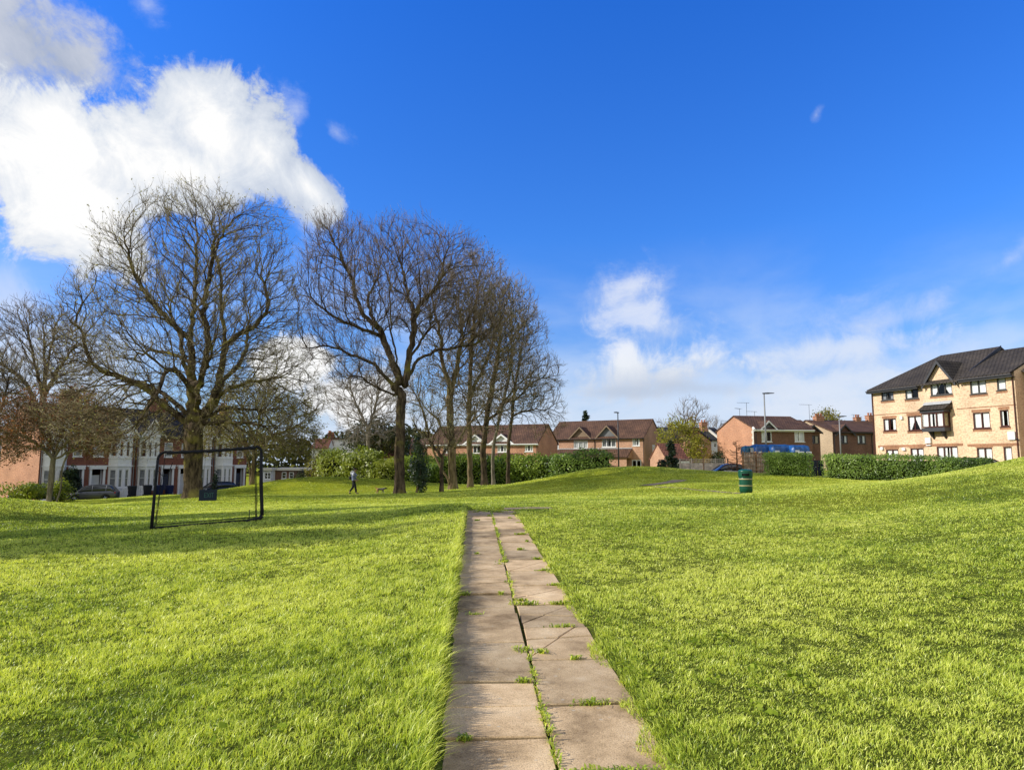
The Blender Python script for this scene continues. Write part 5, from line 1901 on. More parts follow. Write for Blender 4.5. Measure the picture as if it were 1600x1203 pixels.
bush('bush', 'russet and green bush in front of the old brick house with the chimney', 1108, 72, 705, 12, 1800, (0.12, 0.26), 'leaf_autumn', 89, loose=0.3)
bush('bush', 'green bush behind the trellis topped fence', 1120, 70, 708, 10, 1500, (0.12, 0.24), 'leaf_dark', 90, loose=0.3)
bush('bush', 'dark bush by the house fronts right of the big trunk', 336, 73, 736, 5, 500, (0.12, 0.24), 'leaf_ivy', 91, loose=0.3)
bush('bush', 'low green bush behind the far end of the mound left of the lime hedge', 478, 74, 735, 14, 1300, (0.12, 0.26), 'leaf_dark', 92, loose=0.3)

# ---- belt of woodland far beyond the houses, closing the horizon
def far_wood():
    rng = np.random.default_rng(99)
    n = 42000
    a = rng.uniform(-0.95, 0.95, n)
    Yd = 185 + 30 * rng.random(n)
    x = np.tan(a) * Yd
    top = 5.5 + 5.5 * vnoise(x, Yd * 0.0, 14, 3) + 2.5 * vnoise(x, 0 * x, 4, 4)
    z = -2.5 + (top + 2.5) * rng.random(n) ** 0.85
    C = np.stack([x, Yd, z - 1.0], 1) + rng.normal(0, 0.6, (n, 3))
    nr = rng.normal(size=(n, 3))
    cl = vnoise(x, z * 2, 5.0, 5)
    o = leaf_mesh('far_wood', C, rng.uniform(0.8, 2.0, n), nr, M['leaf_olive'], tint=np.clip(0.4 + (cl - 0.5) + rng.normal(0, .2, n), 0, 1), rng=rng)
    tag(o, 'far belt of trees along the horizon beyond the houses', 'woodland', kind='stuff')


far_wood()
# ================================================================== buildings
class Facade:
    """front plane of a building: local x along the front (left to right as seen), y inwards, z up"""
    def __init__(self, px, Y, ang, z0):
        """front-left or reference corner seen at survey column px at distance Y; ang = heading of the front (deg)"""
        d = ray(px, 700)
        self.o = Vector((d.x * Y / d.y, Y))
        self.a = R(ang)
        self.d = Vector((math.cos(self.a), math.sin(self.a)))
        self.n = Vector((-self.d.y, self.d.x))
        self.z0 = z0

    def loc(self, px, py, off=0.0):
        r = ray(px, py)
        rxy = Vector((r.x, r.y))
        t = (off + self.o.dot(self.n)) / rxy.dot(self.n)
        s = (rxy * t - self.o).dot(self.d)
        return s, CAMZ + r.z * t - self.z0

    def side_loc(self, px, py, x0):
        """on the side wall plane local x = x0: returns (depth, z)"""
        r = ray(px, py)
        rxy = Vector((r.x, r.y))
        t = (x0 + self.o.dot(self.d)) / rxy.dot(self.d)
        return (rxy * t - self.o).dot(self.n), CAMZ + r.z * t - self.z0

    def rect(self, x0, x1, yt, yb, off=0.0):
        ym = (yt + yb) / 2
        s0 = self.loc(x0, ym, off)[0]
        s1 = self.loc(x1, ym, off)[0]
        xm = (x0 + x1) / 2
        return (s0, self.loc(xm, yb, off)[1], s1, self.loc(xm, yt, off)[1])


def wall_grid(mb, W, H, holes, fn, depth):
    """rectangular wall in (u,v) with rectangular holes and reveals; fn(u,v,w) -> local point (w = inwards)"""
    us = sorted(set([0.0, W] + [h[0] for h in holes] + [h[2] for h in holes]))
    vs = sorted(set([0.0, H] + [h[1] for h in holes] + [h[3] for h in holes]))
    for i in range(len(us) - 1):
        for j in range(len(vs) - 1):
            uc, vc = (us[i] + us[i + 1]) / 2, (vs[j] + vs[j + 1]) / 2
            if us[i + 1] - us[i] < 1e-5 or vs[j + 1] - vs[j] < 1e-5: continue
            if any(h[0] < uc < h[2] and h[1] < vc < h[3] for h in holes): continue
            mb.quad(fn(us[i], vs[j], 0), fn(us[i + 1], vs[j], 0), fn(us[i + 1], vs[j + 1], 0), fn(us[i], vs[j + 1], 0))
    for (a, b, c, d) in holes:
        mb.quad(fn(a, b, 0), fn(c, b, 0), fn(c, b, depth), fn(a, b, depth))
        mb.quad(fn(c, b, 0), fn(c, d, 0), fn(c, d, depth), fn(c, b, depth))
        mb.quad(fn(c, d, 0), fn(a, d, 0), fn(a, d, depth), fn(c, d, depth))
        mb.quad(fn(a, d, 0), fn(a, b, 0), fn(a, b, depth), fn(a, d, depth))


def window(parent, rect, fn, frame='white', panes=2, trans=0, rec=0.07, bar=0.06, curtain=None, sill=None, split=None, name='window'):
    """framed window: frame mesh with pane, curtain and sill as children. fn(u,v,w) maps to local space"""
    u0, v0, u1, v1 = rect
    mb = MB()

    def bx(a, b, c, d, w0, w1):
        P = [fn(x, z, w) for w in (w0, w1) for z in (b, d) for x in (a, c)]
        mb.add(P, [(0, 2, 3, 1), (4, 5, 7, 6), (0, 1, 5, 4), (2, 6, 7, 3), (0, 4, 6, 2), (1, 3, 7, 5)])
    w0, w1 = rec - 0.045, rec + 0.03
    e = 0.004
    bx(u0 + e, v0 + e, u0 + bar, v1 - e, w0, w1)
    bx(u1 - bar, v0 + e, u1 - e, v1 - e, w0, w1)
    bx(u0 + bar, v0 + e, u1 - bar, v0 + bar, w0, w1)
    bx(u0 + bar, v1 - bar, u1 - bar, v1 - e, w0, w1)
    splits = split or [i / panes for i in range(1, panes)]
    edges = [u0 + bar] + [u0 + (u1 - u0) * f for f in splits] + [u1 - bar]
    for f in splits:
        c = u0 + (u1 - u0) * f
        bx(c - bar * 0.55, v0 + bar, c + bar * 0.55, v1 - bar, w0, w1)
    for k in range(trans):
        c = v0 + (v1 - v0) * (k + 1) / (trans + 1)
        for a, b in zip(edges[:-1], edges[1:]):
            bx(a + bar * 0.56, c - bar * 0.35, b - bar * 0.56, c + bar * 0.35, w0 + 0.006, w1 - 0.006)
    fo = mb.build(name, M[frame], parent)
    g = MB()
    g.quad(fn(u0 + bar * .5, v0 + bar * .5, rec), fn(u1 - bar * .5, v0 + bar * .5, rec), fn(u1 - bar * .5, v1 - bar * .5, rec), fn(u0 + bar * .5, v1 - bar * .5, rec))
    g.build('pane', M['glass'], fo)
    if curtain:
        kind, mat = curtain
        spans = {'full': [(0, 1)], 'sides': [(0, 0.3), (0.7, 1)], 'left': [(0, 0.4)], 'right': [(0.55, 1)], 'gap': [(0, 0.46), (0.56, 1)], 'tied': [(0, 1)], 'blind': [(0, 1)]}[kind]
        for a, b in spans:
            c = MB()
            A, B = u0 + (u1 - u0) * a, u0 + (u1 - u0) * b
            n = max(2, int((B - A) / 0.07))
            for i in range(n):
                x0, x1 = A + (B - A) * i / n, A + (B - A) * (i + 1) / n
                d0 = rec + 0.05 + (0.03 if i % 2 else 0) * (kind != 'blind')
                d1 = rec + 0.05 + (0 if i % 2 else 0.03) * (kind != 'blind')
                lo0 = lo1 = v0 + 0.01
                if kind == 'tied':   # curtains drawn apart towards the bottom, leaving a dark peak
                    f0, f1 = abs((x0 - u0) / (u1 - u0) - 0.5) * 2, abs((x1 - u0) / (u1 - u0) - 0.5) * 2
                    lo0 = v0 + (v1 - v0) * max(0, 0.85 - 1.25 * f0)
                    lo1 = v0 + (v1 - v0) * max(0, 0.85 - 1.25 * f1)
                c.quad(fn(x0, lo0, d0), fn(x1, lo1, d1), fn(x1, v1, d1), fn(x0, v1, d0))
            c.build('curtain', M[mat], fo)
    if sill:
        mb = MB()
        P = [fn(x, z, w) for w in (-0.06, rec) for z in (v0 - 0.07, v0 - 0.003) for x in (u0 - 0.06, u1 + 0.06)]
        mb.add(P, [(0, 2, 3, 1), (4, 5, 7, 6), (0, 1, 5, 4), (2, 6, 7, 3), (0, 4, 6, 2), (1, 3, 7, 5)])
        mb.build('sill', M[sill], fo)
    return fo


def front_fn(y0=0.0, x0=0.0, z0=0.0):
    return lambda u, v, w: (x0 + u, y0 + w, z0 + v)


def gable_solid(mb, x0, x1, D, ze, zr, th=0.14, eo=0.35, vo=0.12, hipL=0.0, hipR=0.0, back=True, y0=0.0):
    """pitched roof with ridge along x: two thick slabs, hips possible"""
    m = D / 2
    k = (zr - ze) / m
    zf = ze - eo * k
    for sgn in (0, 1):
        if sgn and not back: break
        ya, yb = (y0 - eo, y0 + m) if sgn == 0 else (y0 + D + eo, y0 + m)
        hl = hipL * 1.0
        hr = hipR * 1.0
        A = [(x0 - vo, ya, zf), (x1 + vo, ya, zf), (x1 + vo - hr, yb, zr), (x0 - vo + hl, yb, zr)]
        if sgn: A = [A[1], A[0], A[3], A[2]]
        B = [(p[0], p[1], p[2] + th) for p in A]
        mb.add(A + B, [(3, 2, 1, 0), (4, 5, 6, 7), (0, 1, 5, 4), (1, 2, 6, 5), (2, 3, 7, 6), (3, 0, 4, 7)])
    if hipL:
        A = [(x0 - vo, y0 + D + eo, zf), (x0 - vo, y0 - eo, zf), (x0 - vo + hipL, y0 + m, zr)]
        B = [(p[0], p[1], p[2] + th) for p in A]
        mb.add(A + B, [(2, 1, 0), (3, 4, 5), (0, 1, 4, 3), (1, 2, 5, 4), (2, 0, 3, 5)])
    if hipR:
        A = [(x1 + vo, y0 - eo, zf), (x1 + vo, y0 + D + eo, zf), (x1 + vo - hipR, y0 + m, zr)]
        B = [(p[0], p[1], p[2] + th) for p in A]
        mb.add(A + B, [(2, 1, 0), (3, 4, 5), (0, 1, 4, 3), (1, 2, 5, 4), (2, 0, 3, 5)])


def walls(parent, mat, W, D, H, holes=(), ridge=None, left_holes=(), right_holes=(), x0=0.0, y0=0.0, name='wall', gl=True, gr=True):
    mb = MB()
    wall_grid(mb, W, H, list(holes), lambda u, v, w: (x0 + u, y0 + w, v), 0.12)
    wall_grid(mb, D, H, list(left_holes), lambda u, v, w: (x0 + w, y0 + D - u, v), 0.12)
    wall_grid(mb, D, H, list(right_holes), lambda u, v, w: (x0 + W - w, y0 + u, v), 0.12)
    mb.quad((x0 + W, y0 + D, 0), (x0, y0 + D, 0), (x0, y0 + D, H), (x0 + W, y0 + D, H))
    if ridge:
        if gl: mb.poly([(x0, y0 + D, H), (x0, y0, H), (x0, y0 + D / 2, ridge)])
        if gr: mb.poly([(x0 + W, y0, H), (x0 + W, y0 + D, H), (x0 + W, y0 + D / 2, ridge)])
    return mb.build(name, M[mat], parent)


def gutter(parent, x0, x1, z, mat='pipe_black', eo=0.35, k=0.6, fascia=None):
    mb = MB()
    y = -eo - 0.05
    mb.tube([(x0, y, z - eo * k - 0.02), (x1, y, z - eo * k - 0.02)], 0.06, 6)
    mb.build('gutter', M[mat], parent)
    if fascia:
        mb = MB()
        mb.box(x0, x1, -eo + 0.012, -eo + 0.04, z - eo * k - 0.17, z - eo * k - 0.004)
        mb.box(x0, x1, -eo + 0.041, -0.004, z - eo * k - 0.17, z - eo * k - 0.14)
        mb.build('fascia', M[fascia], parent)


def downpipe(parent, x, ztop, mat='pipe_black', y=-0.08, zlow=0.0, r=0.045):
    mb = MB()
    mb.tube([(x, y - 0.25, ztop - 0.1), (x, y, ztop - 0.45), (x, y, zlow)], r, 6)
    return mb.build('downpipe', M[mat], parent)


def cross_gable(parent, c, half, ze, apex, roof_z_fn, wall_mat, roof_mat, board_mat, y=-0.02, over=0.18, board=0.16, th=0.1, wall=True, ext=0.16):
    """small gable on the front: triangular face, barge boards and its own little roof running back into the main one"""
    if wall:
        mb = MB()
        mb.prism([(c - half, y, ze), (c + half, y, ze), (c, y, apex)], (0, 0.1, 0))
        mb.build('gable', M[wall_mat], parent)
    k = (apex - ze) / half
    hx = half + ext
    zl = apex - k * hx
    yb = roof_z_fn(apex)
    ybl = roof_z_fn(max(zl, ze - 0.3))
    mb = MB()
    for s in (-1, 1):
        A = [(c + s * hx, y - over, zl + 0.02), (c, y - over, apex + 0.02), (c, yb, apex + 0.02), (c + s * hx, max(ybl, y - over + 0.05), zl + 0.02)]
        if s > 0: A = A[::-1]
        B = [(p[0], p[1], p[2] + th) for p in A]
        mb.add(A + B, [(0, 1, 2, 3), (7, 6, 5, 4), (4, 5, 1, 0), (5, 6, 2, 1), (6, 7, 3, 2), (7, 4, 0, 3)])
    mb.build('gable_roof', M[roof_mat], parent)
    mb = MB()
    for s in (-1, 1):
        mb.prism([(c + s * hx, y - over - 0.035, zl + 0.02 + th), (c + s * 0.003, y - over - 0.035, apex + 0.02 + th), (c + s * 0.003, y - over - 0.035, apex + 0.02 + th - board * 1.3), (c + s * hx, y - over - 0.035, zl + 0.02 + th - board * 1.3)], (0, 0.03, 0))
    mb.build('barge_board', M[board_mat], parent)


def chimney(parent, x, y, z0, z1, mat='brick_orange', w=0.9, d=0.6, pots=2):
    mb = MB()
    mb.box(x - w / 2, x + w / 2, y - d / 2, y + d / 2, z0, z1)
    mb.box(x - w / 2 - 0.06, x + w / 2 + 0.06, y - d / 2 - 0.06, y + d / 2 + 0.06, z1 - 0.28, z1 - 0.12)
    mb.box(x - w / 2 - 0.09, x + w / 2 + 0.09, y - d / 2 - 0.09, y + d / 2 + 0.09, z1 + 0.002, z1 + 0.09)
    c = mb.build('chimney', M[mat], parent)
    for i in range(pots):
        p = MB()
        px_ = x + (i - (pots - 1) / 2) * w / max(pots, 1)
        p.lathe([(0.12, z1 + 0.09), (0.10, z1 + 0.35), (0.13, z1 + 0.37), (0.13, z1 + 0.43), (0.09, z1 + 0.43)], 10, (px_, y, 0))
        p.build('chimney_pot', M['terracotta'], c)
    return c


def aerial(parent, x, y, z, h=1.6, rot=0.3, n=7, ln=1.2):
    mb = MB()
    mb.tube([(x, y, z), (x, y, z + h)], 0.022, 5)
    c, s = math.cos(rot), math.sin(rot)
    mb.tube([(x - c * ln * .3, y - s * ln * .3, z + h), (x + c * ln, y + s * ln, z + h)], 0.015, 4)
    for i in range(n):
        t = -0.25 * ln + i * ln * 1.2 / n
        mb.tube([(x + c * t - s * .18, y + s * t + c * .18, z + h), (x + c * t + s * .18, y + s * t - c * .18, z + h)], 0.009, 3)
    return mb.build('aerial', M['post_dark'], parent)


# ---------------------------------------------------------------- yellow brick flats on the right
def build_flats():
    zb = 0.45
    f = Facade(1367, 62, 0, zb)
    Lc = f.o.copy()
    d2 = ray(1590, 640)
    Rc = Vector((d2.x * 50.3 / d2.y, 50.3))
    ang = math.degrees(math.atan2(Rc.y - Lc.y, Rc.x - Lc.x))
    f = Facade(1367, 62, ang, zb)
    W = (Rc - Lc).length
    t = thing('block_of_flats', 'three storey yellow brick block of flats with a hanging bay window at the right', 'flats', (Lc.x, Lc.y, zb), R(ang))
    Z = lambda zx, zy: (1300 + zx / 5.23, 530 + zy / 5.23)
    def rc(x0, x1, a, b):
        p0, p1 = Z(x0, a), Z(x1, b)
        return f.rect(p0[0], p1[0], p0[1], p1[1])
    sm = f.loc(*Z(1040, 300))[0]            # step between the two roof levels
    ze = f.loc(*Z(340, 408))[1]
    ze2 = f.loc(*Z(1480, 262))[1] - 0.02
    D = 9.6
    zr = ze + 2.75
    wins = [  # rect, frame, panes, curtain
        (rc(402, 502, 405, 497), 'frame_grey', 2, ('sides', 'curtain_grey')), (rc(597, 705, 375, 485), 'frame_grey', 2, ('left', 'curtain')),
        (rc(803, 980, 333, 455), 'frame_grey', 3, ('tied', 'curtain')), (rc(1132, 1265, 325, 445), 'frame_grey', 2, ('blind', 'curtain')), (rc(1350, 1425, 292, 415), 'frame_grey', 1, ('blind', 'curtain')),
        (rc(420, 525, 648, 747), 'frame_brown', 2, ('sides', 'curtain')), (rc(620, 732, 625, 745), 'frame_brown', 2, ('tied', 'curtain')),
        (rc(1158, 1297, 597, 728), 'frame_brown', 2, ('gap', 'curtain')), (rc(1378, 1452, 577, 712), 'frame_brown', 1, ('sides', 'curtain')),
        (rc(443, 545, 900, 1010), 'frame_brown', 2, ('gap', 'curtain')), (rc(643, 752, 890, 1005), 'frame_brown', 2, ('gap', 'curtain')), (rc(858, 1030, 875, 995), 'frame_brown', 3, ('gap', 'curtain')),
        (rc(1190, 1318, 885, 1005), 'frame_brown', 2, ('full', 'curtain')), (rc(1408, 1478, 877, 1000), 'frame_brown', 1, ('full', 'curtain'))]
    bay = rc(785, 968, 600, 722)
    holesL = [w[0] for w in wins if w[0][2] < sm] + [bay]
    holesR = [(w[0][0] - sm, w[0][1], w[0][2] - sm, w[0][3]) for w in wins if w[0][0] > sm]
    # left block and slightly lower right block, stepped 6 cm forward
    walls(t, 'brick_yellow', sm, D, ze, holesL, zr, gl=False)
    mb = MB()
    st = 0.06
    W2 = W - sm
    wall_grid(mb, W2, ze2, holesR, lambda u, v, w: (sm + u, -st + w, v), 0.12)
    zr2 = zr - 0.35
    mb.quad((sm, 0, 0), (sm, -st, 0), (sm, -st, ze2), (sm, 0, ze2))
    wall_grid(mb, D, ze2, [], lambda u, v, w: (W, u - st, v), 0.1)
    mb.poly([(W, -st, ze2), (W, D - st, ze2), (W, D / 2 - st, zr2)])
    mb.quad((W, D - st, 0), (sm, D - st, 0), (sm, D - st, ze2), (W, D - st, ze2))
    mb.build('wall', M['brick_yellow'], t)
    for w in wins:
        off = -st if w[0][0] > sm else 0.0
        window(t, w[0], front_fn(off), w[1], w[2], rec=0.07, bar=0.07, curtain=w[3], sill=w[1])
    # soldier courses above and below the windows
    mb = MB()
    for w in wins:
        off = (-st if w[0][0] > sm else 0.0)
        u0, v0, u1, v1 = w[0]
        mb.box(u0 - 0.08, u1 + 0.08, off - 0.012, off - 0.001, v0 - 0.24, v0 - 0.08)
        if v1 < ze - 0.5:
            mb.box(u0 - 0.08, u1 + 0.08, off - 0.012, off - 0.001, v1 + 0.02, v1 + 0.23)
    zc = f.loc(*Z(430, 880))[1]
    mb.box(0.35, bay[2] + 0.9, -0.016, -0.0135, zc - 0.05, zc + 0.14)
    zc = f.loc(*Z(1300, 868))[1]
    mb.box(sm + 0.3, W - 0.02, -st - 0.016, -st - 0.0135, zc - 0.05, zc + 0.14)
    for zz in (bay[3] + 0.18,):
        mb.box(0.1, bay[0] - 0.3, -0.016, -0.0135, zz - 0.035, zz + 0.035)
        mb.box(bay[2] + 0.6, sm - 0.01, -0.016, -0.0135, zz - 0.035, zz + 0.035)
        mb.box(sm + 0.01, W - 0.02, -st - 0.016, -st - 0.0135, zz - 0.035, zz + 0.035)
    mb.build('brick_courses', M['brick_band'], t)
    # damp stain
    # roofs
    mb = MB()
    gable_solid(mb, 0, sm, D, ze, zr, hipL=3.4, vo=0.18, eo=0.4)
    r1 = mb.build('roof', M['tile_grey'], t)
    mb = MB()
    gable_solid(mb, sm + 0.20, W, D, ze2, zr2, vo=0.0, eo=0.46, y0=-st)
    mb.build('roof', M['tile_grey'], t)
    # verge where the higher roof ends
    k = (zr - ze) / (D / 2)
    mb = MB()
    mb.prism([(sm + 0.185, -0.42, ze - 0.4 * k - 0.12), (sm + 0.185, D / 2, zr - 0.12), (sm + 0.185, D / 2, zr + 0.2), (sm + 0.185, -0.42, ze - 0.4 * k + 0.17)], (0.05, 0, 0))
    mb.build('verge', M['blue_grey_trim'], t)
    # gutters and fascias, interrupted by the gable
    c = (wins[2][0][0] + wins[2][0][2]) / 2
    ga = f.loc(*Z(850, 190))[1]
    gh = 1.72
    zg = ze - 0.25
    for a, b, z, off in ((-0.2, c - gh - 0.05, ze, 0.0), (c + gh + 0.05, sm + 0.1, ze, 0.0), (sm + 0.25, W + 0.1, ze2, -st)):
        mb = MB()
        mb.box(a, b, off - 0.45, off - 0.41, z - 0.45 * k - 0.16, z - 0.4 * k - 0.01)
        mb.box(a, b, off - 0.409, off - 0.002, z - 0.45 * k - 0.16, z - 0.45 * k - 0.13)
        mb.build('fascia', M['dark_trim'], t)
        mb = MB()
        mb.tube([(a, off - 0.5, z - 0.45 * k), (b, off - 0.5, z - 0.45 * k)], 0.06, 6)
        mb.build('gutter', M['dark_trim'], t)
    kz = lambda z: max(-0.3, (z - ze) / k)
    gh2 = gh * (ga - ze) / (ga - ze + 0.72)
    cross_gable(t, c, gh2, ze - 0.004, ga, kz, 'brick_yellow', 'tile_grey', 'dark_trim', over=0.3, board=0.22, ext=0.3)
    # hanging bay window
    u0, v0, u1, v1 = bay
    pr = 0.75
    b = MB()
    b.box(u0 - 0.02, u1 + 0.02, -pr, -0.004, v0 - 0.32, v0 - 0.02)
    b.box(u0 - 0.08, u1 + 0.08, -pr - 0.06, -0.004, v1 + 0.003, v1 + 0.2)
    bo = b.build('bay', M['dark_trim'], t)
    fo = window(bo, (u0, v0, u1, v1), front_fn(-pr), 'frame_brown', 3, rec=0.06, bar=0.09, curtain=('gap', 'curtain'))
    window(bo, (0.0, v0, pr - 0.02, v1), lambda u, v, w: (u1 - w, -pr + 0.01 + u, v), 'frame_brown', 1, rec=0.05, bar=0.09, curtain=('full', 'curtain_warm'))
    window(bo, (0.0, v0, pr - 0.02, v1), lambda u, v, w: (u0 + w, -0.01 - u, v), 'frame_brown', 1, rec=0.05, bar=0.09, curtain=('full', 'curtain'))
    mb = MB()
    mb.prism([(u0 - 0.22, -pr - 0.22, v1 + 0.2), (u0 - 0.22, -0.003, v1 + 0.2), (u0 - 0.22, -0.003, v1 + 0.75)], (u1 - u0 + 0.44, 0, 0))
    mb.build('bay_roof', M['tile_grey'], bo)
    mb = MB()
    mb.prism([(u0 - 0.24, -0.28, v1 + 0.66), (u0 - 0.24, -0.006, v1 + 0.78), (u0 - 0.24, -0.006, v1 + 0.92)], (u1 - u0 + 0.48, 0, 0))
    mb.build('flashing', M['lead'], bo)
    for x in (u0 + 0.45, u1 - 0.45):
        mb = MB()
        mb.prism([(x - 0.05, -0.62, v0 - 0.325), (x - 0.05, -0.004, v0 - 0.325), (x - 0.05, -0.004, v0 - 0.95)], (0.1, 0, 0))
        mb.build('bracket', M['dark_trim'], bo)
    # downpipes
    downpipe(t, 0.06, ze, 'pipe_brown', y=-0.07)
    downpipe(t, W - 0.12, ze2, 'pipe_brown', y=-st - 0.07)
    # boxes on the wall
    for (x0, x1, a, b_) in ((770, 815, 805, 850), (778, 816, 862, 870), (1450, 1510, 755, 822), (563, 583, 630, 655), (580, 605, 886, 910), (405, 424, 880, 905)):
        q = rc(x0, x1, a, b_)
        off = -st if q[0] > sm else 0
        mb = MB()
        mb.box(q[0], q[2], off - 0.16, off - 0.002, q[1], q[3])
        mb.build('wall_box', M['white'], t, bevel=0.01)
    q = rc(1510, 1532, 815, 832)
    mb = MB()
    mb.tube([(q[0], -st - 0.1, q[3]), (q[2], -st - 0.1, q[3]), (q[2] + 0.02, -st - 0.1, q[1])], 0.04, 6)
    mb.build('flue_pipe', M['pipe_black'], t)
    # next block, set back: dark red brick
    t2 = thing('block_of_flats', 'dark red brick wall of the next block cut by the right edge of the photo', 'flats', (Lc.x, Lc.y, zb), R(ang))
    walls(t2, 'brick_red', 6.0, 8.5, ze2 + 0.1, [], zr2 + 0.2, x0=W + 0.05, y0=1.0)
    mb = MB()
    gable_solid(mb, W + 0.05, W + 6.05, 8.5, ze2 + 0.1, zr2 - 0.2, y0=1.0, eo=0.3, vo=0.0)
    mb.build('roof', M['tile_grey'], t2)
    return f


F_FLATS = build_flats()


# ---------------------------------------------------------------- house pair with two gables (middle)
def zoomB(zx, zy): return 760 + zx / 5.333, 620 + zy / 5.333


def house_B():
    ang = -30
    zb = -0.35
    f = Facade(858.4, 92.6, ang, zb)
    t = thing('brick_house', 'pink brick pair of houses with two gables on the front and a lean-to roof', 'house', (f.o.x, f.o.y, zb), R(ang))
    rc = lambda x0, x1, a, b: f.rect(*[zoomB(x0, a)[0], zoomB(x1, a)[0], zoomB(x0, a)[1], zoomB(x0, b)[1]])
    W = f.loc(1006.8, 690)[0]
    D = 6.6
    ze = f.loc(*zoomB(950, 338))[1]
    zr = ze + 2.25
    k = (zr - ze) / (D / 2)
    wins = [(rc(545, 603, 370, 436), 2, ('sides', 'curtain')), (rc(727, 845, 360, 430), 3, ('full', 'curtain')), (rc(962, 1080, 345, 418), 3, ('gap', 'curtain_grey')), (rc(1217, 1277, 340, 408), 2, ('sides', 'curtain')),
            (rc(1088, 1128, 528, 590), 1, None)]
    door = rc(1212, 1290, 525, 600)
    door = (door[0], 0.05, door[2], door[3])
    walls(t, 'brick_pink', W, D, ze, [w[0] for w in wins] + [door], zr)
    for w in wins:
        window(t, w[0], front_fn(), 'white', w[1], bar=0.08, curtain=w[2], sill='white')
    window(t, door, front_fn(), 'white', 2, bar=0.1, name='patio_door', curtain=None)
    q = (f.side_loc(*zoomB(1382, 440), W)[0], f.side_loc(*zoomB(1390, 478), W)[1], f.side_loc(*zoomB(1402, 440), W)[0], f.side_loc(*zoomB(1390, 400), W)[1])
    mb = MB()
    a, b = sorted((q[0], q[2]))
    mb.box(W + 0.002, W + 0.05, a, b, q[1], q[3])
    mb.build('side_window', M['white'], t)
    mb = MB()
    gable_solid(mb, 0, W, D, ze, zr, eo=0.3, vo=0.1)
    mb.build('roof', M['tile_brown'], t)
    kz = lambda z: max(-0.3, (z - ze) / k)
    for (zx, ax, ay, mat) in ((783, 770, 258, 'tan_board'), (1008, 1005, 245, 'grey_board')):
        c = f.loc(*zoomB(zx, 300))[0]
        cross_gable(t, c, 1.48, ze - 0.1, f.loc(*zoomB(ax, ay))[1], kz, mat, 'tile_brown', 'tan_board', over=0.28, board=0.16)
    # lean-to roof over the ground floor
    s0, z1 = f.loc(*zoomB(590, 455))
    s1 = f.loc(*zoomB(1215, 440))[0]
    z1 = f.loc(*zoomB(1000, 440))[1]
    mb = MB()
    A = [(s0 - 0.2, -1.5, z1 - 1.05), (s1 - 0.15, -1.5, z1 - 1.05), (s1, -0.002, z1), (s0, -0.002, z1)]
    B = [(p[0], p[1], p[2] + 0.12) for p in A]
    mb.add(A + B, [(3, 2, 1, 0), (4, 5, 6, 7), (0, 1, 5, 4), (1, 2, 6, 5), (2, 3, 7, 6), (3, 0, 4, 7)])
    lr = mb.build('lean_to_roof', M['tile_brown'], t)
    mb = MB()
    mb.prism([(s1 - 0.2, -1.3, z1 - 1.08), (s1 - 0.2, -0.003, z1 - 1.08), (s1 - 0.2, -0.003, z1 - 0.05)], (0.15, 0, 0))
    mb.box(s0 - 0.1, s1 - 0.3, -1.25, -1.1, 0, z1 - 1.0)
    mb.build('lean_to_wall', M['brick_pink'], t)
    mb = MB()
    mb.box(s0, s1, -0.03, -0.003, z1 + 0.11, z1 + 0.22)
    mb.build('flashing', M['lead'], lr)
    gutter(t, -0.1, W + 0.1, ze, 'pipe_black', 0.3, k)
    downpipe(t, f.loc(*zoomB(903, 400))[0], ze, zlow=z1)
    downpipe(t, W - 0.1, ze)


house_B()


# ---------------------------------------------------------------- brick house left of it, behind the trees
def house_G():
    ang = -24
    zb = -1.2
    f = Facade(667.8, 88, ang, zb)
    Zg = lambda zx, zy: (640 + zx / 6.667, 640 + zy / 6.667)
    t = thing('brick_house', 'orange brick house row with a white boarded gable half hidden by the trees', 'house', (f.o.x, f.o.y, zb), R(ang))
    rc = lambda x0, x1, a, b: f.rect(Zg(x0, a)[0], Zg(x1, a)[0], Zg(x0, a)[1], Zg(x0, b)[1])
    W = f.loc(841, 700)[0]
    D = 6.5
    ze = f.loc(*Zg(1100, 342))[1]
    zr = ze + 2.2
    k = (zr - ze) / (D / 2)
    wins = [(rc(1200, 1285, 348, 436), 3, ('sides', 'curtain')), (rc(915, 1010, 362, 442), 3, ('sides', 'curtain')), (rc(660, 740, 372, 455), 2, None), (rc(350, 420, 380, 460), 2, None)]
    walls(t, 'brick_orange', W, D, ze, [w[0] for w in wins], zr)
    for w in wins: window(t, w[0], front_fn(), 'white', w[1], bar=0.09, curtain=w[2], sill='white')
    mb = MB()
    gable_solid(mb, 0, W, D, ze, zr, eo=0.3, vo=0.1)
    mb.build('roof', M['tile_brown'], t)
    kz = lambda z: max(-0.3, (z - ze) / k)
    for zx in (962, 690):
        cross_gable(t, f.loc(*Zg(zx, 350))[0], 1.55, ze - 0.15, f.loc(*Zg(952, 262))[1], kz, 'white', 'tile_brown', 'white', over=0.25, board=0.18)
    z1 = f.loc(*Zg(1000, 463))[1]
    s0, s1 = f.loc(*Zg(330, 480))[0], f.loc(*Zg(1170, 463))[0]
    mb = MB()
    A = [(s0 - 0.2, -1.5, z1 - 1.0), (s1 + 0.5, -1.5, z1 - 1.0), (s1, -0.002, z1), (s0, -0.002, z1)]
    B = [(p[0], p[1], p[2] + 0.12) for p in A]
    mb.add(A + B, [(3, 2, 1, 0), (4, 5, 6, 7), (0, 1, 5, 4), (1, 2, 6, 5), (2, 3, 7, 6), (3, 0, 4, 7)])
    mb.build('lean_to_roof', M['tile_brown'], t)
    gutter(t, -0.1, W + 0.1, ze, 'white', 0.3, k, 'white')
    downpipe(t, W - 0.15, ze)


house_G()


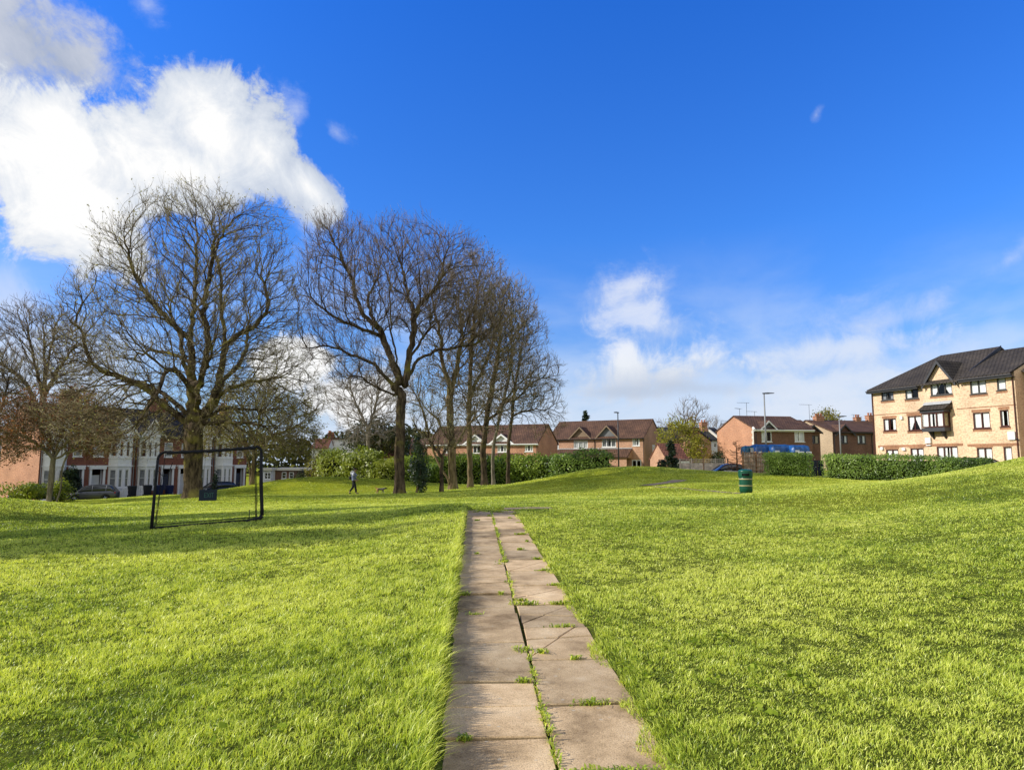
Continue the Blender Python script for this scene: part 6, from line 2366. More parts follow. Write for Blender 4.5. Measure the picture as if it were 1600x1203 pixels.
# ---------------------------------------------------------------- houses on the right
def zoomC(zx, zy): return 1040 + zx / 5.333, 590 + zy / 5.333


def house_C():
    ang = 12
    zb = 0.5
    f = Facade(1178.8, 75, ang, zb)
    t = thing('brick_house', 'brick house with a sunlit end gable and a white boarded gable on its shaded front', 'house', (f.o.x, f.o.y, zb), R(ang))
    rc = lambda x0, x1, a, b: f.rect(zoomC(x0, a)[0], zoomC(x1, a)[0], zoomC(x0, a)[1], zoomC(x0, b)[1])
    W = f.loc(1269.5, 690)[0]
    D = 8.0
    ze = f.loc(*zoomC(980, 436))[1] + 0.1
    zr = ze + 1.55
    k = (zr - ze) / (D / 2)
    wins = [(rc(800, 884, 446, 535), 2, ('left', 'curtain')), (rc(1075, 1156, 446, 535), 2, ('gap', 'curtain')), (rc(800, 900, 640, 720), 2, None), (rc(1040, 1140, 640, 720), 2, None)]
    walls(t, 'brick_brown', W, D, ze, [w[0] for w in wins], zr, gl=False)
    # end wall: its sunlit tone is put into a paler brick than the shaded front
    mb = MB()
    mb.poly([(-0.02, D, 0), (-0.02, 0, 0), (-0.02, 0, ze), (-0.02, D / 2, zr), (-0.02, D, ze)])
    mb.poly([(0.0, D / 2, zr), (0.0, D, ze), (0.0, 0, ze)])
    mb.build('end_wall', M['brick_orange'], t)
    mb = MB()
    for i in range(16):
        z = i * 0.3
        mb.box(-0.035, -0.021, 0.0, 0.25 if i % 2 else 0.4, z, z + 0.29)
    mb.build('quoins', M['cream'], t)
    for w in wins: window(t, w[0], front_fn(), 'white', w[1], bar=0.09, curtain=w[2], sill='white')
    mb = MB()
    gable_solid(mb, 0, W, D, ze, zr, eo=0.3, vo=0.1)
    mb.build('roof', M['tile_brown'], t)
    kz = lambda z: max(-0.3, (z - ze) / k)
    cross_gable(t, f.loc(*zoomC(850, 400))[0], 0.95, ze - 0.1, f.loc(*zoomC(845, 368))[1], kz, 'grey_board', 'tile_brown', 'white', over=0.28, board=0.15)
    gutter(t, -0.1, W + 0.1, ze, 'white', 0.3, k, 'white')
    downpipe(t, 0.2, ze)
    for (x, h, rot) in ((1.2, 1.6, 0.0), (0.3, 0.9, 0.6), (2.2, 0.6, 0.2)):
        aerial(t, x + 0.6, D / 2 + 0.3, zr + 0.05, h, rot + math.pi)
    mb = MB()
    mb.tube([(-0.1, -0.32, ze - 0.1), (-0.1, -0.02, ze + 0.15)], 0.12, 5)
    mb.build('box_end', M['white'], t)
    # recessed neighbour with its own dark gable
    t2 = thing('brick_house', 'set back dark house section between the two right hand brick houses', 'house', (f.o.x, f.o.y, zb), R(ang))
    x0 = W + 0.03
    W2 = 1.8
    win = f.rect(zoomC(1212, 500)[0], zoomC(1280, 500)[0], zoomC(0, 482)[1], zoomC(0, 552)[1], 1.2)
    walls(t2, 'brick_brown', W2, D - 1.2, ze - 0.2, [(win[0] - x0, win[1], win[2] - x0, win[3])], ze + 1.2, x0=x0, y0=1.2)
    window(t2, win, front_fn(1.2), 'frame_grey', 2, bar=0.08, curtain=('right', 'curtain_warm'))
    mb = MB()
    gable_solid(mb, x0, x0 + W2, D - 1.2, ze - 0.2, ze + 1.2, y0=1.2, eo=0.3, vo=0.0)
    mb.build('roof', M['tile_brown'], t2)
    cross_gable(t2, x0 + 0.9, 0.95, ze - 0.3, ze + 0.45, lambda z: 1.2 + max(0.2, (z - ze + 0.2) / 0.41), 'brick_brown', 'tile_brown', 'dark_trim', y=1.17, over=0.25)


house_C()


def house_D():
    ang = 12
    zb = 0.5
    f = Facade(1302.0, 84, ang, zb)
    t = thing('brick_house', 'long low brown house with a sunlit gable end beside the yellow flats', 'house', (f.o.x, f.o.y, zb), R(ang))
    Za = lambda zx, zy: (1300 + zx / 5.23, 530 + zy / 5.23)
    rc = lambda x0, x1, a, b: f.rect(Za(x0, a)[0], Za(x1, a)[0], Za(x0, a)[1], Za(x0, b)[1])
    W = 15.0
    D = 10.0
    ze = f.loc(*Za(220, 765))[1] + 0.1
    zr = ze + 1.6
    k = (zr - ze) / (D / 2)
    wins = [(rc(72, 128, 785, 850), 2, ('right', 'curtain')), (rc(208, 276, 785, 853), 2, ('sides', 'curtain'))]
    walls(t, 'brick_brown', W, D, ze, [w[0] for w in wins], zr, gl=False)
    for w in wins: window(t, w[0], front_fn(), 'frame_grey', w[1], bar=0.08, curtain=w[2], sill='frame_grey')
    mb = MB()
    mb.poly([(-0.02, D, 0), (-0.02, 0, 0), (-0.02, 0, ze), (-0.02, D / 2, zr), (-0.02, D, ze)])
    mb.build('end_wall', M['tan_wall_sunlit'], t)  # sunlit look put into the colour: gable end lighter than the front
    mb = MB()
    gable_solid(mb, 0, W, D, ze, zr, eo=0.3, vo=0.15)
    mb.build('roof', M['tile_brown'], t)
    kz = lambda z: max(-0.3, (z - ze) / k)
    c = (wins[0][0][0] + wins[0][0][2]) / 2
    cross_gable(t, c, 1.25, ze - 0.35, f.loc(*Za(105, 703))[1], kz, 'brick_brown', 'tile_brown', 'dark_trim', over=0.3)
    gutter(t, -0.1, W, ze, 'pipe_black', 0.3, k)
    downpipe(t, f.loc(*Za(322, 800))[0], ze)
    downpipe(t, 0.15, ze)
    chimney(t, -0.4 + 2.2, D / 2, zr - 0.3, zr + 0.55, 'brick_orange', 1.1, 0.7, 3)
    chimney(t, 7.5, D / 2, zr - 0.3, zr + 0.5, 'brick_orange', 0.7, 0.6, 2)
    chimney(t, 9.8, D / 2, zr - 0.3, zr + 0.75, 'brick_orange', 1.6, 0.7, 4)
    aerial(t, 0.5, D / 2, zr, 2.1, math.pi, ln=1.4)
    aerial(t, 7.0, D / 2, zr, 0.9, 0.2)


house_D()


def house_E():
    ang = 12
    zb = 0.0
    f = Facade(1078, 94, ang, zb)
    t = thing('old_brick_house', 'older brick terrace rear with a tall chimney and grey slate roof behind the willow', 'house', (f.o.x, f.o.y, zb), R(ang))
    Ze = lambda zx, zy: (1020 + zx / 10.0, 640 + zy / 10.0)
    # rear wing: brick side wall with sloping top
    q = f.rect(1091, 1100, 694.5, 702)
    W = f.loc(1111.5, 700)[0]
    zl = f.loc(*Ze(620, 345))[1]
    zr_ = f.loc(*Ze(915, 500))[1]
    mb = MB()
    wall_grid(mb, W, zr_, [(q[0], q[1], q[2], min(q[3], zr_ - 0.1))], lambda u, v, w: (u, w, v), 0.12)
    mb.prism([(0.0, 0.0, zr_), (W, 0.0, zr_), (0.8, 0.0, zl + 0.4), (0.0, 0.0, zl + 0.4)], (0, 0.2, 0))
    mb.quad((W, 0, 0), (W, 5, 0), (W, 5, zr_), (W, 0, zr_))
    mb.quad((0, 5, 0), (0, 0, 0), (0, 0, zr_), (0, 5, zr_))
    mb.build('wall', M['brick_orange'], t)
    window(t, (q[0], q[1], q[2], min(q[3], zr_ - 0.1)), front_fn(), 'white', 1, 1, bar=0.1)
    mb = MB()
    mb.prism([(0.7, -0.1, zl + 0.45), (W + 0.1, -0.1, zr_ + 0.02), (W + 0.1, -0.1, zr_ + 0.2), (0.7, -0.1, zl + 0.63)], (0, 5.2, 0))
    mb.build('wing_roof', M['slate'], t)
    # main range behind with ridge along x
    W2 = f.loc(1128, 690, 5.0)[0] + 1.0
    zem = f.loc(1120, 687, 5.0)[1]
    zrm = f.loc(1120, 669.5, 9.0)[1]
    qw = f.rect(1115, 1120, 692, 699, 5.0)
    walls(t, 'render_white', W2 + 7.0, 8.0, zem, [(qw[0] + 7.0, qw[1], qw[2] + 7.0, qw[3])], zrm, x0=-7.0, y0=5.0, name='rear_wall')
    window(t, qw, front_fn(5.0), 'white', 1, 1, bar=0.1)
    mb = MB()
    gable_solid(mb, -7.0, W2, 8.0, zem, zrm, y0=5.0, eo=0.3, vo=0.1)
    mb.build('roof', M['slate'], t)
    c = f.loc(1099, 665, 8.0)[0]
    chimney(t, c, 8.0, zrm - 1.2, f.loc(1099, 660.5, 8.0)[1], 'brick_orange', 0.95, 0.8, 2)
    # pale party wall stripe on the roof
    mb = MB()
    k = (zrm - zem) / 4.0
    mb.prism([(c + 0.55, 4.6, zem - 0.3 * k + 0.16), (c + 0.55, 9.0, zrm + 0.16), (c + 0.55, 9.0, zrm + 0.42), (c + 0.55, 4.6, zem - 0.3 * k + 0.42)], (0.3, 0, 0))
    mb.build('parapet', M['cream'], t)
    aerial(t, f.loc(1128, 665, 9.0)[0], 9.0, zrm, 1.2, 0.3)


house_E()


def garage():
    ang = 8
    zb = 0.15
    f = Facade(1041, 71, ang, zb)
    t = thing('garage', 'low garage with a steep brown tiled roof and white doors behind the fence', 'garage', (f.o.x, f.o.y, zb), R(ang))
    W = f.loc(1070, 715)[0] + 0.3
    ze = f.loc(1055, 717.5)[1]
    zr = f.loc(1055, 694.5, 2.5)[1]
    D = 5.0
    s0, s1 = f.loc(1050, 725)[0], f.loc(1065, 725)[0]
    walls(t, 'brick_pink', W, D, ze, [(s0, 0.02, s1, ze - 0.25)], zr)
    mb = MB()
    mb.box(s0 + 0.02, s1 - 0.02, 0.06, 0.1, 0.03, ze - 0.27)
    n = 8
    for i in range(n):
        x = s0 + 0.05 + (s1 - s0 - 0.1) * i / n
        mb.box(x, x + 0.02, 0.045, 0.0595, 0.05, ze - 0.3)
    mb.build('garage_door', M['white'], t)
    mb = MB()
    gable_solid(mb, 0, W, D, ze, zr, eo=0.25, vo=0.06)
    mb.build('roof', M['tile_red'], t)
    mb = MB()
    mb.box(-0.1, W + 0.1, -0.29, -0.262, ze - 0.42, ze - 0.2)
    mb.build('fascia', M['white'], t)


garage()


# ---------------------------------------------------------------- Victorian terrace on the left
def terrace():
    zb = -2.0
    P0 = ray(211, 740); Y0 = 72
    P1 = ray(385, 740); Y1 = 83
    a = Vector((P0.x * Y0 / P0.y, Y0)); b = Vector((P1.x * Y1 / P1.y, Y1))
    ang = math.degrees(math.atan2(b.y - a.y, b.x - a.x))
    U = (b - a).length / 3
    ref = Facade(211, 72, ang, zb)
    zsill = ref.loc(186, 713.8)[1]
    ztop = ref.loc(186, 689)[1]
    gtop = ref.loc(186, 733)[1]
    gsill = ref.loc(186, 761)[1]
    zstr = ref.loc(186, 727.5)[1]
    ze = ztop + 0.55
    D = 8.5
    zr = ze + 3.0
    k = (zr - ze) / (D / 2)
    print('terrace', U, ang, zsill, ztop, gtop, gsill, zstr)
    # (label, start in units along the row, bay first?, wall material of door)
    specs = [('end terrace house with a white double bay window behind the grey car', -1.08, False, 1.06), ('red brick terrace house with white bay just left of the goal post', 0.0, True, 1.0),
             ('terrace house partly hidden by the big tree trunk', 1.0, False, 1.0), ('far terrace house with white bay seen through the goal mouth', 2.0, True, 1.0),
             ('nearest terrace house with a sunlit orange brick end wall behind the pale forked trunk', -2.02, True, 0.94)]
    for lab, u, bayfirst, wf in specs:
        W = U * wf
        o = a + ref.d * (u * U)
        t = thing('terrace_house', lab, 'terrace house', (o.x, o.y, zb), R(ang), 'Victorian terrace houses along the street')
        bw = W * 0.50
        bx0 = W * 0.06 if bayfirst else W * 0.44
        dx0 = W * 0.66 if bayfirst else W * 0.10
        dw = W * 0.23
        uw = (dx0 + 0.08, zsill, dx0 + dw - 0.02, ztop - 0.05)
        door = (dx0, 0.15, dx0 + dw, gtop)
        walls(t, 'brick_red', W - 0.01, D, ze, [uw, door], zr)
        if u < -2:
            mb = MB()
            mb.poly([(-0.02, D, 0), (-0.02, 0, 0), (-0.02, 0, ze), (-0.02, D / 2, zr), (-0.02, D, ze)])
            mb.build('end_wall', M['brick_orange'], t)  # sunlit tone painted in: orange laid over this house's red brick end
        window(t, uw, front_fn(), 'white', 1, 1, bar=0.1, sill='white', curtain=('full', 'curtain_grey'))
        # door with fanlight and porch surround
        mb = MB()
        mb.box(door[0] + 0.08, door[2] - 0.08, 0.45, 0.5, 0.16, gtop - 0.55)
        dr = mb.build('door', M['door_white' if bayfirst is False else 'door_dark'], t)
        mb = MB(); mb.box(door[2] - 0.2, door[2] - 0.16, 0.41, 0.449, 1.1, 1.2); mb.build('handle', M['gold'], dr)
        mb = MB()
        mb.box(door[0] - 0.2, door[0] - 0.003, -0.16, 0.5, 0.0, gtop + 0.02)
        mb.box(door[2] + 0.003, door[2] + 0.2, -0.16, 0.5, 0.0, gtop + 0.02)
        mb.box(door[0] - 0.26, door[2] + 0.26, -0.24, -0.003, gtop + 0.023, gtop + 0.4)
        mb.build('porch', M['white'], t)
        # two storey canted bay
        pr = 0.75
        pts = [(bx0, -0.003), (bx0 + 0.5, -pr), (bx0 + bw - 0.5, -pr), (bx0 + bw, -0.003)]
        mb = MB()
        for (p, q) in zip(pts[:-1], pts[1:]):
            p, q = Vector(p), Vector(q)
            ln = (q - p).length
            d = (q - p) / ln
            n = Vector((-d.y, d.x))
            side = ln < bw * 0.45
            m_ = 0.10 if side else 0.14
            if side: hs = [(m_, gsill, ln - m_, gtop), (m_, zsill, ln - m_, ztop)]
            else:
                mid = ln / 2
                hs = [(m_, gsill, mid - 0.1, gtop), (mid + 0.1, gsill, ln - m_, gtop), (m_, zsill, mid - 0.1, ztop), (mid + 0.1, zsill, ln - m_, ztop)]
            fn = (lambda p, d, n: (lambda u_, v, w: (p.x + d.x * u_ + n.x * w, p.y + d.y * u_ + n.y * w, v)))(p, d, n)
            wall_grid(mb, ln, ze + 0.1, hs, fn, 0.12)
            for h in hs:
                window(t, h, fn, 'white', 1, 1, bar=0.09, rec=0.08, curtain=('sides' if h[1] > zstr else 'full', 'curtain_grey'))
        mb.build('bay', M['white'], t)
        mb = MB()
        for z0_, z1_, o_ in ((zstr - 0.1, zstr + 0.05, 0.07), (zsill - 0.16, zsill - 0.04, 0.05), (ze - 0.1, ze + 0.08, 0.1), (gsill - 0.15, gsill - 0.04, 0.05)):
            q = [(pts[0][0] - o_, -0.002), (pts[1][0] - o_ * 0.4, -pr - o_), (pts[2][0] + o_ * 0.4, -pr - o_), (pts[3][0] + o_, -0.002)]
            mb.prism([(x, y, z0_) for x, y in q], (0, 0, z1_ - z0_))
        mb.box(0.05, bx0 - 0.08, -0.05, -0.002, zstr - 0.08, zstr + 0.04) if bx0 > 0.4 else None
        mb.box(bx0 + bw + 0.08, W - 0.06, -0.05, -0.002, zstr - 0.08 if bayfirst else zstr - 0.08, zstr + 0.04)
        mb.build('string_course', M['white'], t)
        # gabled top of the bay
        c = bx0 + bw / 2
        kz = lambda z: max(-0.3, (z - ze) / k)
        cross_gable(t, c, bw * 0.5 + 0.08, ze + 0.1, ze + 1.75, kz, 'white', 'slate', 'white', y=-pr * 0.8, over=0.2, board=0.2)
        mb = MB()
        gable_solid(mb, 0, W - 0.012, D, ze, zr, eo=0.25, vo=0.0)
        mb.build('roof', M['slate'], t)
        chimney(t, W - 0.5 if bayfirst else 0.5, D / 2, zr - 0.6, zr + 1.1, 'brick_red', 0.9, 0.7, 3)
        downpipe(t, (W - 0.14) if not bayfirst else 0.12, ze, 'post_grey')
        # low front garden wall
        mb = MB()
        mb.box(0.1, bx0 + 0.4 if not bayfirst else W * 0.6, -2.6, -2.4, 0.0, 0.75)
        mb.build('garden_wall', M['white' if u == -1.08 else 'brick_red'], t)
    # pickets, bins
    def at_row(px, off):
        s = ref.loc(px, 765, off)[0]
        p = a + ref.d * s + ref.n * off
        return p
    for nm, (p0, p1) in (('white picket gate between the parked car and the wheelie bin', (189, 198)), ('white picket fence between two wheelie bins', (211, 221))):
        A, B = at_row(p0, -3.0), at_row(p1, -3.0)
        dd = B - A
        t = thing('picket_fence', nm, 'fence', (A.x, A.y, gz(A.x, A.y)), math.atan2(dd.y, dd.x), 'white picket fences')
        n = max(3, int(dd.length / 0.16))
        for i in range(n):
            x = dd.length * i / n
            mb = MB()
            mb.prism([(x, 0, 0), (x + 0.085, 0, 0), (x + 0.085, 0, 0.95), (x + 0.042, 0, 1.05), (x, 0, 0.95)], (0, 0.02, 0))
            mb.build('picket', M['white'], t)
        mb = MB()
        mb.box(0, dd.length, 0.022, 0.06, 0.25, 0.33)
        mb.box(0, dd.length, 0.022, 0.06, 0.7, 0.78)
        mb.build('rail', M['white'], t)
    proto = None
    labs = [('black wheelie bin between the two white picket fences', 'wheelie'), ('black wheelie bin just left of the goal post', 'wheelie'),
            ('blue wheelie bin right of the left goal post', 'wheelie_blue'), ('blue wheelie bin in front of the dark terrace doorway', 'wheelie_blue')]
    for (px, (lb, mt)) in zip((204, 228, 246, 262), labs):
        p = at_row(px, -2.9)
        t = thing('wheelie_bin', lb, 'bin', (p.x, p.y, gz(p.x, p.y)), R(ang), 'wheelie bins outside the terrace')
        mb = MB()
        mb.prism([(-0.24, -0.25, 0.06), (0.24, -0.25, 0.06), (0.24, 0.22, 0.06), (-0.24, 0.22, 0.06)], (0, 0, 0.002))
        v = [(-0.24, -0.25, 0.05), (0.24, -0.25, 0.05), (0.24, 0.22, 0.05), (-0.24, 0.22, 0.05), (-0.3, -0.34, 0.98), (0.3, -0.34, 0.98), (0.3, 0.34, 0.98), (-0.3, 0.34, 0.98)]
        mb = MB().add(v, [(3, 2, 1, 0), (4, 5, 6, 7), (0, 1, 5, 4), (1, 2, 6, 5), (2, 3, 7, 6), (3, 0, 4, 7)])
        mb.build('bin_body', M[mt], t, bevel=0.02)
        mb = MB()
        mb.prism([(-0.32, -0.37, 0.985), (-0.32, 0.34, 0.985), (-0.32, 0.36, 1.08), (-0.32, -0.1, 1.1), (-0.32, -0.37, 1.03)], (0.64, 0, 0))
        mb.build('lid', M[mt], t, bevel=0.015)
        for s in (-0.27, 0.23):
            mb = MB(); mb.tube([(s, 0.28, 0.1), (s + 0.04, 0.28, 0.1)], 0.1, 12); mb.build('wheel', M['tyre'], t)


terrace()


def simple_house(name, label, px, Y, ang, W, D, zb, ze, zr, wall, roof, wins=(), frame='white', chim=None, cat='house', flat=False, left_mat=None):
    f = Facade(px, Y, ang, zb)
    t = thing(name, label, cat, (f.o.x, f.o.y, zb), R(ang))
    rects = [f.rect(*w[:4]) for w in wins]
    walls(t, wall, W, D, ze, rects, None if flat else zr)
    for r_, w in zip(rects, wins): window(t, r_, front_fn(), frame, w[4], w[5], bar=0.09, curtain=w[6] if len(w) > 6 else None, sill=frame)
    mb = MB()
    if flat: mb.box(-0.2, W + 0.2, -0.25, D + 0.2, ze + 0.003, ze + 0.3)
    else: gable_solid(mb, 0, W, D, ze, zr, eo=0.3, vo=0.1)
    mb.build('roof', M[roof], t)
    if chim:
        for c in chim: chimney(t, c[0], D / 2, (zr if not flat else ze) - 0.3, (zr if not flat else ze) + c[1], 'brick_red', c[2], 0.7, 2)
    return t, f


def zf(py, Y): return at(800, py, Y).z


# white rendered houses far behind the lime hedge
simple_house('white_house', 'white rendered house behind the lime hedge with small square windows', 511, 124, 6, 6.0, 7, -1.5, zf(686.5, 124) + 1.5, zf(680, 126) + 1.5, 'render_white', 'tile_brown',
             [(520, 523, 689, 693.5, 1, 0), (536, 540, 689, 695, 1, 0), (543, 546, 689, 695, 1, 0), (547, 550, 689, 695, 1, 0)], flat=True, chim=[(0.3, 1.0, 0.8)])
simple_house('white_house', 'low white gable with a red tiled roof left of the other white house', 487, 118, 6, 2.7, 7, -1.5, zf(700, 118) + 1.5, zf(686, 120) + 1.5, 'render_white', 'tile_red', chim=[(2.4, 1.1, 0.5)])
simple_house('brick_house', 'distant low house with a dark red roof left of the straight trunk', 573, 106, 4, 5.2, 6, -1.2, zf(714, 106) + 1.2, zf(702, 108) + 1.2, 'render_white', 'tile_red')
# low dark bungalow seen over the mound
simple_house('bungalow', 'low dark brick bungalow with white square windows seen over the mound', 424, 84, 4, 5.0, 6, -1.4, zf(735, 84) + 1.4, 0, 'brick_brown', 'cream',
             [(440, 447.5, 737.5, 748, 1, 1), (451.5, 459, 737.5, 748, 1, 1)], flat=True)
simple_house('white_shed', 'small white outbuilding with paned windows beside the right goal post', 411, 82, 4, 1.0, 3, -1.4, zf(735, 82) + 1.4, 0, 'white', 'cream', [(413, 423, 738, 749, 2, 1)], flat=True)
# roofs filling the skyline further off
simple_house('brick_house', 'distant brown roofed house left of the willow', 1031, 128, 5, 7.0, 8, 0, zf(690, 128), zf(672, 131), 'brick_brown', 'tile_brown', chim=[(3.4, 1.0, 0.8)])
simple_house('brick_house', 'distant brown roofed house behind the far end of the gabled pair', 640, 112, 3, 10.0, 8, -0.8, zf(700, 112) + 0.8, zf(686, 115) + 0.8, 'brick_orange', 'tile_brown')
# ================================================================== things on the lawn and by the road
def bm_tube(name, pts, r, mat, parent, n=8, smooth=True):
    mb = MB()
    mb.tube(pts, r, n)
    return mb.build(name, mat, parent, smooth=smooth)


# ---------------------------------------------------------------- football goal with EXIT board
def goal():
    A = at(236.5, 827, 15.6); B = at(409, 816.5, 16.5)
    A.z, B.z = gz(A.x, A.y), gz(B.x, B.y)
    d = (B - A)
    W = math.hypot(d.x, d.y)
    t = thing('football_goal', 'small black framed football goal standing on the lawn at the left', 'goal', A, math.atan2(d.y, d.x))
    dz = B.z - A.z
    Hl = at(241, 706, 15.6).z - A.z
    Hr = at(405, 698, 16.5).z - A.z
    lean = 0.05
    rt = 0.042
    # frame: posts lean slightly, rounded top corners, thick padded crossbar
    bm_tube('post', [(0, 0, -0.05), (lean * 0.5, 0, Hl * 0.5), (lean, 0, Hl - 0.17)], [0.038, 0.031, 0.028], M['black_cloth'], t)
    bm_tube('post', [(W, 0, dz + 0.12), (W - 0.01, 0, dz + 0.3), (W - 0.05, 0, (Hr + dz) * 0.5), (W - 0.07, 0, Hr - 0.13)], [0.042, 0.04, 0.042, 0.03], M['black_cloth'], t)
    def arc(x, z, r, a0, a1):
        return [(x + r * math.cos(R(a)), 0, z + r * math.sin(R(a))) for a in np.linspace(a0, a1, 7)]
    bm_tube('corner', arc(lean + 0.17, Hl - 0.17, 0.17, 180, 90), 0.028, M['black_cloth'], t)
    bm_tube('corner', arc(W - 0.07 - 0.13, Hr - 0.13, 0.13, 90, 0), 0.03, M['black_cloth'], t)
    bm_tube('corner', [(W, 0, dz + 0.12), (W - 0.05, 0.0, dz + 0.05), (W - 0.2, 0.0, dz + 0.02), (W - 0.34, 0, dz)], [0.05, 0.05, 0.045, 0.035], M['black_cloth'], t)
    bar = []
    for i in range(25):
        f = i / 24
        bar.append((lean + 0.17 + (W - 0.20 - lean - 0.17) * f, 0, Hl + (Hr - Hl) * f - 0.02 - 0.015 * math.sin(f * math.pi) + 0.006 * math.sin(i * 2.1)))
    bm_tube('crossbar', bar, [0.037 + 0.006 * math.sin(i * 1.7) for i in range(25)], M['black_cloth'], t, 10)
    bm_tube('ground_bar', [(0.0, 0, 0.03), (W * 0.5, 0, dz * 0.5 + 0.035), (W - 0.34, 0, dz + 0.02)], 0.019, M['black_cloth'], t)
    # rear frame
    dp = 0.85
    for x0, z0, x1, zt in ((0.03, 0, lean + 0.15, Hl - 0.05), (W - 0.1, dz, W - 0.22, Hr - 0.05)):
        zg = gz(*(A + Matrix.Rotation(math.atan2(d.y, d.x), 3, 'Z') @ Vector((x0, dp, 0))).xy) - A.z
        bm_tube('side_bar', [(x0, 0.0, z0 + 0.03), (x0, dp, zg + 0.03)], 0.010, M['black_cloth'], t)
        bm_tube('stay', [(x1, 0.0, zt), (x0 + (x1 - x0) * 0.5, dp * 0.35, zt * 0.55 + z0 * 0.45), (x0, dp, zg + 0.03)], 0.006, M['net'], t, 4)
    bm_tube('rear_bar', [(0.03, dp, 0.03), (W - 0.1, dp, dz + 0.03)], 0.009, M['black_cloth'], t)
    # a remnant of net: fine cords on the two sides and a drooping loop at the left corner
    for x0, z0, x1, zt in ((0.04, 0.03, lean + 0.16, Hl - 0.06), (W - 0.1, dz + 0.03, W - 0.2, Hr - 0.06)):
        mb = MB()
        for i in range(1, 9):
            f = i / 9
            mb.tube([(x1, 0.0, zt * (1 - f * 0.95) + z0 * f * 0.95), (x0, dp * f, z0 + 0.01)], 0.0025, 3, cap=False)
        for i in range(1, 7):
            f = i / 7
            mb.tube([(x1 * (1 - f) + x0 * f, dp * f * 0.0 + 0.02, zt * (1 - f) + z0 * f), (x0, dp * (0.15 + 0.8 * f), zt * (1 - f) * 0.25 + z0)], 0.0025, 3, cap=False)
        mb.build('side_net', M['net'], t)
    mb = MB()
    loop = [(lean + 0.02 + 0.28 * s, 0.02, Hl - 0.42 - 0.16 * math.sin(s * math.pi * 0.8) + 0.28 * s ** 3) for s in np.linspace(0, 1, 10)]
    mb.tube(loop, 0.008, 4)
    mb.build('loose_cord', M['net'], t)
    bm_tube('peg', [(W - 0.28, 0.05, dz), (W - 0.28, 0.05, dz + 0.26)], 0.009, M['black'], t, 5)
    # the board, hung on a thin cord from the crossbar
    f0, f1 = (312.5 - 236.5) / 172.5, (338 - 236.5) / 172.5
    bd = at(325, 773.5, 16.35)
    b = thing('exit_board', 'dark board with dim green EXIT lettering hanging in the goal', 'board', (bd.x, bd.y, bd.z), math.atan2(d.y, d.x))
    bw, bh = 0.385, 0.255
    mb = MB()
    mb.box(-bw / 2, bw / 2, 0, 0.02, -bh / 2, bh / 2)
    mb.build('panel', M['board'], b, bevel=0.006)
    m = MB()
    h = 0.052
    y = -0.004
    def st(p, q, w=0.009):
        p, q = Vector(p), Vector(q)
        dd = (q - p).normalized()
        n = Vector((-dd.y, dd.x)) * w / 2
        m.poly([(v.x, y, v.y) for v in (p - n, q - n, q + n, p + n)])
    x = -0.075
    st((x, -h), (x, h)); y = -0.005; st((x, h - .004), (x + .045, h - .004)); st((x, 0), (x + .038, 0)); st((x, -h + .004), (x + .045, -h + .004)); y = -0.004
    x = -0.018
    st((x, -h), (x + .05, h)); y = -0.005; st((x, h), (x + .05, -h)); y = -0.004
    x = 0.053
    st((x, -h), (x, h))
    x = 0.095
    st((x, -h), (x, h)); y = -0.005; st((x - .03, h - .004), (x + .03, h - .004))
    m.build('lettering', M['letter'], b)
    top = at(325, 702, 16.35).z - bd.z
    mb = MB()
    for s in (-0.12, 0.12):
        mb.tube([(s, 0.01, bh / 2 - 0.005), (s * 0.7, 0.01, top)], 0.0022, 3)
    mb.build('cord', M['net'], b)


goal()


